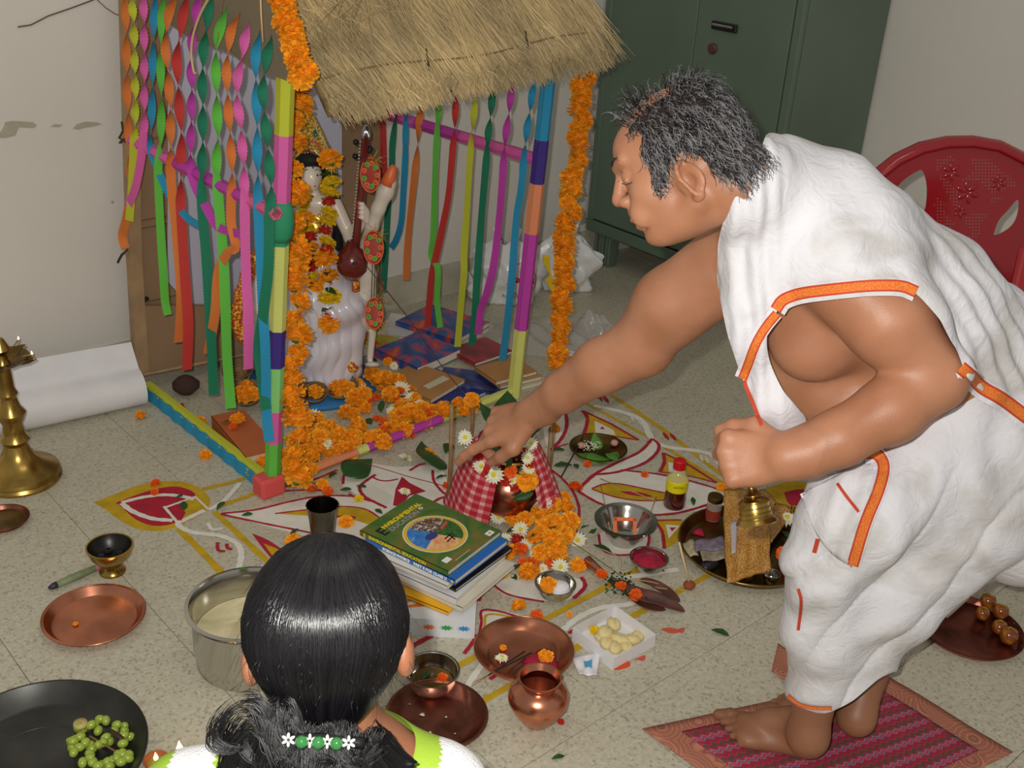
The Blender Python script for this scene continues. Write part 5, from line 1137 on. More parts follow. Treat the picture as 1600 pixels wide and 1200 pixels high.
hp_ = [(800, 812, 'o', 14, .02), (820, 815, 'o', 14, .03), (840, 806, 'o', 15, .05), (862, 792, 'o', 16, .06), (882, 800, 'o', 16, .05), (888, 818, 'o', 17, .04), (868, 822, 'o', 17, .06), (848, 828, 'o', 16, .05), (838, 846, 'o', 16, .03), (860, 846, 'o', 18, .04), (880, 840, 'o', 17, .03), (892, 838, 'o', 12, .02), (846, 866, 'o', 15, .01), (868, 864, 'o', 17, .02), (874, 878, 'o', 14, .0), (812, 826, 'o', 13, .01), (850, 812, 'o', 14, .06), (800, 868, 'o', 15, 0), (818, 880, 'd', 9, 0), (828, 903, 'o', 19, 0), (902, 888, 'o', 14, 0), (842, 890, 'd', 10, 0), (862, 882, 'd', 11, 0), (810, 848, 'r', 12, .01), (812, 862, 'd', 13, .01), (830, 882, 'd', 10, 0),
       (857, 768, 'w', 13, .05), (850, 790, 'w', 15, .07), (808, 790, 'w', 13, .04), (828, 790, 'w', 12, .05), (795, 800, 'w', 13, .02), (778, 812, 'w', 14, .01), (812, 832, 'w', 14, .02), (822, 855, 'w', 12, .01), (902, 849, 'w', 15, 0), (874, 890, 'w', 15, 0), (848, 893, 'w', 10, 0), (790, 845, 'w', 11, 0), (835, 868, 'w', 10, 0),
       (800, 828, 'l', 10, .02), (862, 826, 'l', 10, .07), (836, 836, 'l', 10, .05), (912, 824, 'l', 12, 0), (908, 838, 'l', 12, 0), (925, 832, 'l', 12, 0), (788, 890, 'l', 11, 0), (806, 888, 'l', 11, 0), (803, 902, 'l', 12, 0), (772, 910, 'l', 10, 0), (786, 900, 'y', 9, 0), (880, 782, 'o', 12, 0), (898, 765, 'd', 12, 0), (775, 795, 'o', 10, 0)]
strew(hp_, HEAP, hl)
for x, y, r, kd, lb in ((812, 952, 13, 'o', 'orange marigold on the floor above the centre copper plate'), (838, 964, 10, 'd', 'small red and orange flower beside the yellow painted line'), (890, 961, 5, 'o', 'tiny orange petal on the white painted wave'), (222, 652, 9, 'o', 'orange marigold on tiles by the end of the paper roll'), (320, 714, 10, 'o', 'orange marigold on tiles outside the left base rod'), (244, 757, 8, 'd', 'red orange flower on the left painted leaf'), (243, 771, 7, 'd', 'second red orange flower under the first on the painted leaf'), (284, 637, 6, 'r', 'small red bud inside the left base rod'), (313, 661, 9, 'o', 'orange marigold against the orange book'), (540, 818, 12, 'o', 'orange marigold beside the steel tumbler'), (460, 850, 14, 'o', 'orange marigold half hidden by the girl\'s hair'), (561, 851-70, 8, 'y', 'yellow flower with leaf on the painted centre petals'), (632, 770, 11, 'w', 'white flower at the corner of the green textbook'), (633, 718, 13, 'w', 'white chrysanthemum bud in front of the magenta rod'), (668, 716, 13, 'o', 'orange marigold left of the gingham cloth'), (865, 672, 9, 'o', 'orange marigold on the painted petal right of the urn'), (919, 727, 7, 'd', 'small orange bud below the betel leaf plate'), (1007, 743, 6, 'd', 'small orange bud left of the honey bottle'), (1128, 765, 9, 'o', 'orange flower behind the brass lidded jar'), (1150, 775, 9, 'o', 'second orange flower behind the tray'), (503, 760, 10, 'o', 'orange marigold at the end of the front base rod'), (512, 770, 9, 'd', 'red orange flower on the red painted line'), (488, 768, 9, 'd', 'deep orange flower near the garland end'), (546, 735, 9, 'd', 'orange flower under the front base rod'), (700, 762, 9, 'd', 'orange flower at the foot of the left bamboo stick')):
    fl(x, y, kd, r, .001, lb)
lv = [(287, 790, 13, 'green leaf lying on the left painted leaf motif'), (345, 790, 12, 'green leaf where the yellow painted lines cross'), (386, 804, 9, 'thin green leaf on the left painted petal'), (460, 831, 10, 'green leaf beside the girl\'s crown'), (540, 765, 10, 'green leaf left of the centre petals'), (565, 760, 9, 'green leaf on the red painted curve'), (592, 799, 9, 'green leaf behind the green textbook'), (690, 745, 14, 'dark leaf at the left of the gingham cloth'), (1118, 775, 12, 'dark green leaf at the top of the brass tray'), (880, 727, 15, 'green leaf by the leaning incense stick'), (900, 728, 10, 'small green leaf below the leaf plate'), (873, 703, 10, 'thin leaf left of the leaf plate'), (280, 776, 7, 'small leaf with red on the painted leaf tip'), (520, 742, 12, 'green leaf by the salmon coloured rod'), (700, 700, 20, 'dark green leaf behind the gingham cloth')]
for x, y, r, lb in lv: fl(x, y, 'l', r, .003, lb, rot=(ru(-.2, .2), ru(-.2, .2), ru(0, 6)))
heart_leaf('curved_leaf', F(672, 712, .02), .075, (.5, -.1, 1.3), M('mango_leaf', (40, 86, 34), .35), 'long curved green leaf over the front base rod')
heart_leaf('curved_leaf', F(560, 730, .02), .06, (.3, 0, .25), M('mango_leaf', (40, 86, 34), .35), 'narrow dark leaf lying on the magenta rod end')
# inside the hut
rr_ = random.Random(12); polyH = [(448, 742), (446, 668), (470, 655), (520, 650), (560, 600), (590, 588), (625, 602), (665, 640), (700, 640), (716, 655), (640, 684), (560, 712), (500, 732), (462, 748)]
GH = hl; GG = 'flowers'
n = 0; pts_ = []
while n < 150:
    x, y = rr_.uniform(440, 720), rr_.uniform(585, 750)
    if not inpoly(np.array([x]), np.array([y]), polyH)[0]: continue
    dense = (x < 510 and y > 690) or (590 < x < 700 and 600 < y < 690) or (abs(x-600) < 50 and y < 640) or y > 680
    if not dense and rr_.random() < .45: continue
    kd = rr_.choices('odwrly', [9, 4, .6, 1.3, 4, .5])[0]; r = {'o': 14, 'd': 8, 'w': 12, 'r': 7, 'l': 12, 'y': 8}[kd]*rr_.uniform(.85, 1.15)
    pts_.append((x, y, kd, r, rr_.uniform(0, .03) if dense else 0)); n += 1
strew(pts_, GG, GH)
strew([(566, 617, 'w', 13, .02), (628, 612, 'w', 14, .02), (641, 628, 'w', 13, .02), (656, 637, 'w', 11, .02), (611, 645, 'w', 9, .02), (600, 597, 'o', 16, .02), (622, 600, 'o', 14, .02), (580, 592, 'o', 16, .02), (612, 620, 'o', 15, .02), (590, 600, 'o', 14, .04), (718, 636, 'o', 13, .02), (725, 650, 'o', 13, .02), (700, 650, 'o', 14, .03), (738, 640, 'o', 13, .03), (655, 655, 'o', 14, .03), (640, 648, 'o', 16, .03), (625, 655, 'o', 16, .02), (460, 720, 'o', 17, .02), (480, 700, 'o', 19, .03), (500, 690, 'o', 18, .03), (470, 745-10, 'o', 16, .02), (400, 740, 'o', 14, .01), (412, 730, 'o', 15, .02), (398, 725, 'o', 12, .0), (540, 606, 'o', 12, .02), (548, 570, 'o', 10, .01), (535, 572, 'd', 9, .01), (606, 568, 'o', 8, .05), (616, 575, 'w', 8, .04)], GG, GH)
g = G()
for k in range(1500):
    x, y = rr_.uniform(440, 720), rr_.uniform(585, 750)
    if not inpoly(np.array([x]), np.array([y]), polyH)[0]: continue
    q = F(x, y, .001+rr_.uniform(0, .004)); a = rr_.uniform(0, 6.28); s_ = rr_.uniform(.003, .007); g.add([q, q+Vector((s_*math.cos(a), s_*math.sin(a), .0015)), q+Vector((s_*.8*math.cos(a+.9), s_*.8*math.sin(a+.9), 0))], [(0, 1, 2), (0, 2, 1)])
tag(obj('loose_petals', g, M('petal_mix', (226, 110, 20), .8, rand=.5), smooth=False), 'loose orange petals carpeting the hut floor', 'petals', kind='stuff')
fl(372, 659, 'o', 12, .052, 'orange marigold on the cover of the big orange book'); fl(365, 668, 'd', 7, .05, 'small orange flower on the cover of the big orange book'); fl(354, 659, 'l', 9, .051, 'green leaf on the cover of the big orange book')
# wicker bowls, coconut, silver cup by the statue
WCK = M('wicker', (150, 116, 76), .8, bump=.9, bs=120, var=.3, vs=60)
for i, (x, y, r, kd, lb) in enumerate(((388, 632, .055, 'o', 'wicker bowl of marigolds just behind the orange book'), (372, 596, .048, None, 'empty wicker bowl at the carton behind the left streamers'), (492, 630, .045, 'o', 'wicker bowl with one marigold left of the fuller bowl'), (534, 622, .055, 'o', 'wicker bowl filled with marigolds before the blue board'))):
    p = F(x, y); t = thing('wicker_bowl', lb, 'bowl', p); tl = Matrix.Rotation(.35, 4, Vector((CR.x, CR.y, 0)))
    vessel('bowl_shell', p+Vector((0, 0, r*.3)), [(0, 0), (r*.4, .001), (r*.8, .016), (r, .034), (r*1.02, .036), (r*.97, .036), (r*.76, .02), (r*.38, .005), (0, .004)], WCK, t, 36, tilt=tl)
    for k in range(3): obj('woven_ring', G().tube([p+Vector((0, 0, r*.3))+tl @ Vector((r*(.72+.13*k)*math.cos(a), r*(.72+.13*k)*math.sin(a), .018+.009*k)) for a in [j*math.pi/14 for j in range(29)]], .0022, 5, cap=False), WCK, t)
    if kd:
        for k in range(1 if i == 2 else 5): a = k*1.3; tag(put(kd, p+Vector((0, 0, r*.3+.018))+tl @ Vector((r*.4*math.cos(a)*(k > 0), r*.4*math.sin(a)*(k > 0), 0)), .026, (.2, .1, a)), 'orange marigold inside the '+lb.split(' of ')[0].split(' filled')[0]+['', '', '', ''][i]+[' behind the orange book', '', ' left of the fuller bowl', ' before the blue board'][i], 'flower', 'marigolds in wicker bowl '+'abcd'[i])
tag(obj('coconut', G().lathe([(0, 0), (.025, .003), (.042, .02), (.043, .035), (.03, .05), (.012, .06), (0, .062)], 24, mx=Matrix.Translation(F(291, 614)), wob=lambda a, k: 1+.03*math.sin(a*3+k)), M('dark_husk', (66, 46, 38), .95, bump=.8, bs=70)), 'dark brown coconut on the floor below the red streamer', 'coconut')
p = F(572, 582); t = thing('silver_cup', 'dented little silver cup lying by the statue\'s feet', 'cup', p); vessel('cup', p, [(0, .001), (.03, .001), (.033, .01), (.036, .045), (.037, .046), (.034, .046), (.03, .01), (0, .005)], M('dull_silver', (190, 190, 186), .35, 1, bump=.3, bs=30), t)
# ---------------- school books inside the hut
BRN = M('brown_paper_cover', (196, 142, 84), .6, var=.08, vs=8); 
def bookpx(nm, lab, tl_, tr_, br_, z, th_, mat, grp='school books laid in the hut', hgt=None, warp=0):
    """tl_ = spine bottom corner px, tr_ = other bottom corner px on the top face, br_ = far corner"""
    O = F(*tl_, z+th_); E = F(*tr_, z+th_); Hh = F(*br_, z+th_); ex = (E-O); w_ = ex.length; ex.normalize(); ey = Vector((-ex.y, ex.x, 0)); h_ = (Hh-O).dot(ey)
    if h_ < 0: O2 = O+ey*h_; return book(nm, lab, O2, ex, w_, -h_, z, th_, mat, grp, warp=warp)
    return book(nm, lab, O, ex, w_, h_, z, th_, mat, grp, warp=warp)
b_, m_, _ = bookpx('thick_book', 'thick orange covered book inside the front left corner of the hut', (384, 715), (437, 702), (320, 652), 0, .045, M('orange_cloth', (196, 108, 58), .6, var=.06, vs=10))
CVA = gmix('cover_blue_red', [(.35, (28, 60, 130)), (.5, (40, 90, 160)), (.58, (206, 50, 60)), (.66, (228, 110, 50)), (.75, (40, 40, 90))], 6); CVB = gmix('cover_night', [(.4, (24, 36, 90)), (.55, (36, 70, 150)), (.65, (214, 90, 40)), (.75, (20, 30, 60))], 7); CVR = gmix('cover_crimson', [(.4, (120, 20, 36)), (.6, (186, 30, 50)), (.7, (140, 24, 40))], 5); NAVY = M('cover_navy', (30, 44, 130), .4)
bookpx('exercise_book', 'brown paper covered exercise book nearest the flowers, pale name label on it', (673, 625), (727, 593), (616, 583), .012, .014, BRN)
bookpx('textbook', 'dark blue cover book under the brown exercise books', (672, 650), (760, 612), (620, 600), 0, .010, NAVY)
lb_ = COL.objects.get('exercise_book'); 
q = [F(661, 603, .0265), F(692, 587, .0265), F(703, 592, .0265), F(670, 608, .0265)]; obj('name_label', G().grid(lambda u, v: q[0].lerp(q[1], u).lerp(q[3].lerp(q[2], u), v), 2, 2), M('label_pale', (214, 208, 178), .6), lb_)
bookpx('textbook', 'thick paperback with warped blue and orange cover left of the centre', (652, 575), (720, 547), (585, 545), .004, .03, CVA, warp=.004)
bookpx('textbook', 'long dark blue book running diagonally beneath the right hand books', (790, 614), (800, 585), (700, 560), .002, .012, CVB)
bookpx('magazine', 'open topped pile book with colourful sea cover at the back of the hut', (712, 532), (765, 503), (632, 495), .02, .02, CVA); bookpx('notebook', 'white paged notebook beneath the colourful sea cover book', (712, 538), (772, 508), (625, 497), .0, .018, M('cover_cream', (206, 196, 170), .6))
bookpx('textbook', 'crimson covered book lying in the middle right of the hut', (742, 568), (802, 548), (705, 543), .012, .012, CVR)
bookpx('exercise_book', 'brown covered exercise book beside the right post with photo label', (775, 597), (840, 580), (748, 572), .024, .012, BRN); bookpx('exercise_book', 'second brown exercise book under the one with photo label', (782, 604), (848, 588), (752, 578), .011, .012, M('cover_tan', (186, 150, 104), .6)); bookpx('notebook', 'pale notebook at the bottom of the pile by the right post', (790, 612), (856, 594), (760, 585), 0, .010, M('cover_cream', (206, 196, 170), .6))
bookpx('textbook', 'yellow green edged book behind the left paperback', (600, 540), (640, 520), (585, 515), 0, .02, gmix('cover_lime', [(.45, (170, 190, 40)), (.55, (226, 120, 50))], 6))
bookpx('notebook', 'white notebook with curling pages left of the sea cover book', (640, 528), (660, 500), (606, 500), .0, .022, M('white_cover', (222, 220, 214), .5), warp=.01)
# ================================================================== PEOPLE
class Body:
    """records rounded solids, then grows ONE continuous skin over them; fine boxes get smaller steps"""
    def __init__(s): s.ops = []
    def cap(s, a, b, ra, rb, k=.02, op='add'): s.ops.append(('cap', Vector(a), Vector(b), ra, rb, k, op))
    def ell(s, c, r, R=None, k=.02, op='add'): s.ops.append(('ell', Vector(c), r, R, k, op))
    def chain(s, pts, k=.02):
        for (a, ra), (b, rb) in zip(pts, pts[1:]): s.cap(a, b, ra, rb, k)
    def bounds(s):
        lo = np.full(3, 1e9); hi = -lo
        for o in s.ops:
            if o[-1] == 'sub': continue
            if o[0] == 'cap':
                r = max(o[3], o[4])
                for q in (o[1], o[2]): lo = np.minimum(lo, np.array(q)-r); hi = np.maximum(hi, np.array(q)+r)
            else: lo = np.minimum(lo, np.array(o[1])-max(o[2])); hi = np.maximum(hi, np.array(o[1])+max(o[2]))
        return lo-.03, hi+.03
    def grow(s, lo, hi, h, inflate=0):
        f = SDF(lo, hi, h)
        for o in s.ops:
            if o[0] == 'cap': f.cap(o[1], o[2], o[3]+inflate, o[4]+inflate, o[5], o[6])
            else: f.ell(o[1], tuple(q+inflate for q in o[2]), o[3], o[4], o[5])
        return f.mesh()
    def skin(s, h, fine=(), inflate=0):
        lo, hi = s.bounds(); P, Q = s.grow(lo, hi, h, inflate); C_ = P[Q].mean(1); keep = np.ones(len(Q), bool)
        for (a, b, hf) in fine: keep &= ~((C_ > np.array(a)+h*1.2).all(1) & (C_ < np.array(b)-h*1.2).all(1))
        Q = Q[keep]; PP = [P]; QQ = [Q]; n = len(P)
        for (a, b, hf) in fine:
            P2, Q2 = s.grow(np.array(a)-hf*2, np.array(b)+hf*2, hf, inflate); C2 = P2[Q2].mean(1)
            Q2 = Q2[(C2 > np.array(a)).all(1) & (C2 < np.array(b)).all(1)]; QQ.append(Q2+n); PP.append(P2); n += len(P2)
        P = np.concatenate(PP); Q = np.concatenate(QQ); used = np.unique(Q); mp = np.full(len(P), -1); mp[used] = np.arange(len(used))
        return P[used], mp[Q]
def relax(P, Q, n=2, lam=.5):
    for _ in range(n):
        S_ = np.zeros_like(P); c = np.zeros(len(P))
        for a, b in ((0, 1), (1, 2), (2, 3), (3, 0)):
            np.add.at(S_, Q[:, a], P[Q[:, b]]); np.add.at(S_, Q[:, b], P[Q[:, a]]); np.add.at(c, Q[:, a], 1); np.add.at(c, Q[:, b], 1)
        P = P+lam*(S_/np.maximum(c, 1)[:, None]-P)
    return P
def normals(P, Q):
    n = np.cross(P[Q[:, 2]]-P[Q[:, 0]], P[Q[:, 3]]-P[Q[:, 1]]); N_ = np.zeros_like(P)
    for k in range(4): np.add.at(N_, Q[:, k], n)
    return N_/np.maximum(np.linalg.norm(N_, axis=1), 1e-9)[:, None]
def cut(P, Q, keep):
    Q = Q[keep]; u = np.unique(Q); mp = np.full(len(P), -1); mp[u] = np.arange(len(u)); return P[u], mp[Q]
def hem(P, Q, n=40):
    """smooths the cut border of a cloth so that its edge runs clean"""
    E = np.sort(np.concatenate([Q[:, [0, 1]], Q[:, [1, 2]], Q[:, [2, 3]], Q[:, [3, 0]]]), 1); U, c = np.unique(E, axis=0, return_counts=True); b = U[c == 1]
    P = P.copy()
    for _ in range(n):
        S_ = np.zeros_like(P); k = np.zeros(len(P)); np.add.at(S_, b[:, 0], P[b[:, 1]]); np.add.at(S_, b[:, 1], P[b[:, 0]]); np.add.at(k, b[:, 0], 1); np.add.at(k, b[:, 1], 1)
        m_ = k > 1; P[m_] = P[m_]*.5+.5*S_[m_]/k[m_][:, None]
    return P
def bvh(P, Q): return BVHTree.FromPolygons([tuple(p) for p in P], [tuple(int(i) for i in q) for q in Q])
def cast(tree, x, y, back=0.0, dflt=None):
    d = ray(x, y).normalized(); h = tree.ray_cast(CC, d)
    if h[0] is None: return dflt
    return h[0]-d*back
def band(nm, trees, px, w_, mats, parent, off=.005, fr=((-.5, -.36, 1), (-.36, .36, 0), (.36, .5, 1)), k=8):
    """woven border laid on the cloth: px line cast onto the cloth surface"""
    Q = []
    for i in range(len(px)-1):
        for j in range(k): t = j/k; Q.append((px[i][0]*(1-t)+px[i+1][0]*t, px[i][1]*(1-t)+px[i+1][1]*t))
    Q.append(px[-1]); Q2 = [sum((np.array(Q[max(0, min(len(Q)-1, i+d))]) for d in (-3, -2, -1, 0, 1, 2, 3)), np.zeros(2))/7 for i in range(len(Q))]; Q2[0] = np.array(Q[0]); Q2[-1] = np.array(Q[-1])
    V = []; Fc = []; I = []; n = len(Q2); cols = sorted(set([f[0] for f in fr]+[f[1] for f in fr])); last = None; W_ = len(cols)
    for i, q in enumerate(Q2):
        t = Q2[min(i+1, n-1)]-Q2[max(i-1, 0)]; t = t/max(np.linalg.norm(t), 1e-6); s_ = np.array([-t[1], t[0]]); c0 = None
        hits = []
        for c in cols:
            x, y = q+s_*w_*c; h = None
            for tr in trees:
                hh = cast(tr, x, y, off)
                if hh is not None and (h is None or depth(hh) < depth(h)): h = hh
            hits.append(h)
        ds = [depth(h) for h in hits if h is not None]
        base = min(ds) if ds else last
        if base is None: base = 2.0
        if last is not None and abs(base-last) > .03: base = last+(.03 if base > last else -.03)
        last = base
        for c, h in zip(cols, hits):
            x, y = q+s_*w_*c
            dd = depth(h) if h is not None else base
            dd = min(dd, base+.003)
            V.append(D(x, y, dd))
    for i in range(n-1):
        for j in range(W_-1):
            a = i*W_+j; Fc.append((a, a+1, a+W_+1, a+W_)); mid = (cols[j]+cols[j+1])/2; I.append([f[2] for f in fr if f[0] <= mid <= f[1]][0])
    g = G(); g.V = [tuple(v) for v in V]; g.F = Fc; g.I = I
    return obj(nm, g, mats, parent)
def hand(B, W, h, nb, t, fing, thumb, s=1.0):
    """W wrist, h along the hand, nb out of the back of the hand, t towards the thumb side. fing: 4 x (mcp, pip, dip, spread) degrees"""
    h = Vector(h).normalized(); nb = Vector(nb); nb = (nb-h*nb.dot(h)).normalized(); t0 = h.cross(nb)
    if t0.dot(Vector(t)) < 0: t0 = -t0
    t = t0; tips = []
    B.cap(W-h*.03*s, W+h*.012*s, .027*s, .025*s, .02)
    for i in range(4):
        K = W+h*(.088-.004*abs(i-1))*s+t*(.030-.0205*i)*s+nb*(.004-.002*abs(i-1.3))*s
        B.cap(W+h*.012*s+t*(.014-.009*i)*s, K, .0155*s, .0115*s, .012)
        L_ = [(.044, .026, .021), (.048, .030, .022), (.045, .028, .022), (.036, .021, .019)][i]; r_ = [.0098, .0100, .0094, .0084][i]
        a = 0; p = K; hh = (h+t*math.tan(math.radians(fing[i][3]))).normalized()
        for j in range(3):
            a += math.radians(fing[i][j]); d = hh*math.cos(a)-nb*math.sin(a); q = p+d*L_[j]*s
            B.cap(p, q, r_*s*(1.08-.08*j), r_*s*(1.0-.09*j), .004 if j else .008); p = q
        tips.append((p, d, nb*math.cos(a)+hh*math.sin(a)))
    B.ell(W+h*.05*s-nb*.006*s, (.046*s, .040*s, .015*s), [h, t, nb], .015)
    p = W+h*.016*s+t*.022*s-nb*.006*s; r_ = .0155
    for (ah, at, an, l) in thumb:
        d = (h*ah+t*at-nb*an).normalized(); q = p+d*l*s; B.cap(p, q, r_*s, (r_-.0022)*s, .008); p = q; r_ -= .0026
    tips.append((p, d, (t*.5+nb).normalized())); return tips
def foot(B, heel, fx, side, s=1.0):
    """heel point on the ground, fx toe direction, side: towards the little toe"""
    fx = Vector(fx); fx.z = 0; fx.normalize(); z = Vector((0, 0, 1)); sd = Vector(side); sd = (sd-fx*sd.dot(fx)); sd.z = 0; sd.normalize()
    P = lambda a, b, c: heel+fx*a*s+sd*b*s+z*c*s
    B.ell(P(.032, 0, .032), (.036*s, .031*s, .034*s), [fx, sd, z], .015)
    B.cap(P(.05, -.004, .05), P(.13, -.012, .038), .036*s, .026*s, .02); B.cap(P(.06, -.005, .075), P(.12, -.012, .055), .03*s, .022*s, .03)
    B.cap(P(.04, .012, .024), P(.16, .026, .018), .024*s, .018*s, .02); B.cap(P(.12, -.014, .032), P(.172, -.022, .022), .028*s, .021*s, .015); B.ell(P(.155, .002, .022), (.035*s, .044*s, .02*s), [fx, sd, z], .015)
    for i in range(5):
        b = -.033+.0172*i; a = .178-.007*i-(.006 if i == 4 else 0); L_ = (.05, .044, .039, .034, .028)[i]; r_ = (.0145, .0098, .0094, .0088, .0086)[i]
        B.cap(P(a, b, .019), P(a+L_*.5, b*1.06, .022), r_*s, r_*s, .006); B.cap(P(a+L_*.5, b*1.06, .021), P(a+L_, b*1.08, .013), r_*s, r_*.88*s, .004)
def skinmat(nm, c, c2):
    mt, t, b = nt(nm); L = t.links.new; g = N(t, 'ShaderNodeNewGeometry'); no = N(t, 'ShaderNodeTexNoise', i_Scale=9.0, i_Detail=5.0); L(g.outputs['Position'], no.inputs['Vector'])
    r = ramp(t, [(.3, c), (.7, c2)]); L(no.outputs['Fac'], r.inputs[0]); L(r.outputs[0], b.inputs['Base Color']); b.inputs['Roughness'].default_value = .46; b.inputs['Specular IOR Level'].default_value = .4
    b.inputs['Subsurface Weight'].default_value = .12; b.inputs['Subsurface Radius'].default_value = (.012, .005, .003); b.inputs['Subsurface Scale'].default_value = .5
    n2 = N(t, 'ShaderNodeTexNoise', i_Scale=420.0, i_Detail=2.0); L(g.outputs['Position'], n2.inputs['Vector']); n3 = N(t, 'ShaderNodeTexNoise', i_Scale=60.0, i_Detail=3.0); L(g.outputs['Position'], n3.inputs['Vector'])
    ad = N(t, 'ShaderNodeMath', operation='ADD'); L(n2.outputs['Fac'], ad.inputs[0]); L(n3.outputs['Fac'], ad.inputs[1])
    bp = N(t, 'ShaderNodeBump', i_Strength=.22, i_Distance=.0015); L(ad.outputs[0], bp.inputs['Height']); L(bp.outputs[0], b.inputs['Normal']); return mt
SKIN = skinmat('skin_brown', (184, 130, 100), (160, 106, 76)); SKIN2 = skinmat('skin_dark', (152, 104, 76), (132, 88, 64)); 
NAILM = M('nail', (206, 150, 124), .35)
def cottonmat():
    mt, t, b = nt('white_cotton'); L = t.links.new; g = N(t, 'ShaderNodeNewGeometry')
    n1 = N(t, 'ShaderNodeTexNoise', i_Scale=7.0, i_Detail=6.0, i_Distortion=.6); L(g.outputs['Position'], n1.inputs['Vector']); r = ramp(t, [(.36, (196, 192, 191)), (.5, (216, 214, 219)), (1, (222, 220, 225))]); L(n1.outputs['Fac'], r.inputs[0]); L(r.outputs[0], b.inputs['Base Color'])
    b.inputs['Roughness'].default_value = .85; n2 = N(t, 'ShaderNodeTexNoise', i_Scale=700.0, i_Detail=2.0); n3 = N(t, 'ShaderNodeTexNoise', i_Scale=26.0, i_Detail=4.0, i_Distortion=1.6); L(g.outputs['Position'], n2.inputs['Vector']); L(g.outputs['Position'], n3.inputs['Vector'])
    b1 = N(t, 'ShaderNodeBump', i_Strength=.5, i_Distance=.007); L(n3.outputs['Fac'], b1.inputs['Height']); b2 = N(t, 'ShaderNodeBump', i_Strength=.2, i_Distance=.001); L(n2.outputs['Fac'], b2.inputs['Height']); L(b1.outputs[0], b2.inputs['Normal']); L(b2.outputs[0], b.inputs['Normal']); return mt
CLOTH = cottonmat()
BRD_O = gmix('woven_orange', [(.42, (226, 128, 50)), (.58, (206, 96, 30))], 500, 0, .8, 0); BRD_R = M('woven_red', (186, 62, 34), .8); BRD_W = CLOTH
def hairmat(nm, c1, c2, r=.38):
    mt, t, b = nt(nm); L = t.links.new; g = N(t, 'ShaderNodeNewGeometry'); rp = ramp(t, [(.0, c1), (.55, c1), (.62, c2), (1, c2)]); L(g.outputs['Random Per Island'], rp.inputs[0]); L(rp.outputs[0], b.inputs['Base Color'])
    b.inputs['Roughness'].default_value = r; b.inputs['Specular IOR Level'].default_value = .55; return mt
# ---------------------------------------------------------------- the priest
man = thing('person', 'bending man wrapped in white cotton shawl and dhoti with orange borders, reaching over the pot', 'person', F(1275, 1180))
B = Body()
def X(x, y, d): return D(x, y, d)
def rp_(x, y, d, px): return (D(x, y, d), px*d/FL)
# torso
torso = [rp_(1228, 348, 1.81, 100), rp_(1290, 420, 1.86, 130), rp_(1395, 500, 1.95, 138), rp_(1500, 590, 2.05, 130), rp_(1570, 665, 2.13, 130)]
B.chain(torso, .05)
B.cap(X(1175, 395, 1.93), X(1320, 400, 1.76), .075, .078, .05)             # shoulder girdle
B.ell(X(1268, 548, 1.82), (.058, .045, .05), [CR, FW, CU], .055)             # hanging left breast
B.ell(X(1215, 560, 1.93), (.055, .05, .05), [CR, FW, CU], .05)
B.ell(X(1360, 640, 1.93), (.10, .10, .072), [CR, FW, CU], .04); B.ell(X(1275, 612, 1.93), (.06, .07, .055), [CR, FW, CU], .04)              # belly
# far (right) arm
B.chain([rp_(1125, 425, 1.95, 66), rp_(1050, 478, 2.0, 60), rp_(1000, 540, 2.06, 47)], .02)
B.chain([rp_(1005, 540, 2.06, 49), rp_(940, 572, 2.11, 43), rp_(880, 612, 2.18, 32), rp_(838, 640, 2.25, 25)], .015)
Wf = X(832, 646, 2.26); tipt = X(712, 690, 2.36); hf = (tipt-Wf).normalized()
nbf = (Vector((0, 0, 1))*.8-FW*.55).normalized()
tipsF = hand(B, Wf, hf, nbf, -FW-CU*.6, [(4, 12, 8, 2), (34, 50, 30, 0), (50, 70, 30, 0), (58, 75, 35, -3)], [(.8, .62, .25, .042), (.97, .05, .25, .034), (.95, -.1, .3, .028)], 1.17)
# near (left) arm
B.chain([rp_(1300, 412, 1.72, 72), rp_(1385, 500, 1.70, 66), rp_(1452, 585, 1.71, 52)], .02)
B.cap(X(1468, 600, 1.715), X(1440, 600, 1.71), .036, .04, .03)
B.chain([rp_(1452, 590, 1.71, 53), rp_(1390, 640, 1.70, 50), rp_(1310, 685, 1.70, 44), rp_(1232, 712, 1.71, 38)], .015)
Wn = X(1232, 714, 1.71); hn = (X(1130, 716, 1.74)-Wn).normalized()
tipsN = hand(B, Wn, hn, (-FW+CU*.15-CR*.1), CU, [(68, 95, 55, 0), (72, 95, 55, 0), (76, 95, 55, 0), (80, 95, 50, 0)], [(.75, .62, .15, .04), (.99, .05, .35, .034), (.9, -.12, .5, .026)], 1.08)
# legs and feet
heelN = F(1284, 1180, .006); B.chain([rp_(1530, 700, 2.10, 100), rp_(1330, 850, 2.05, 55), (X(1290, 1000, 2.13), .05), (F(1262, 1150, .10), .036), (heelN+Vector((0, 0, .06))+(F(1100, 1140)-heelN).normalized()*.045, .034)], .03)
foot(B, heelN, F(1108, 1146)-F(1284, 1188), -FW, .95)
heelF = F(1352, 1140, .006); B.chain([rp_(1560, 690, 2.2, 90), rp_(1440, 850, 2.2, 50), (X(1370, 1000, 2.29), .045), (F(1338, 1120, .09), .033), (heelF+(F(1250, 1110)-heelF).normalized()*.04+Vector((0, 0, .06)), .032)], .03)
foot(B, heelF, F(1230, 1110)-F(1352, 1140), FW, .95)
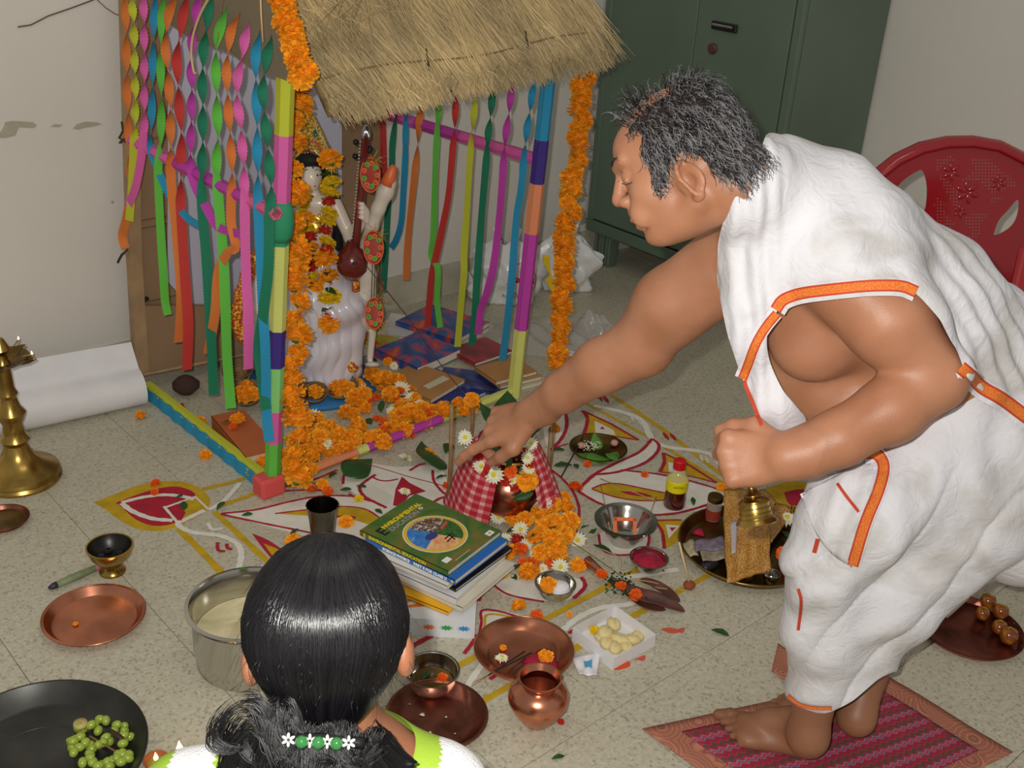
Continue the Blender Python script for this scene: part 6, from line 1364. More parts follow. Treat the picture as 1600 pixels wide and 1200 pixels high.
# head
hc = X(1070, 250, 1.70); fi = (-.94*CR-.35*CU+.30*FW).normalized(); si = -FW; si = (si-fi*si.dot(fi)).normalized(); ui = fi.cross(si); 
if ui.dot(CU) < 0: ui = -ui
HU = 1.70/FL
def hp(a, b, c): return hc+fi*a*HU+ui*b*HU+si*c*HU
HR = [fi, ui, si]
def he(a, b, c, ra, rb, rc, k=.012, op='add', R=None): B.ell(hp(a, b, c), (ra*HU, rb*HU, rc*HU), R or HR, k, op)
B.chain([(X(1225, 345, 1.80), .066), (hp(-62, -62, 0), .055), (hp(-25, -45, 0), .057)], .03)
he(-4, 26, 0, 96, 88, 72); he(40, -32, 0, 62, 76, 56, .02); he(62, 40, 0, 40, 42, 50, .02)
for s_ in (-1, 1):
    B.cap(hp(2, -72, 44*s_), hp(66, -92, 14*s_), 20*HU, 17*HU, .015); he(64, -26, 34*s_, 28, 30, 22, .015)
    B.cap(hp(100, 28, 8*s_), hp(86, 32, 40*s_), 10*HU, 9*HU, .01); he(104, 6, 28*s_, 17, 12, 15, .006, 'sub'); he(84, 6, 27*s_, 15, 14, 15, .004)
    B.cap(hp(98, 0, 16*s_), hp(92, 0, 40*s_), 3*HU, 2.5*HU, .003)
    he(107, -27, 11*s_, 12, 9, 8, .004); he(88, -56, 30*s_, 18, 22, 14, .012)
B.cap(hp(98, 22, 0), hp(117, -16, 0), 8*HU, 11*HU, .006); he(118, -20, 0, 11, 10, 11, .005)
he(98, -46, 0, 14, 13, 22, .008); he(103, -57, 0, 10, 6.5, 21, .003); he(97, -70, 0, 11, 7.5, 20, .003); B.cap(hp(112, -63.5, -18), hp(112, -63.5, 18), 2*HU, 2*HU, .002, 'sub')
he(80, -92, 0, 20, 17, 22, .012); he(20, -95, 0, 60, 22, 40, .02)
for s_ in (-1, 1):   # ears
    ex_ = (fi*.25+ui*1).normalized(); ea = (si*s_*.75-fi*.5).normalized(); ef = ex_.cross(ea).normalized()
    ec = hp(-2, -38, 68*s_)
    B.ell(ec, (29*HU, 14*HU, 6*HU), [ex_, ef, (si*s_+fi*.35).normalized()], .006)
    ring = [ec+ex_*math.cos(a)*29*HU+ef*math.sin(a)*13.5*HU*(1 if math.cos(a) > -.2 else .75)+(si*s_)*5*HU for a in [i*math.pi/7 for i in range(15)]]
    for a, b in zip(ring, ring[1:]): B.cap(a, b, 4*HU, 4*HU, .002)
    B.ell(ec+si*s_*7*HU-ex_*2*HU, (14*HU, 6.5*HU, 7*HU), [ex_, ef, si], .003, 'sub'); B.ell(ec-ex_*30*HU+fi*3*HU+si*s_*3*HU, (9*HU, 8*HU, 6*HU), [ex_, ef, si], .004)
bxx = lambda pts, m_: (np.min([list(p) for p in pts], 0)-m_, np.max([list(p) for p in pts], 0)+m_)
fine = [bxx([hc], .135)+(.0021,), bxx([Wf, tipt], .05)+(.0024,), bxx([Wn, X(1130, 716, 1.74)], .06)+(.0024,), (np.array(heelN)+[-.25, -.09, -.02], np.array(heelN)+[.07, .30, .085], .0026)]
P_, Q_ = B.skin(.0055, fine)
manbody = npobj('body', P_, Q_, [SKIN, SKIN2], man)
cz = (P_[Q_][:, :, 2].mean(1) < .34).astype(np.int32); manbody.data.polygons.foreach_set('material_index', cz)
bt = bvh(P_, Q_)
for (p, d, n_) in tipsF[:1]+tipsF[4:]+tipsN[4:]:
    sd_ = d.cross(n_).normalized(); g = G(); g.ell((0, 0, 0), (.0075, .0052, .0016), 0, 10, 6, frame(p+n_*.0072-d*.001, d, sd_)); obj('fingernail', g, NAILM, man)
# --- cloth: shawl
S_ = Body(); S_.chain(torso, .06); S_.cap(X(1175, 395, 1.93), X(1320, 400, 1.76), .08, .085, .06); S_.chain([rp_(1300, 412, 1.72, 74), rp_(1385, 500, 1.70, 68), rp_(1452, 585, 1.71, 50)], .04)
S_.chain([rp_(1225, 300, 1.78, 62), rp_(1178, 400, 1.76, 44), rp_(1180, 500, 1.76, 40), rp_(1212, 620, 1.80, 34), rp_(1235, 668, 1.82, 22)], .04); S_.cap(X(1250, 330, 1.86), X(1320, 370, 1.78), .09, .09, .05); S_.cap(X(1222, 292, 1.80), X(1260, 330, 1.80), .052, .085, .05); S_.cap(X(1225, 345, 1.80), X(1225, 345, 1.80).lerp(hp(-62, -62, 0), .8), .076, .070, .03)
lo, hi = S_.bounds(); P1_, Q1_ = S_.grow(lo, hi, .0042, .012); P1_ = relax(P1_, Q1_, 3)
N1 = normals(P1_, Q1_); ppx, ppy, _d = projn(P1_)
ax1 = P1_@np.array(CR*.80+CU*.60); ax2 = P1_@np.array(CR*.55-CU*.83)
t1 = np.clip((ppx-1400)/160, 0, 1); wv = .0045*t1*np.sin(ax1*150+2.2*np.sin(ax2*9)+1.3*np.sin(ax1*23))+.0028*(1-t1)*np.sin(ax1*60+2*np.sin(ax2*11))+.002*np.sin(ax2*70+3*np.sin(ax1*13))
t2 = np.clip((1235-ppx)/40, 0, 1); wv += .004*t2*np.sin(P1_@np.array(CR)*190+P1_@np.array(CU)*20)
P1_ = P1_+N1*wv[:, None]
shp = [(1187, 236), (1205, 190), (1300, 200), (1420, 260), (1540, 340), (1660, 380), (1840, 470), (1800, 800), (1680, 715), (1640, 684), (1601, 662), (1560, 627), (1523, 603), (1507, 586), (1502, 560), (1470, 500), (1436, 462), (1424, 452), (1360, 447), (1300, 453), (1240, 464), (1216, 478), (1211, 492), (1196, 520), (1200, 560), (1222, 610), (1262, 655), (1258, 690), (1225, 705), (1192, 672), (1178, 640), (1160, 590), (1138, 530), (1120, 440), (1122, 380), (1140, 300), (1165, 262)]
cx1, cy1, cd1 = projn(P1_[Q1_].mean(1)); kp_ = inpoly(cx1, cy1, shp)
P1c, Q1c = cut(P1_, Q1_, kp_); P1c = hem(P1c, Q1c); shawl = npobj('shawl', P1c, Q1c, CLOTH, man); st = bvh(P1c, Q1c)
# --- cloth: dhoti
H_ = Body()
H_.chain([rp_(1570, 668, 2.13, 132), rp_(1480, 770, 2.08, 125), rp_(1375, 900, 2.10, 92), rp_(1312, 1035, 2.19, 62), (F(1302, 1118, .085), .066)], .05)
H_.chain([rp_(1440, 720, 1.99, 95), rp_(1345, 800, 1.95, 75), rp_(1290, 880, 1.99, 52), rp_(1284, 980, 2.08, 44), (F(1285, 1125, .10), .052)], .05)
H_.cap(X(1560, 640, 2.08), X(1630, 760, 2.14), .16, .19, .06); H_.cap(X(1470, 575, 2.04), X(1570, 665, 2.13), .166, .178, .05)
lo, hi = H_.bounds(); P2_, Q2_ = H_.grow(lo, hi, .0046, .008); P2_ = relax(P2_, Q2_, 3); N2 = normals(P2_, Q2_); qx, qy, _d = projn(P2_)
u1 = P2_@np.array(CR*.72-CU*.69); u2 = P2_@np.array(CR*.69+CU*.72)
fold = np.abs(np.sin(u1*26+1.6*np.sin(u2*5)+.5*np.sin(u2*17)))**.45; fold2 = np.sin(u1*90+2.5*np.sin(u2*8))
amp = np.clip((qy-690)/150, .15, 1)
P2_ = P2_+N2*((.014*(fold-.85)+.0014*fold2)*amp)[:, None]+N2*(.0025*np.sin(u2*60+3*np.sin(u1*20)))[:, None]
dhp = [(1312, 706), (1372, 700), (1440, 650), (1505, 584), (1523, 600), (1560, 620), (1620, 650), (1660, 600), (2000, 520), (2400, 700), (2400, 1150), (1900, 1050), (1700, 940), (1560, 1000), (1420, 1042), (1375, 1058), (1330, 1098), (1290, 1117), (1250, 1108), (1226, 1088), (1190, 1000), (1190, 850), (1240, 770), (1275, 735)]
cx2, cy2, cd2 = projn(P2_[Q2_].mean(1)); P2c, Q2c = cut(P2_, Q2_, inpoly(cx2, cy2, dhp)); P2c = hem(P2c, Q2c); dhoti = npobj('dhoti', P2c, Q2c, CLOTH, man); dt = bvh(P2c, Q2c)
# flap of the waist cloth
def flapp(u, v):
    a = np.array((1250, 772))*(1-u)+np.array((1378, 708))*u; b = np.array((1262, 800))*(1-u)+np.array((1330, 886))*u
    b = b+np.array((0, 26*math.sin(math.pi*u)*(1-.6*u)))
    q = a*(1-v)+b*v; h = cast(dt, q[0], q[1], .0)
    dd = depth(h) if h is not None else 1.93
    dd = min(dd, 2.0)-.012-.004*math.sin(u*14+v*3); return D(q[0], q[1], dd)
obj('waist_flap', G().grid(flapp, 28, 20, thick=.002), CLOTH, man)
def roll(px, r, mat, nm): 
    pts = [cast(dt, x, y, .012) or D(x, y, 1.93) for x, y in px]; obj(nm, G().tube(catmull(pts, 5), r, 8), mat, man)
roll([(1310, 712), (1335, 712), (1365, 703), (1374, 706)], .009, CLOTH, 'waist_tuck')
roll([(1290, 735), (1325, 728), (1350, 715), (1368, 708)], .008, CLOTH, 'waist_tuck')
# back drape hanging behind
def drape(u, v):
    x0, y0 = 1480+190*u, 700-40*u; x1, y1 = 1500+190*u, 914-26*u+7*math.sin(u*9+.5)
    return D(x0+(x1-x0)*v, y0+(y1-y0)*v, 2.33+.03*math.sin(u*16+v)+.02*v)
obj('dhoti_drape', G().grid(drape, 44, 24, thick=.002), CLOTH, man)
BM = [BRD_O, BRD_R, BRD_W]
fr4 = ((-.62, -.5, 2), (-.5, -.34, 1), (-.34, .34, 0), (.34, .5, 1), (.5, .85, 2))
band('woven_border', [st, bt], [(1212, 484), (1222, 468), (1250, 458), (1300, 452), (1360, 446), (1410, 446), (1432, 456)], 19, BM, man, fr=fr4, off=.009)
band('woven_border', [st, bt], [(1214, 490), (1196, 511), (1180, 538), (1167, 575), (1160, 592)], 15, BM, man, fr=fr4)
band('woven_border', [st, bt], [(1163, 594), (1166, 606), (1176, 628), (1186, 655), (1190, 664)], 6, [BRD_R, BRD_R, BRD_W], man)
band('woven_border', [st, dt], [(1501, 574), (1518, 588), (1534, 606), (1565, 622), (1604, 652), (1640, 675), (1680, 700)], 22, BM, man, fr=fr4)
fl_t = bvh(np.array([list(flapp(i/20, j/20)) for j in range(21) for i in range(21)]), np.array([(j*21+i, j*21+i+1, (j+1)*21+i+1, (j+1)*21+i) for j in range(20) for i in range(20)]))
band('woven_border', [fl_t, dt], [(1352, 708), (1372, 708), (1383, 728), (1374, 765), (1352, 815), (1332, 884)], 19, BM, man, fr=fr4)
band('woven_border', [fl_t, dt], [(1308, 755), (1322, 775), (1342, 800)], 5, [BRD_R, BRD_R, BRD_W], man)
band('woven_border', [dt], [(1231, 1086), (1245, 1100), (1270, 1107), (1300, 1107)], 6, BM, man)
band('woven_border', [dt], [(1278, 842), (1272, 864)], 7, [BRD_R, BRD_R, BRD_W], man); band('woven_border', [dt], [(1247, 920), (1253, 940), (1247, 985)], 5, [BRD_R, BRD_R, BRD_W], man)
g = G(); nU = 40; V = []; I = []; cs_ = [(.905, 1), (.92, 0), (.965, 0), (.98, 1), (1.0, 2)]
for i in range(nU+1):
    for c, _m in cs_: V.append(drape(i/nU, c)-ray(1550, 900)*.006)
g.V = [tuple(v) for v in V]
for i in range(nU):
    for j in range(4): a = i*5+j; g.F.append((a, a+5, a+6, a+1)); g.I.append([1, 0, 1, 2][j])
obj('woven_border', g, BM, man)
# --- hair of the priest
HAIRM = hairmat('greying_hair', (22, 20, 22), (122, 120, 122)); HSC = M('scalp_dark', (58, 44, 38), .8)  # greying strands, and plain dark brown for the shell beneath them
hpoly = [(952, 200), (962, 165), (1000, 120), (1060, 100), (1130, 120), (1190, 190), (1200, 250), (1160, 285), (1120, 275), (1092, 268), (1080, 256), (1058, 262), (1040, 290), (1033, 304), (1020, 296), (1014, 262), (1000, 238), (1003, 215), (985, 190)]
hx, hy, hd = projn(P_); N_all = normals(P_, Q_); rel = P_-np.array(hc); a_l = rel@np.array(fi)/HU; b_l = rel@np.array(ui)/HU; c_l = rel@np.array(si)/HU
isH = (np.abs(a_l) < 130) & (np.abs(b_l) < 140) & (np.abs(c_l) < 100); vis = isH & inpoly(hx, hy, hpoly) & ((N_all@np.array(-FW)) > -.2)
farside = isH & (c_l < 0) & (b_l > 5-.35*a_l) & (b_l > -40) & (a_l < 70); top = isH & (b_l > 62) & (a_l < 60)
sel = np.where(vis | farside | top)[0]; rng = random.Random(5)
ear_ = lambda al, bl: ((al+2)/30)**2+((bl+40)/40)**2
g = G()
for k in range(5200):
    i = sel[rng.randrange(len(sel))]; p = Vector(P_[i]); n = Vector(N_all[i]); al, bl, cl = a_l[i], b_l[i], c_l[i]
    bald = math.exp(-((al-5)/34)**2-((bl-118)/26)**2)+.8*math.exp(-((al-62)/30)**2-((cl-30)/40)**2-((bl-95)/30)**2)
    if rng.random() < bald*1.02: continue
    if cl > 20 and ear_(al, bl) < 1.25: continue
    sd_ = max(-1, min(1, cl/35)); tp = max(0, min(1, (bl-40)/60)); fr_ = max(0, min(1, (al-20)/50))
    down = (-ui-fi*.30)*(1-tp)+(si*sd_*.9-ui*.15-fi*.35)*tp+n*(.35+.35*tp)
    down = down*(1-fr_*tp)+(fi*.25+ui*.35-si*.2+n*.3)*fr_*tp
    if al < -70: down += fi*.25-ui*.5
    down = down.normalized()+Vector((rng.uniform(-1, 1), rng.uniform(-1, 1), rng.uniform(-1, 1)))*.38
    ln = rng.uniform(.018, .040)
    if 25 < al and bl < 25: ln = rng.uniform(.008, .016)
    if cl > 10 and -45 < al < 40 and bl < 22: ln = rng.uniform(.010, .02)
    if al < -80: ln *= .75
    if al > 30 and bl > 60: ln *= 1.4
    if bl > 90: ln *= 1.15
    d = down.normalized(); ph_ = rng.uniform(0, 6.28); w_ = d.cross(n).normalized(); v_ = d.cross(w_); A_ = rng.uniform(.0015, .0065); pts = []; fq = rng.uniform(4.5, 8)
    for j in range(8):
        t = j/7; pts.append(p+n*(.001+.006*math.sin(t*2.2))+d*ln*t*(1-.25*t)+w_*A_*math.sin(t*fq+ph_)*t+v_*A_*.7*math.cos(t*fq+ph_)*t-ui*.008*t*t)
    r_ = .00052; V = []
    for j, q in enumerate(pts): s_ = w_*r_*(1-.6*j/7)*1.5; V += [q-s_, q+n*r_, q+s_]
    Fc = []
    for j in range(7): a = j*3; Fc += [(a, a+1, a+4, a+3), (a+1, a+2, a+5, a+4)]
    g.add(V, Fc)
hr = obj('hair', g, HAIRM, man); hr['kind'] = 'stuff'
g = G()
fsel = np.isin(Q_, sel).all(1); bald_f = np.exp(-((a_l[Q_].mean(1)-5)/34)**2-((b_l[Q_].mean(1)-118)/26)**2)+.8*np.exp(-((a_l[Q_].mean(1)-62)/30)**2-((c_l[Q_].mean(1)-30)/40)**2-((b_l[Q_].mean(1)-95)/30)**2); fsel &= (bald_f < .35) & (((c_l[Q_].mean(1) < 20) | (ear_(a_l[Q_].mean(1), b_l[Q_].mean(1)) > 1.2)))
Pc, Qc = cut(P_+N_all*.0016, Q_, fsel); npobj('hair_base', Pc, Qc, HSC, man)
g = G()   # brow, moustache and stubble
for k in range(150):
    s_ = 1; t = rng.random(); p = hp(109-18*t, 33+3*math.sin(t*3)+rng.uniform(-3, 3), (10+34*t)*s_)
    g.tube([p, p+(si*s_*.007-fi*.001+ui*rng.uniform(-.001, .003))], [.0006, .0003], 3)
obj('eyebrow', g, M('dark_hair', (34, 30, 30), .6), man)
el_ = [cast(bt, x, y, .0004) for x, y in ((966, 283), (972, 287), (980, 288), (988, 285))]
if all(q is not None for q in el_): obj('eyelid_line', G().tube(catmull(el_, 4), .0007, 5), M('dark_hair', (34, 30, 30), .6), man)
g = G()
for k in range(260):
    t = rng.uniform(0, 1); p = hp(108-11*t, -44+rng.uniform(-5, 4), 26*t*1.0+2); n = fi
    g.tube([p, p+(fi*.0015-ui*.004+si*.001)], [.0005, .0003], 3)
obj('moustache', g, M('grey_stubble', (150, 140, 134), .7), man)
# ---------------------------------------------------------------- the girl in front
hfw = Vector((FW.x, FW.y, 0)).normalized(); UPZ = Vector((0, 0, 1)); hr_ = Vector((hfw.y, -hfw.x, 0))
gd = 1.08; gs = gd/FL
girl = thing('person', 'girl seen from behind, black hair tied in a beaded clip, green and white top', 'person', (D(510, 950, 1.08).x-.08*hfw.x, D(510, 950, 1.08).y-.08*hfw.y, 0))
prof = [(832, 4), (836, 30), (845, 55), (862, 80), (890, 103), (925, 120), (965, 129), (1005, 127), (1045, 112), (1080, 90), (1110, 66), (1130, 50), (1142, 42)]
def pr_at(y):
    for (a, ra), (b, rb) in zip(prof, prof[1:]):
        if a <= y <= b: return ra+(rb-ra)*(y-a)/(b-a)
    return prof[0][1] if y < 832 else prof[-1][1]
gO = D(508, 960, 1.10)
def hairpt(y, phi, lift=0):
    r = pr_at(y)*gs+lift; t = (y-832)/310
    c = gO-CU*((y-960)*gs)+CR*((511-3*t-508)*gs)-FW*(.0)+FW*(.05*max(0, .35-t))
    return c+CR*(r*math.sin(phi))-FW*(r*.92*math.cos(phi)+ (lift*.5))
HG = hairmat('black_hair', (8, 7, 9), (20, 18, 22), .3)
g = G(); ys = [832+310*(i/40)**1.0 for i in range(41)]
g.grid(lambda u, v: hairpt(832+310*v, (u-.5)*6.2832, 0), 56, 40)
base_h = obj('hair', g, HG, girl)
rng = random.Random(9); g = G()
for k in range(3800):
    ph = rng.uniform(-2.0, 2.0); y0 = 834+rng.random()**2*120; lf = rng.uniform(.0004, .0022); A_ = rng.uniform(0, .02); p0 = rng.uniform(0, 6); y1 = 1143 if rng.random() < .9 else rng.uniform(1000, 1143)
    V = []; n = 18; r_ = rng.uniform(.00035, .0006)
    pts = [hairpt(y0+(y1-y0)*j/n, ph*(.75+.25*min(1, j/5))+A_*math.sin(j*.5+p0), lf*(1 if j < n-1 else .3)) for j in range(n+1)]
    for j, q in enumerate(pts):
        t = (pts[min(j+1, n)]-pts[max(j-1, 0)]).normalized(); out = (q-gO).normalized(); s_ = t.cross(out).normalized()*r_; V += [q-s_, q+out*r_, q+s_]
    Fc = []
    for j in range(n): a = j*3; Fc += [(a, a+1, a+4, a+3), (a+1, a+2, a+5, a+4)]
    g.add(V, Fc)
s_o = obj('hair_strands', g, HG, girl); s_o['kind'] = 'stuff'
# fly-away strands
g = G()
for k in range(150):
    ph = rng.uniform(-1.9, 1.9); y0 = rng.uniform(840, 1080); p = hairpt(y0, ph, .001); out = (p-gO).normalized(); d = (-CU*.9+CR*rng.uniform(-.5, .5)+out*rng.uniform(.05, .35)).normalized(); ln = rng.uniform(.01, .035)
    g.tube([p, p+d*ln*.5+out*.001, p+d*ln], [.00022, .0002, .0001], 3)
obj('flyaway_hair', g, HG, girl)
tie = D(506, 1143, 1.06)
g = G()
guides = []
for k in range(44):
    sd = k % 4
    a = rng.uniform(-1, 1)
    if sd == 0: tgt = D(rng.uniform(335, 430), rng.uniform(1130, 1230), 1.07+rng.uniform(-.02, .04)); up = .03; a = -abs(a)
    elif sd == 1: tgt = D(rng.uniform(590, 655), rng.uniform(1170, 1240), 1.08+rng.uniform(-.02, .04)); up = .012; a = abs(a)
    else: tgt = D(rng.uniform(420, 600), rng.uniform(1230, 1330), 1.05+rng.uniform(-.03, .04)); up = 0
    st_ = tie+CR*(a*.03)-FW*rng.uniform(-.01, .016); mid = st_.lerp(tgt, .55)+CU*up-FW*.015; mid2 = st_-CU*.03-FW*.01
    P = catmull([st_, mid2.lerp(mid, .3), mid, tgt, tgt-CU*.02+CR*.02*(-1)**k], 7); ph = rng.uniform(0, 6.28)
    n = len(P); guides.append([p+(CR*math.cos(j*.5+ph)+CU*math.sin(j*.5+ph))*.006*min(1, j/n*2) for j, p in enumerate(P)])
for gd_ in guides:
    n = len(gd_)
    for k in range(48):
        a = rng.uniform(0, 6.28); rr = .011*math.sqrt(rng.random()); f0 = rng.uniform(.9, 1.15); V = []; r_ = .0006; m_ = n if rng.random() < .8 else rng.randrange(n//2, n)
        for j in range(m_):
            t = j/(n-1); tw = a+1.2*t; w_ = rr*(1-.75*t**3)*(1+.15*math.sin(j*f0+a)); q = gd_[j]+CR*w_*math.cos(tw)+CU*w_*math.sin(tw)-FW*w_*math.sin(tw*2)*.8; V += [q-CR*r_*.8-CU*r_*.4, q-FW*r_, q+CR*r_*.8+CU*r_*.4]
        Fc = []
        for j in range(m_-1): b = j*3; Fc += [(b, b+1, b+4, b+3), (b+1, b+2, b+5, b+4)]
        g.add(V, Fc)
HG2 = hairmat('black_hair_soft', (8, 7, 9), (14, 12, 14), .5); o = obj('ponytail', g, HG2, girl); o['kind'] = 'stuff'
g = G(); g.ell((0, 0, 0), (.05, .025, .02), 0, 14, 8, frame(D(510, 1180, 1.10), CR, CU)); g.ell((0, 0, 0), (.032, .022, .02), 0, 14, 8, frame(D(405, 1180, 1.11), CR, CU)); g.ell((0, 0, 0), (.05, .05, .02), 0, 14, 8, frame(D(500, 1260, 1.10), CR, CU))
obj('hair_mass', g, HG2, girl)
# body
GB = Body(); nk = D(515, 1120, 1.16); hcg = D(510, 950, 1.13)
GB.ell(D(510, 965, 1.13), (.062, .065, .066), [CR, CU, FW], .02); GB.ell(D(512, 1000, 1.15), (.066, .07, .07), [CR, CU, FW], .02)
tors = Vector((nk.x, nk.y, .52))
sL, sR = D(300, 1262, 1.18), D(678, 1248, 1.20)
GB.cap(hcg-UPZ*.05, nk-UPZ*.06, .05, .052, .03); GB.chain([(sL, .05), (nk-UPZ*.10, .07), (sR, .05)], .05)
GB.chain([(nk-UPZ*.14, .10), (Vector((nk.x, nk.y, .55)), .10), (Vector((nk.x, nk.y, .40))-hfw*.03, .125)], .05)
for s_, sp in ((-1, sL), (1, sR)):
    el = sp-UPZ*.22+hr_*.03*s_+hfw*.02; wr = el+hfw*.20-UPZ*.03-hr_*.05*s_; GB.chain([(sp, .047), (el, .036)], .03); GB.chain([(el, .036), (wr, .024)], .02)
    hand(GB, wr, hfw-UPZ*.3, UPZ, -hr_*s_, [(15, 20, 12, 3), (15, 22, 12, 0), (18, 24, 12, 0), (22, 26, 12, -3)], [(.7, .6, .2, .03), (.9, .1, .2, .026), (.9, 0, .2, .02)], .8)
    hip = Vector((nk.x, nk.y, .38))-hfw*.03+hr_*.07*s_; kn = Vector((nk.x, nk.y, .07))+hfw*.12+hr_*.09*s_; an = Vector((nk.x, nk.y, .06))-hfw*.20+hr_*.08*s_
    GB.chain([(hip, .085), (kn, .058)], .03); GB.chain([(kn, .056), (an, .035)], .03); foot(GB, Vector((an.x, an.y, .006))-hfw*.04, -hfw, hr_*s_, .75)
for s_, (x, y) in ((-1, (388, 1036)), (1, (637, 1022))): GB.ell(D(x-5*s_, y, 1.10), (.010, .022, .015), [CR, CU, FW], .006); GB.ell(D(x-4*s_, y+20, 1.105), (.008, .009, .008), [CR, CU, FW], .006)
# face side (looking towards the hut)
fc = hcg+hfw*.05-UPZ*.03; GB.ell(fc+hfw*.055-UPZ*.005, (.012, .012, .016), [hr_, hfw, UPZ], .01); GB.ell(fc+hfw*.03-UPZ*.045, (.03, .03, .022), [hr_, hfw, UPZ], .02); GB.cap(fc+hfw*.048-UPZ*.028-hr_*.014, fc+hfw*.048-UPZ*.028+hr_*.014, .007, .007, .004)
for s_ in (-1, 1): GB.ell(fc+hfw*.05+hr_*.026*s_+UPZ*.018, (.012, .009, .007), [hr_, hfw, UPZ], .004, 'sub')
SK3 = skinmat('skin_warm', (166, 112, 84), (146, 94, 66)); PG, QG = GB.skin(.006, [(np.array(hcg)-.12, np.array(hcg)+.12, .0035)]); obj_g = npobj('body', PG, QG, SK3, girl)
# green and white top
TB = Body(); TB.chain([(sL-UPZ*.005, .052), (nk-UPZ*.105, .074), (sR-UPZ*.005, .052)], .05); TB.chain([(nk-UPZ*.14, .105), (Vector((nk.x, nk.y, .55)), .108), (Vector((nk.x, nk.y, .36))-hfw*.03, .15)], .05)
for s_, sp in ((-1, sL), (1, sR)): TB.chain([(sp, .05), (sp-UPZ*.10+hr_*.012*s_, .05)], .03)
TB.chain([(Vector((nk.x, nk.y, .36))-hfw*.03, .15), (Vector((nk.x, nk.y, .10))-hfw*.04, .19)], .05)
lo, hi = TB.bounds(); PT_, QT_ = TB.grow(lo, hi, .006, .006); GRN = M('green_cotton', (150, 182, 52), .85, bump=.15, bs=300); tx, ty, td = projn(PT_[QT_].mean(1))
neck_ = ((PT_[QT_].mean(1)-np.array(nk-UPZ*.05))**2*np.array([1, 1, .7])).sum(1) < .092**2
PTc, QTc = cut(PT_, QT_, ~neck_); PTc = hem(PTc, QTc); KW = M('white_lace', (232, 232, 234), .8, bump=.5, bs=300); ko = npobj('kurta', PTc, QTc, [GRN, KW], girl); kc = PTc[QTc].mean(1)-np.array(nk-UPZ*.05); kr = np.sqrt((kc**2*np.array([1, 1, .7])).sum(1)); ko.data.polygons.foreach_set('material_index', ((kr > .118) & (kr < .165)).astype(np.int32)); tt_ = bvh(PTc, QTc)
LACE = M('white_lace', (236, 236, 236), .8, bump=.5, bs=300)
for px in ([(190, 1207), (222, 1184), (262, 1178), (300, 1180), (335, 1186)], [(632, 1160), (668, 1163), (704, 1174), (738, 1196), (760, 1220)]):
    break
    pts = [(cast(tt_, x, y+6, .004) or D(x, y+6, 1.16)) for x, y in px]; pts = [D(x, y+5, depth(p)) for (x, y), p in zip(px, pts)]; obj('lace_edge', G().tube(catmull(pts, 6), .0085, 8, flat=.6), LACE, girl)
# hair clip
cl = obj('hair_clip', G().tube([tie+CR*(x*gs)-FW*.022-CU*(.004*(x/60)**2+x*.00003)-FW*(-.0000045*x*x*.4) for x in range(-64, 70, 8)], .0055, 8), BLK, girl)
GBD = M('green_bead', (70, 150, 80), .08, trans=.5, coat=.6); PRL = M('pearl', (236, 236, 226), .2, coat=.5)
for dx in (-25, 0, 27): g = G().ell((0, 0, 0), (.0062, .0062, .0055), 0, 16, 10, frame(tie+CR*(dx*gs)-FW*.030-CU*(.001+dx*.00003), CR, CU)); obj('bead', g, GBD, cl)
for dx in (-45, -13, 13, 45):
    for a in range(6): an = a*math.pi/3+.5; g = G().ell((0, 0, 0), (.0030, .0015, .0018), 0, 10, 6, frame(tie+CR*(dx*gs)-FW*.029-CU*(dx*.00003)+(CR*math.cos(an)+CU*math.sin(an))*.004, CR*math.cos(an)+CU*math.sin(an), -CR*math.sin(an)+CU*math.cos(an))); obj('pearl_petal', g, PRL, cl)
# ================================================================== THE STATUE
bI = F(500, 598); nrmI = hfw
def V_(x, y, off=0.0):
    """point on the upright plane through the statue, off metres towards the camera"""
    d = ray(x, y); k = ((bI-CC).dot(hfw)-off)/d.dot(hfw); return CC+d*k
iu = wid(1, V_(500, 450)); st_t = thing('goddess_statue', 'painted goddess statue in white satin with golden crown, playing a long-necked lute', 'statue', bI)
IVO = M('ivory_paint', (236, 224, 208), .3, coat=.4); GOLD = gmix('gold_tinsel', [(.35, (150, 96, 24)), (.5, (222, 176, 60)), (.6, (250, 222, 120))], 160, 0, .3, .3); GOLD.node_tree.nodes['Principled BSDF'].inputs['Metallic'].default_value = .6
SAT = M('white_satin', (226, 222, 230), .26, coat=.2, spec=.7); MAR = M('maroon_lacquer', (108, 30, 24), .3, coat=.5); HBL = M('black_wool', (16, 14, 16), .7)
REDG = gmix('red_gold_border', [(.4, (190, 50, 20)), (.5, (214, 110, 20)), (.6, (250, 210, 80))], 120, 0, .35, .2)
SB = Body(); R3 = [CR, CU, FW]
def se(x, y, off, rx, ry, rz, k=.015): SB.ell(V_(x, y, off), (rx*iu, ry*iu, rz*iu), R3, k)
SB.chain([(V_(492, 400, 0), 36*iu), (V_(505, 470, .01), 46*iu), (V_(512, 540, .01), 44*iu), (V_(515, 578, .01), 46*iu)], .03)
se(535, 478, .05, 30, 30, 30, .03); se(420, 455, -.02, 26, 72, 30, .03); se(405, 500, -.03, 26, 40, 30, .03); SB.cap(V_(440, 420, 0), V_(470, 560, .0), 30*iu, 34*iu, .03)
SB.cap(V_(555, 480, .02), V_(545, 575, .02), 20*iu, 16*iu, .03)
lo, hi = SB.bounds(); Pn, Qn = SB.grow(lo, hi, .004, 0); Nn = normals(Pn, Qn); u1 = Pn@np.array(CR); u2 = Pn@np.array(CU)
Pn = Pn+Nn*(.006*np.abs(np.sin(u1*95+1.5*np.sin(u2*22)+.6*np.sin(u2*55)))**.6+.003*np.sin(u1*40-u2*70))[:, None]
npobj('satin_sari', Pn, Qn, SAT, st_t)
SB = Body()
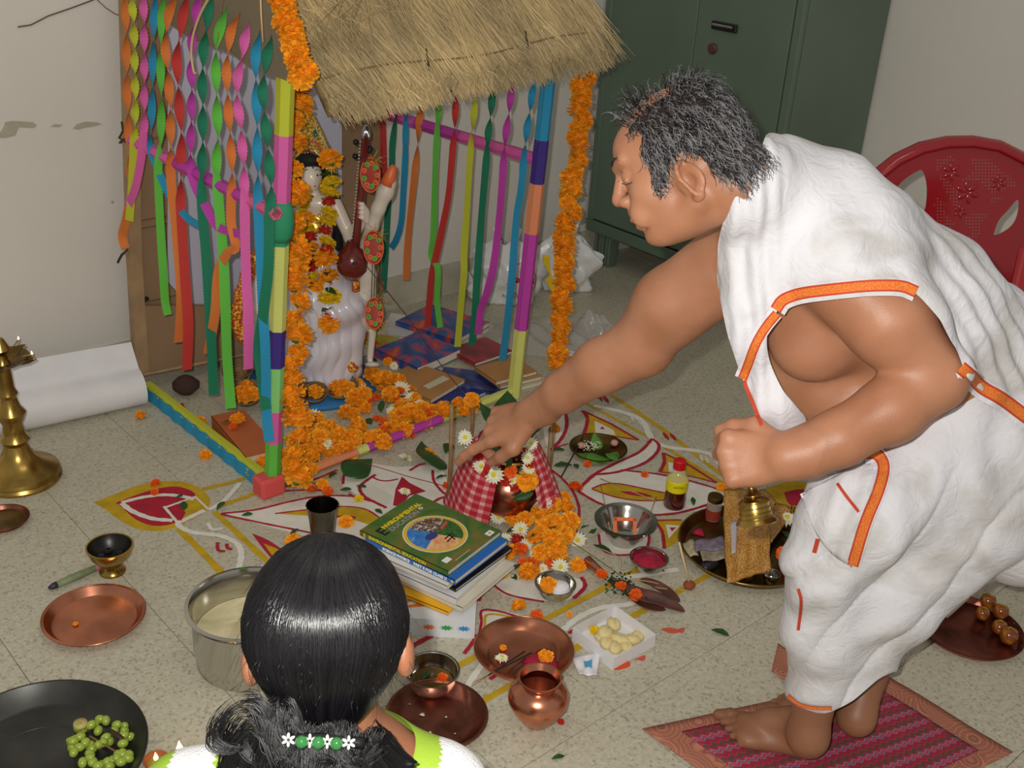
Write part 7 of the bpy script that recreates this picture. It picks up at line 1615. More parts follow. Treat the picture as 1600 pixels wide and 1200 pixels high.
se(490, 350, .01, 30, 42, 22, .02); se(492, 318, .01, 34, 16, 18, .02); SB.cap(V_(490, 300, .01), V_(488, 285, .015), 9*iu, 9*iu, .01); se(487, 274, .02, 15.5, 22, 17, .006); se(489, 288, .03, 9, 9, 9, .006)
se(491, 280, .045, 3, 6, 4, .004); se(490, 291, .042, 4, 2, 2.5, .002)
SB.chain([(V_(460, 318, .01), 10*iu), (V_(440, 370, .03), 9*iu), (V_(470, 410, .06), 7*iu)], .01)
SB.chain([(V_(524, 320, .01), 11*iu), (V_(548, 372, .03), 10*iu), (V_(568, 340, .06), 8*iu)], .01)
for i in range(4): SB.chain([(V_(572, 345-5*i, .065), 5*iu), (V_(566, 340-7*i, .085), 3*iu), (V_(560, 338-7*i, .08), 2.4*iu)], .004)
lo, hi = SB.bounds(); Pn, Qn = SB.grow(lo, hi, .0022, 0); npobj('figure', Pn, Qn, IVO, st_t)
RN = M('red_paint', (206, 30, 44), .35)
for i in range(4): obj('painted_nail', G().ell((0, 0, 0), (.006, .003, .003), 0, 8, 5, frame(V_(559, 338-7*i, .085), CR, CU)), RN, st_t)
obj('lips', G().ell((0, 0, 0), (4.2*iu, 1.8*iu, 1.5*iu), 0, 10, 6, frame(V_(490, 290.5, .0485), CR, CU)), RN, st_t)
for x in (480, 496): 
    e = obj('eye', G().ell((0, 0, 0), (4.6*iu, 2.0*iu, 1.2*iu), 0, 12, 6, frame(V_(x, 274, .0455 if x > 490 else .043), CR, CU)), WHI, st_t); obj('iris', G().ell((0, 0, 0), (1.7*iu, 1.8*iu, .8*iu), 0, 10, 6, frame(V_(x, 274, .0475 if x > 490 else .045), CR, CU)), BLK, e)
    obj('eyebrow', G().tube([V_(x-6, 268, .042), V_(x, 264.5, .046), V_(x+6, 267.5, .043)], .5*iu*.9, 5), BLK, st_t)
obj('forehead_dot', G().ell((0, 0, 0), (1.3*iu, 1.6*iu, .8*iu), 0, 8, 5, frame(V_(489, 262, .047), CR, CU)), BLK, st_t)
SB = Body(); se(482, 262, .0, 22, 26, 18, .01); se(485, 251, .022, 17, 10, 13, .01); SB.chain([(V_(504, 272, .0), 7*iu), (V_(520, 310, .0), 9*iu), (V_(528, 350, 0), 10*iu), (V_(528, 385, 0), 8*iu)], .02); SB.chain([(V_(466, 285, 0), 7*iu), (V_(448, 320, -.01), 9*iu), (V_(444, 345, -.01), 8*iu)], .02)
lo, hi = SB.bounds(); Pn, Qn = SB.grow(lo, hi, .0035, 0); npobj('black_hair', Pn, Qn, HBL, st_t)
def vprism(nm, px, off, th_, mat, parent):
    g = G(); c = V_(sum(p[0] for p in px)/len(px), sum(p[1] for p in px)/len(px), off); mx_ = frame(c, hr_, UPZ); iv = mx_.inverted(); P = [iv @ V_(x, y, off) for x, y in px]; g.prism([(p.x, p.y) for p in P], 0, th_, mx=mx_); return obj(nm, g, mat, parent, smooth=False)
cr = vprism('crown', [(436, 318), (428, 285), (430, 250), (440, 225), (452, 222), (458, 200), (466, 182), (478, 168), (492, 180), (502, 200), (512, 222), (522, 240), (527, 268), (522, 300), (505, 312), (450, 320)], -.012, .014, GOLD, st_t)
PNK = M('pink_cord', (214, 70, 96), .5); SLV = M('silver_cord', (214, 214, 206), .3, .6); GEMG = M('green_gem', (24, 96, 50), .15, coat=.8); GEMR = M('red_gem', (130, 20, 50), .15, coat=.8)
for m_, px in ((PNK, [(462, 240), (475, 224), (490, 222), (500, 232), (507, 250)]), (SLV, [(470, 246), (482, 236), (494, 238), (503, 252)]), (SLV, [(498, 208), (508, 224), (520, 250)]), (SLV, [(492, 190), (496, 210), (490, 222)]), (SLV, [(440, 300), (434, 270), (438, 240)]), (PNK, [(434, 242), (442, 228), (452, 230)]), (SLV, [(476, 190), (470, 205), (476, 215)])):
    obj('crown_cord', G().tube(catmull([V_(x, y, .006) for x, y in px], 6), 1.1*iu, 6), m_, cr)
for (x, y, m_) in ((493, 208, GEMG), (472, 192, GEMR), (510, 262, GEMG), (440, 262, GEMR), (481, 236, GEMR)): obj('gem', G().ell((0, 0, 0), (3.5*iu, 6*iu, 2*iu), 0, 10, 6, frame(V_(x, y, .006), CR, CU)), m_, cr)
for (x, y, rx, ry, off) in ((480, 312, 14, 11, .034), (490, 338, 20, 15, .036), (480, 400, 20, 22, .05), (498, 372, 16, 12, .045)): obj('gold_jewellery', G().lathe([(0, 4*iu), (.5*rx*iu, 3.4*iu), (.8*rx*iu, 2*iu), (rx*iu, 0)], 18, mx=frame(V_(x, y, off), CR, CU), sq=ry/rx, wob=lambda a, k: 1+.12*math.sin(a*9)), GOLD, st_t)
for px in ([(474, 330), (472, 345), (480, 358)], [(484, 375), (492, 350), (506, 358), (500, 378)], [(500, 325), (504, 345), (500, 360)]): obj('pearl_string', G().tube(catmull([V_(x, y, .048) for x, y in px], 5), 1.2*iu, 6), PRL, st_t)
obj('bodice', G().ell((0, 0, 0), (30*iu, 30*iu, 24*iu), 0, 18, 12, frame(V_(490, 352, .012), CR, CU)), GOLD, st_t)
for px, r in (([(400, 395), (380, 450), (370, 500), (385, 530), (405, 540)], 11), ([(405, 540), (425, 550), (440, 560)], 8), ([(480, 570), (500, 582), (530, 582), (556, 570)], 9), ([(470, 440), (500, 452), (520, 440)], 8)): obj('gold_border', G().tube(catmull([V_(x, y, .062 if x > 460 else .012) for x, y in px], 6), [r*iu*(1+.15*math.sin(i*2)) for i in range((len(px)-1)*6+1)], 10), REDG, st_t)
# lute
lu = obj('lute_neck', G().tube([V_(571, 214, .05), V_(566, 290, .06), V_(558, 360, .075), V_(554, 390, .08)], [5.5*iu, 6*iu, 6*iu, 8*iu], 10), MAR, st_t)
obj('lute_gourd', G().lathe([(0, -30*iu), (12*iu, -27*iu), (22*iu, -14*iu), (24*iu, 0), (20*iu, 14*iu), (11*iu, 22*iu), (7*iu, 32*iu)], 24, mx=frame(V_(551, 408, .08), CR, -FW*.98+CU*.1) @ Matrix.Rotation(math.pi/2*0, 4, 'X') @ Matrix.Identity(4) if False else Matrix.Translation(V_(550, 408, .08))), MAR, st_t)
obj('sound_hole', G().ell((0, 0, 0), (4*iu, 2*iu, 1*iu), 0, 8, 5, frame(V_(554, 412, .08+24*iu), CR, CU)), BLK, st_t)
g = G()
for i in range(30): t = i/29; g.ell(tuple(V_(563-13*t, 222+150*t, .065+.02*t)), (1.4*iu,)*3, 0, 8, 5)
obj('silver_beading', g, SLV, lu)
g = G()
for i in range(7): a = i*.9; g.ell((0, 0, 0), (3*iu, 9*iu, 3*iu), 0, 8, 6, frame(V_(572+4.5*math.sin(a), 206-3*math.cos(a*2), .055), CR, CU+CR*.25*math.sin(a)))
obj('silver_finial', g, M('silver_foil', (190, 190, 196), .2, 1), lu)
for x, y in ((556, 222), (577, 235), (555, 244), (578, 232)): obj('tuning_peg', G().ell((0, 0, 0), (4.5*iu,)*3, 0, 10, 7, Matrix.Translation(V_(x, y, .05))), BLK, lu)
obj('lute_tassel', G().box(tuple(V_(556, 447, .06)), (.02, .015, .035)), REDG, lu)
# round ornaments hung beside the swan
def rosette(x, y, rx, ry):
    mx_ = frame(V_(x, y, .07), CR+FW*.3, CU); r = obj('round_ornament', G().lathe([(0, 0), (rx*iu*.95, 0), (rx*iu, 2*iu), (rx*iu*.92, 4*iu), (rx*iu*.5, 3*iu), (0, 3*iu)], 26, mx=mx_, sq=ry/rx), M('red_disc', (176, 50, 26), .5), st_t)
    for i in range(9):
        a = i*2*math.pi/9; c = (GEMG, M('green_ring', (110, 190, 80), .5)) if i % 2 else (REDG, M('orange_ring', (240, 120, 70), .5))
        p = mx_ @ Vector((rx*iu*.68*math.cos(a), ry*iu*.68*math.sin(a), 4*iu)); mm = frame(p, mx_.col[0][:3], mx_.col[1][:3])
        obj('ornament_cell', G().lathe([(2*iu, 0), (4*iu, .4*iu), (4*iu, 1.6*iu), (2.4*iu, 1.6*iu), (2*iu, 0)], 10, mx=mm), c[1], r)
    obj('ornament_rim', G().tube([mx_ @ Vector((rx*iu*math.cos(a), ry*iu*math.sin(a), 3*iu)) for a in [i*math.pi/12 for i in range(25)]], 1*iu, 5, cap=False), M('orange_ring', (240, 120, 70), .5), r)
for q in ((578, 274, 14, 25), (583, 387, 15, 25), (584, 490, 14, 24)): rosette(*q)
g = G()
for k in range(150):
    x, y = [(582, 250), (590, 470), (592, 510), (588, 365)][k % 4]; a = rng.uniform(0, 6.28); p = V_(x, y, .055); g.tube([p, p+(CR*math.cos(a)+CU*math.sin(a))*rng.uniform(10, 26)*iu+FW*rng.uniform(-.01, .01)], [.0007, .0004], 3)
obj('tinsel_fringe', g, GOLD, st_t)['kind'] = 'stuff'
for x in (584, 588, 592): obj('stand_rod', G().tube([V_(x-2, 412, .05), V_(x-4, 470, .05)], .0016, 5), M('dull_green_wire', (92, 96, 72), .5), st_t)
# swan
SB = Body(); WHP2 = M('chalk_white', (226, 216, 200), .45)
SB.chain([(V_(609, 286, .03), 10*iu), (V_(602, 300, .03), 12*iu), (V_(591, 326, .03), 10*iu), (V_(581, 352, .02), 10*iu), (V_(573, 385, .01), 11*iu), (V_(572, 430, 0), 15*iu), (V_(572, 470, 0), 16*iu)], .012); se(565, 480, -.03, 28, 40, 40, .03); SB.cap(V_(582, 520, 0), V_(578, 560, .01), 6*iu, 5*iu, .01); SB.ell(V_(582, 570, .02), (12*iu, 5*iu, 14*iu), R3, .01)
lo, hi = SB.bounds(); Pn, Qn = SB.grow(lo, hi, .003, 0); sw = npobj('swan', Pn, Qn, WHP2, st_t)
obj('beak', G().tube([V_(604, 288, .035), V_(610, 275, .035), V_(614, 262, .035), V_(615, 258, .035)], [11*iu, 9*iu, 6*iu, 3*iu], 12), M('beak_orange', (238, 120, 66), .4), sw)
obj('swan_eye', G().ell((0, 0, 0), (1.6*iu, 3.4*iu, 1.5*iu), 0, 8, 6, frame(V_(609, 297, .045), CR, CU+CR*.4)), BLK, sw)
obj('seat_board', G().lathe([(.0, 0), (.21, 0), (.215, .008), (.21, .016), (0, .016)], 48, mx=Matrix.Translation(F(492, 597))), M('blue_cloth', (48, 118, 178), .7), st_t)
pg = [V_(x, y, o_) for x, y, o_ in [(517, 258, .06), (518, 285, .07), (512, 330, .085), (508, 380, .10), (513, 430, .11), (514, 470, .11), (514, 510, .11)]]
garland('flower_garland', 'yellow, red and orange flower garland hung around the neck of the statue', pg, [(t, k_, r) for t, k_, r in zip([i/17 for i in range(18)], 'olyyryyryrololylro' , [.034, .03, .028, .028, .02, .026, .026, .02, .026, .022, .034, .028, .03, .03, .034, .03, .022, .032])])
garland('flower_garland', 'mixed red and yellow flower garland on the left breast of the statue', [V_(x, y, o_) for x, y, o_ in [(476, 330, .07), (484, 380, .09), (486, 420, .10), (492, 450, .11)]], [(i/8, 'yoyroyryo'[i], .022) for i in range(9)])
# ================================================================== OIL LAMP, TRAYS, BAGS, CHAIRS, MAT
def bz(b, yt):
    lo_, hi_ = 0, 1.5
    for _ in range(30):
        md = (lo_+hi_)/2
        if proj(b+Vector((0, 0, md)))[1] > yt: lo_ = md
        else: hi_ = md
    return lo_
p = F(33, 747); k = wid(1, p); t = thing('oil_lamp', 'tall brass oil lamp with turned stem and five-beaked dish, cropped by the left edge', 'oil lamp', p)
H1 = bz(p, 570)
pr = [(0, .001), (60*k, .001), (61*k, .008), (58*k, .016), (60*k, .02), (58*k, .03), (48*k, .04), (40*k, .048), (26*k, .07), (20*k, .09), (17*k, .11), (22*k, .125), (17*k, .14), (14*k, .17), (19*k, .19), (22*k, .205), (15*k, .225), (12*k, .25), (15*k, .262), (11*k, .28), (10*k, H1), (0, H1)]
vessel('turned_stem', p, pr, BRS, t, 40)
def star(a, kk): return 1+.34*max(0, math.cos(5*(a-.55)/2)**16)
vessel('wick_dish', p+Vector((0, 0, H1-.004)), [(0, 0), (14*k, 0), (30*k, .012), (38*k, .024), (39*k, .026), (36*k, .025), (28*k, .014), (0, .006)], BRSD, t, 60, star)
vessel('finial', p+Vector((0, 0, H1)), [(14*k, 0), (9*k, .012), (8*k, .03), (14*k, .045), (10*k, .06), (6*k, .075), (0, .08)], BRS, t, 24)
FLM = bpy.data.materials.new('flame'); FLM.use_nodes = True; _b = FLM.node_tree.nodes['Principled BSDF']; _b.inputs['Emission Color'].default_value = lin((255, 206, 120)); _b.inputs['Emission Strength'].default_value = 6; _b.inputs['Base Color'].default_value = lin((255, 220, 160))
def flame(nm, p, h, par, lab=None):
    o = obj(nm, G().lathe([(0, 0), (h*.16, h*.12), (h*.22, h*.3), (h*.15, h*.55), (h*.06, h*.8), (0, h)], 12, mx=Matrix.Translation(p)), FLM, par); return o
for x, y in ((29, 531), (50, 554)):
    q = F(x, y, H1+.024); flame('flame', q, .011, t); obj('wick', G().tube([q, q.lerp(p+Vector((0, 0, H1+.012)), .35)], .0022, 5), M('cotton_wick', (150, 130, 90), .9), t)
p2_ = F(46, 735); t = thing('brass_plate', 'plain brass plate tucked behind the base of the oil lamp', 'plate', p2_); vessel('dish', p2_, plate(.072, .012, .055), BRS, t)
p3_ = F(6, 815); t = thing('copper_plate', 'copper rimmed brass plate with scraps in front of the oil lamp', 'plate', p3_); vessel('dish', p3_, plate(.064, .012, .05), COPD, t); vessel('brass_lining', p3_+Vector((0, 0, .003)), [(0, .0), (.045, .0), (.052, .002)], BRSD, t)
# big dark tray, grapes
p = F(62, 1200); R = wid(163, p); t = thing('dark_tray', 'big blackened round steel tray with grapes at the bottom left corner', 'tray', p)
DK = M('blackened_steel', (84, 84, 80), .38, .75, var=.3, vs=7); vessel('dish', p, [(0, .001), (R*.8, .001), (R*.83, .004), (R*.97, .038), (R, .04), (R*1.01, .042), (R*.985, .0425), (R*.84, .009), (R*.8, .005), (0, .005)], DK, t, 72)
obj('raised_ring', G().tube([p+Vector((R*.53*math.cos(a), R*.53*math.sin(a), .0048)) for a in [i*math.pi/30 for i in range(61)]], .0016, 6, cap=False), DK, t)
GRA = M('green_grape', (158, 178, 66), .22, sss=.3, coat=.3, rand=.2); STM = M('grape_stem', (120, 96, 50), .8)
gb = thing('grape_bunch', 'bunch of green grapes lying in the big dark tray', 'grapes', F(165, 1165, .01)); rr_ = random.Random(2)
obj('stem', G().tube(catmull([F(140, 1150, .03), F(165, 1165, .03), F(200, 1185, .025)], 5), .002, 5), STM, gb)
gm = None
for i in range(58):
    x = rr_.uniform(112, 205); y = rr_.uniform(1122, 1200); 
    if ((x-160)/52)**2+((y-1165)/42)**2 > 1 or (x < 135 and y < 1135): continue
    q = F(x, y, .014+rr_.choice((0, .012))); 
    if gm is None: gg = G(); gg.ell((0, 0, 0), (.0088, .0088, .0108), 0, 14, 9); gm = obj('grape', gg, GRA, gb, local=True); oo = gm
    else: oo = gm.copy(); COL.objects.link(oo); oo.parent = gb
    oo.matrix_basis = wpos(gb).inverted() @ Matrix.Translation(q) @ Matrix.Rotation(rr_.uniform(0, 3), 4, 'X') @ Matrix.Rotation(rr_.uniform(0, 3), 4, 'Y')
bs = tag(obj('banana_slice', G().lathe([(0, 0), (.013, 0), (.014, .003), (.013, .009), (0, .009)], 18, mx=Matrix.Translation(F(126, 1134, .024))), M('banana_flesh', (196, 170, 112), .5)), 'round banana slice beside the grapes in the dark tray', 'banana slice')
tag(obj('banana_piece', G().box(tuple(F(113, 1157, .012)), (.022, .012, .016), bev=.003), M('banana_peel', (170, 180, 70), .5), smooth=False), 'yellow green banana end piece left of the grapes', 'banana')
tag(obj('banana_peel', G().tube([F(168, 1138, .034), F(185, 1150, .036), F(196, 1158, .03)], [.004, .006, .003], 6, flat=.4), M('brown_peel', (56, 40, 24), .5)), 'dark brown peel strip on top of the grapes', 'peel')
# clay lamps with flames behind the shoulder
CLY = M('terracotta', (150, 84, 50), .8)
for i, (x, y, h_, lb) in enumerate(((245, 1196, .022, 'left small clay lamp with a low flame'), (283, 1192, .045, 'middle clay lamp with the tallest flame'), (316, 1186, .026, 'right clay lamp beside the girl\'s shoulder'))):
    p = F(x, y); t = thing('clay_lamp', lb, 'oil lamp', p); vessel('lamp_bowl', p, bowl(.024, .016, .010, .002, .001), CLY, t); vessel('oil', p+Vector((0, 0, .009)), [(.018, 0), (0, .0003)], M('lamp_oil', (150, 120, 50), .1), t); flame('flame', p+Vector((0, 0, .013)), h_, t)
# plastic bags
def bag(nm, lab, x, y, w_, h_, seed, mat, squash=.6, top=None):
    p = F(x, y); r = random.Random(seed); V = []; n = 56; m_ = 30; t = thing(nm, lab, 'bag', p); R_ = wid(w_, p)/2; Hh = wid(h_, p)*1.12
    g = G()
    def fn(u, v):
        a = u*2*math.pi; env = math.sin(math.pi*min(1, .10+.55*v+.12))**.6*(1-.72*max(0, (v-.6)/.4)**1.2); nn = noise.noise(Vector((math.cos(a)*2+seed, math.sin(a)*2, v*3))); n2_ = noise.noise(Vector((math.cos(a)*6+seed, math.sin(a)*6, v*7))); rr = R_*env*(1+.42*nn+.2*n2_+.06*math.sin(a*11-v*6+seed)); q = Vector((math.cos(a)*rr, math.sin(a)*rr*squash, v*Hh*(1+.06*math.sin(a*2+seed)*v)))
        return p+hrv*q.x-nf*q.y*-1+Vector((0, 0, q.z+.002))
    g.grid(fn, n, m_); g.F.append(tuple(range(n))[::-1]); g.I.append(0); b = obj('bag_body', g, mat, t)
    for s_ in (-1, 1):
        hp0 = p+Vector((0, 0, Hh*.93))+hrv*(R_*.2*s_); obj('bag_handle', G().grid(lambda u, v: hp0+hrv*(R_*(.15*s_*math.sin(u*3.1)+.10*(v-.5)))+Vector((0, 0, Hh*.28*math.sin(math.pi*u)))+nf*(R_*.3*(u-.5)), 14, 4, thick=.0008), mat, t)
    return t, p, R_, Hh
BAGM = M('white_polythene', (232, 232, 230), .28, bump=.7, bs=22, coat=.3); BAGC = M('clear_polythene', (214, 210, 206), .2, bump=.8, bs=18, coat=.4, alpha=.38)
t, p, R_, Hh = bag('plastic_bag', 'white plastic carrier bag with red round shop logo against the back wall', 787, 470, 112, 88, 1, BAGM, .45)
CR_R = M('print_crimson', (190, 24, 40), .5)
nb_ = nf; c0 = p+Vector((0, 0, Hh*.48))+nf*(R_*.52)+hrv*(R_*.45)
obj('logo_ring', G().tube([c0+hrv*(R_*.40*math.cos(a))+Vector((0, 0, R_*.46*math.sin(a)))-nf*(.012*(1-math.cos(a))*.3) for a in [i*math.pi/20 for i in range(41)]], .0016, 5, cap=False), CR_R, t)
text('Cakes', frame(c0-hrv*(R_*.36)-Vector((0, 0, .012)), hrv, (0, 0, 1)), .042, CR_R, t, bold=.0012); text('Pop Art Mall', frame(p+Vector((0, 0, Hh*.17))+nf*(R_*.52)-hrv*(R_*.05), hrv, (0, 0, 1)), .02, M('print_ink', (60, 60, 70), .6), t)
t, p, R_, Hh = bag('plastic_bag', 'white and yellow plastic bag standing by the cupboard foot', 880, 452, 96, 88, 5, BAGM, .45)
obj('yellow_panel', G().grid(lambda u, v: p+hrv*(R_*(-.75+.22*u+.35*v*v))+nf*(R_*(.40+.1*v))+Vector((0, 0, Hh*(.62-.58*v))), 6, 14, thick=.001), M('print_yellow2', (240, 200, 20), .5), t)
for i, (cx, cy, w_, h_, sd, lb) in enumerate(((850, 530, 190, 40, 2, 'flat clear polythene bag spread on the floor behind the arm'), (925, 530, 90, 48, 7, 'crumpled clear polythene bag next to the man\'s elbow'))):
    p = F(cx, cy); R_ = wid(w_, p)/2; tag(obj('clear_bag', G().grid(lambda u, v: p+hrv*(R_*(u*2-1)*(1-.2*abs(v-.5)))-nf*(R_*.9*(v*2-1)*(1-.3*(u*2-1)**2)*.8)+Vector((0, 0, .004+(.085 if i else .05)*math.sin(math.pi*u)**.8*math.sin(math.pi*v)**.8*(1+.35*math.sin(u*11+sd)*math.sin(v*9+sd)+.2*math.sin(u*25+v*21)))), 34, 26), BAGC), lb, 'bag')
tag(obj('paper_scrap', G().grid(lambda u, v: F(885+35*u, 545+10*v+6*u, .05+.006*math.sin(u*8)), 6, 4, thick=.001), M('scrap_white', (232, 220, 222), .5)), 'small white and pink scrap lying on the clear bags', 'paper scrap')
# ---------------- red plastic chair
RP_ = M('red_plastic', (150, 14, 26), .22, coat=.35, spec=.6)
dC = 3.0
def cpt(x, y): return D(x, y, dC+.00035*(x-1490)**2/10)
ch = thing('plastic_chair', 'red moulded plastic armchair with perforated floral back behind the man', 'chair', Vector((D(1500, 420, dC).x, D(1500, 420, dC).y, 0)))
ctr = D(1480, 420, dC); yw = Vector((FW.x, FW.y, 0)).normalized(); xw = hrv.copy(); upc = (Vector((0, 0, 1))+yw*.14).normalized(); mxc = frame(ctr, xw, upc); imc = mxc.inverted()
def bp_(x, y):
    d = ray(x, y); n_ = Vector(mxc.col[2][:3]); k_ = (ctr-CC).dot(n_)/d.dot(n_); q = imc @ (CC+d*k_); return (q.x, q.y)
def solid(nm, outer, holes, th_, mat, par, bend=.25, res=2):
    cu = bpy.data.curves.new('c', 'CURVE'); cu.dimensions = '2D'; cu.fill_mode = 'BOTH'; cu.extrude = th_/2
    for pts in [outer]+holes:
        s_ = cu.splines.new('POLY'); s_.points.add(len(pts)-1)
        for q, (a, b) in zip(s_.points, pts): q.co = (a, b, 0, 1)
        s_.use_cyclic_u = True
    to = bpy.data.objects.new('c', cu); COL.objects.link(to); me = bpy.data.meshes.new_from_object(to.evaluated_get(bpy.context.evaluated_depsgraph_get())); bpy.data.objects.remove(to)
    for v in me.vertices: v.co.z += bend*(v.co.x**2)*1.6
    me.materials.clear(); me.materials.append(mat); o = bpy.data.objects.new(nm, me); COL.objects.link(o); o.parent = par; o.matrix_basis = wpos(par).inverted() @ mxc; return o
sm = lambda px, k_=5: [(v.x, v.y) for v in catmull([Vector((*bp_(*q), 0)) for q in px+[px[0]]], k_)[:-1]]
outer = sm([(1350, 300), (1365, 278), (1400, 250), (1440, 230), (1480, 220), (1520, 219), (1560, 226), (1600, 245), (1640, 275), (1665, 320), (1668, 380), (1640, 420), (1610, 500), (1560, 560), (1480, 600), (1440, 560), (1400, 480), (1370, 400), (1352, 350)])
hl1 = sm([(1395, 300), (1410, 283), (1432, 268), (1442, 268), (1448, 290), (1447, 318), (1442, 335), (1430, 350), (1405, 340), (1392, 320)]); hl2 = sm([(1552, 367), (1560, 345), (1575, 328), (1588, 313), (1592, 318), (1588, 340), (1578, 355), (1562, 365)])
rim = [(1352, 330), (1352, 300), (1368, 276), (1402, 249), (1440, 231), (1480, 222), (1520, 221), (1562, 228), (1602, 248), (1640, 280), (1662, 322), (1664, 375)]
obj('top_rim', G().tube([mxc @ Vector((*bp_(*q), 0.0)) for q in rim], [.010]+[.021]*(len(rim)-2)+[.010], 12, flat=.6), RP_, ch)
# rows of holes: small recessed pale dots show the wall through the back
HL = []; rd = random.Random(8); g = G(); P_in = [(1462, 250), (1500, 244), (1540, 250), (1575, 268), (1590, 285), (1570, 300), (1545, 315), (1562, 305), (1550, 330), (1525, 345), (1540, 350), (1515, 375), (1505, 385), (1492, 350), (1478, 335), (1462, 300)]
zones = [[(1462, 250), (1488, 244), (1492, 252), (1470, 262), (1470, 275), (1500, 300), (1498, 330), (1488, 318), (1466, 275)], [(1515, 246), (1545, 250), (1560, 262), (1585, 283), (1590, 290), (1548, 303), (1540, 290), (1530, 280), (1510, 285), (1505, 280), (1522, 265)], [(1464, 308), (1480, 322), (1472, 325), (1492, 350), (1482, 362), (1462, 345), (1460, 320)], [(1510, 340), (1524, 330), (1545, 336), (1535, 350), (1528, 372), (1508, 388), (1506, 380), (1520, 362), (1505, 350)], [(1548, 310), (1568, 308), (1552, 320)]]
for gx_ in range(1455, 1600, 5):
    for gy_ in range(240, 392, 5):
        if any(inpoly(np.array([gx_+.1]), np.array([gy_+.1]), z)[0] for z in zones):
            a, b = bp_(gx_, gy_); HL.append([(a-.0021, b), (a, b-.0021), (a+.0021, b), (a, b+.0021)])
bkc = solid('backrest', outer, [hl1, hl2]+HL, .002, RP_, ch, bend=0)
for fx_, fy_, r0 in ((1487, 268, 16), (1512, 300, 20), (1560, 285, 14), (1500, 330, 12)):
    for k_ in range(6):
        a = k_*math.pi/3+.4; c_ = bp_(fx_+r0*.5*math.cos(a), fy_+r0*.5*math.sin(a)); obj('moulded_petal', G().ell((0, 0, 0), (wid(r0*.42, ctr), wid(r0*.22, ctr), .0025), 0, 10, 6, mxc @ Matrix.Translation((c_[0], c_[1], .001)) @ Matrix.Rotation(-a, 4, 'Z')), RP_, bkc)
# arm, seat, legs
sc = Vector((ctr.x, ctr.y, 0))-yw*.27; sz = .43
obj('seat', G().grid(lambda u, v: sc+xw*((u-.5)*.46)+yw*((v-.5)*.44)+Vector((0, 0, sz-.02*math.sin(math.pi*u)*math.sin(math.pi*v))), 14, 12, thick=.012), RP_, ch)
obj('back_support', G().grid(lambda u, v: sc+yw*(.22+.05*v)+xw*((u-.5)*(.36-.04*v))+Vector((0, 0, sz-.02+.25*v)), 8, 8, thick=.008), RP_, ch)
for s_ in (-1, 1):
    for f_ in (-1, 1): a = sc+xw*.21*s_+yw*.19*f_+Vector((0, 0, sz-.01)); b = Vector((a.x+xw.x*.03*s_+yw.x*.03*f_, a.y+xw.y*.03*s_+yw.y*.03*f_, .001)); obj('leg', G().tube([b, a], [.017, .024], 8), RP_, ch)
    q0 = sc+xw*.25*s_-yw*.17+Vector((0, 0, .64)); arm = [sc+xw*.24*s_-yw*.19+Vector((0, 0, sz)), q0+Vector((0, 0, -.03)), q0+yw*.05, sc+xw*.26*s_+yw*.12+Vector((0, 0, .66)), sc+xw*.25*s_+yw*.26+Vector((0, 0, .72))]; obj('armrest', G().tube(catmull(arm, 6), .021, 10, flat=.6), RP_, ch)
# second red chair cropped by the right edge
t = thing('plastic_chair', 'second red plastic chair, mostly cut off by the right edge', 'chair', Vector((D(1690, 480, 2.5).x, D(1690, 480, 2.5).y, 0)))
sc2 = Vector((D(1690, 480, 2.5).x, D(1690, 480, 2.5).y, 0))
A1 = [D(1592, 386, 2.5), D(1720, 360, 2.5), D(1700, 520, 2.55), D(1574, 462, 2.5)]; obj('backrest', G().grid(lambda u, v: A1[0].lerp(A1[1], u).lerp(A1[3].lerp(A1[2], u), v)+nf*(.02*math.sin(u*3)), 12, 10, thick=.012), RP_, t)
sc2 = sc2+xw*.22; obj('seat', G().grid(lambda u, v: sc2+xw*((u-.3)*.44)-yw*((v-.1)*.42)*-1+Vector((0, 0, .43)), 8, 8, thick=.012), RP_, t)
for s_ in (-.12, .28):
    for f_ in (0, .36): a = sc2+xw*s_+yw*f_+Vector((0, 0, .425)); obj('leg', G().tube([Vector((a.x, a.y, .001)), a], [.017, .022], 8), RP_, t)
# ---------------- mat under the man
def matm():
    mt, t_, b = nt('mat_stripes'); L = t_.links.new; uv = N(t_, 'ShaderNodeUVMap'); sp = N(t_, 'ShaderNodeSeparateXYZ'); L(uv.outputs[0], sp.inputs[0])
    wv = N(t_, 'ShaderNodeMath', operation='SINE'); m1 = N(t_, 'ShaderNodeMath', operation='MULTIPLY', i_1=150.0); L(sp.outputs[0], m1.inputs[0]); L(m1.outputs[0], wv.inputs[0]); m2 = N(t_, 'ShaderNodeMath', operation='MULTIPLY', i_1=.010); L(wv.outputs[0], m2.inputs[0])
    ad = N(t_, 'ShaderNodeMath', operation='ADD'); L(sp.outputs[1], ad.inputs[0]); L(m2.outputs[0], ad.inputs[1]); m3 = N(t_, 'ShaderNodeMath', operation='MULTIPLY', i_1=7.0); L(ad.outputs[0], m3.inputs[0]); fr_ = N(t_, 'ShaderNodeMath', operation='FRACT'); L(m3.outputs[0], fr_.inputs[0])
    rp = ramp(t_, [(0, (156, 34, 56)), (.14, (176, 44, 70)), (.22, (44, 84, 66)), (.30, (150, 30, 52)), (.38, (44, 84, 66)), (.46, (168, 40, 64)), (.60, (128, 122, 146)), (.68, (184, 52, 74)), (.80, (120, 108, 134)), (.88, (160, 36, 60))], 'CONSTANT'); L(fr_.outputs[0], rp.inputs[0]); L(rp.outputs[0], b.inputs['Base Color']); b.inputs['Roughness'].default_value = .85; return mt
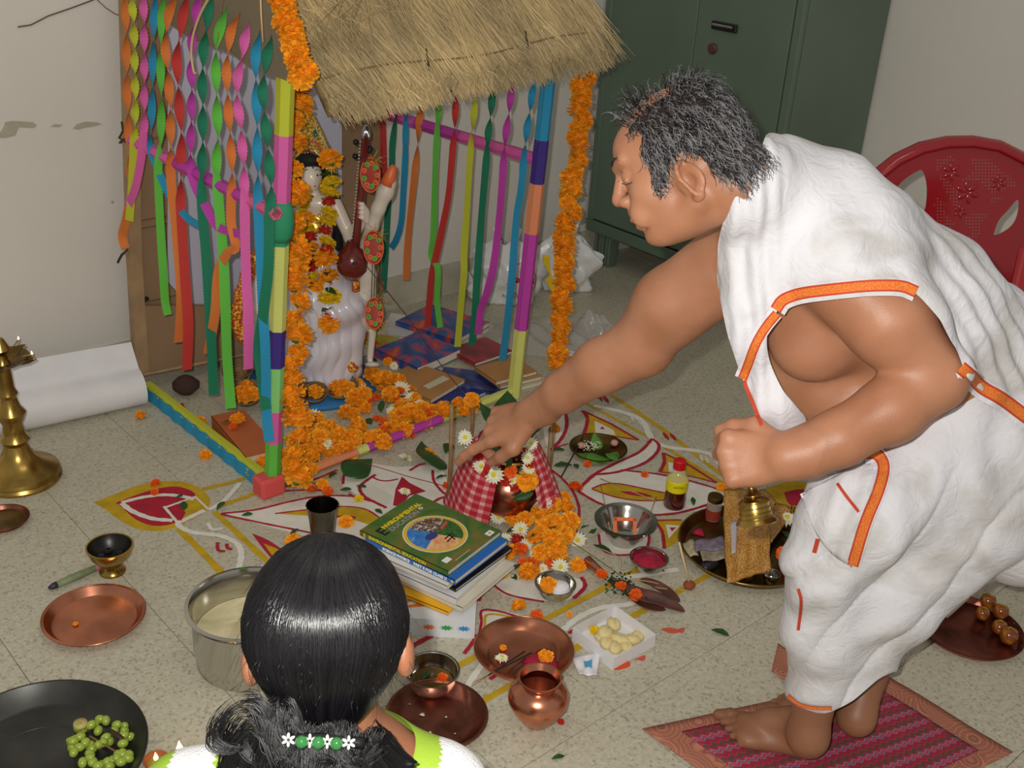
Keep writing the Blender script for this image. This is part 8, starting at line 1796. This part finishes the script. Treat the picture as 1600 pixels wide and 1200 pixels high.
def bordm():
    mt, t_, b = nt('mat_border'); L = t_.links.new; g_ = N(t_, 'ShaderNodeNewGeometry'); v = N(t_, 'ShaderNodeTexVoronoi', i_Scale=13.0); L(g_.outputs['Position'], v.inputs['Vector']); w_ = N(t_, 'ShaderNodeMath', operation='MULTIPLY', i_1=9.0); L(v.outputs['Distance'], w_.inputs[0]); f_ = N(t_, 'ShaderNodeMath', operation='FRACT'); L(w_.outputs[0], f_.inputs[0])
    rp = ramp(t_, [(0, (176, 112, 84)), (.3, (196, 130, 100)), (.5, (150, 78, 78)), (.7, (186, 120, 92)), (.9, (140, 92, 76))]); L(f_.outputs[0], rp.inputs[0]); L(rp.outputs[0], b.inputs['Base Color']); b.inputs['Roughness'].default_value = .8; return mt
tm = thing('patchwork_mat', 'patchwork cloth mat with paisley border and zigzag stripes under the man', 'mat', F(1290, 1130))
MB_ = bordm(); MS_ = matm(); NFm = [F(1003, 1141), F(1385, 1058), F(1582, 1178), F(1260, 1330)]
def gridq(q, z, wv=.002): return lambda u, v: q[0].lerp(q[1], u).lerp(q[3].lerp(q[2], u), v)+Vector((0, 0, z+wv*math.sin(u*7+v*3)*math.sin(v*5)+wv))
cloth('mat_border', gridq(NFm, .001), 30, 20, 1, 1, MB_, tm, .002)
fy = [F(1205, 1050), F(1215, 1008), F(1300, 1075), F(1250, 1090)]; cloth('mat_border', gridq(fy, .0025), 10, 10, 1, 1, MB_, tm, .002)
cc_ = sum(NFm, Vector())/4; NI = [q.lerp(cc_, .2) for q in NFm]; cloth('striped_panel', gridq(NI, .0042), 40, 30, 1, 1, MS_, tm, .0015)
# ---------------- copper tray with fruit
p = F(1512, 985); R = wid(82, p); t = thing('copper_tray', 'round copper tray of small red fruits right of the man\'s legs', 'tray', p); vessel('dish', p, plate(R, .014, R*.86), COPD, t, 64)
for i in range(24): a = i*math.pi/12; obj('stamped_rim', G().ell((0, 0, 0), (.008, .003, .0012), 0, 8, 5, Matrix.Translation(p+Vector((R*.95*math.cos(a), R*.95*math.sin(a), .013))) @ Matrix.Rotation(a+math.pi/2, 4, 'Z')), COPD, t)
FRU = gmix('jujube', [(.35, (104, 44, 16)), (.5, (160, 96, 22)), (.62, (176, 162, 50))], 22, .6, .15, .5)
for x, y, r, lb in ((1541, 944, .020, 'green tinged jujube at the far end of the copper tray'), (1533, 962, .0175, 'darker jujube nearest the tray centre'), (1561, 960, .0195, 'brown jujube at the right rim of the copper tray'), (1559, 984, .0185, 'golden jujube in the middle of the right row'), (1573, 999, .022, 'largest orange jujube nearest the viewer on the tray')):
    tj = thing('jujube', lb, 'fruit', F(x, y, .005)); obj('fruit_body', G().lathe([(0, .006*r/.02), (r*.25, .001), (r*.7, r*.25), (r, r*.95), (r*.8, r*1.6), (r*.35, r*1.86), (0, r*1.78)], 20, mx=Matrix.Translation(F(x, y+5, .004))), FRU, tj); obj('stem_scar', G().ell(tuple(F(x, y+5, .004)+Vector((0, 0, r*1.8))), (r*.12, r*.12, r*.06), 0, 8, 5), M('stem_brown', (60, 36, 20), .8), tj)
q = [F(1470, 960, .02), F(1508, 920, .03), F(1515, 935, .02), F(1480, 966, .006)]; tag(obj('folded_paper', G().grid(lambda u, v: q[0].lerp(q[1], u).lerp(q[3].lerp(q[2], u), v), 5, 4, thick=.001), M('cream_paper', (222, 216, 196), .6)), 'folded cream paper at the back of the copper fruit tray', 'paper')
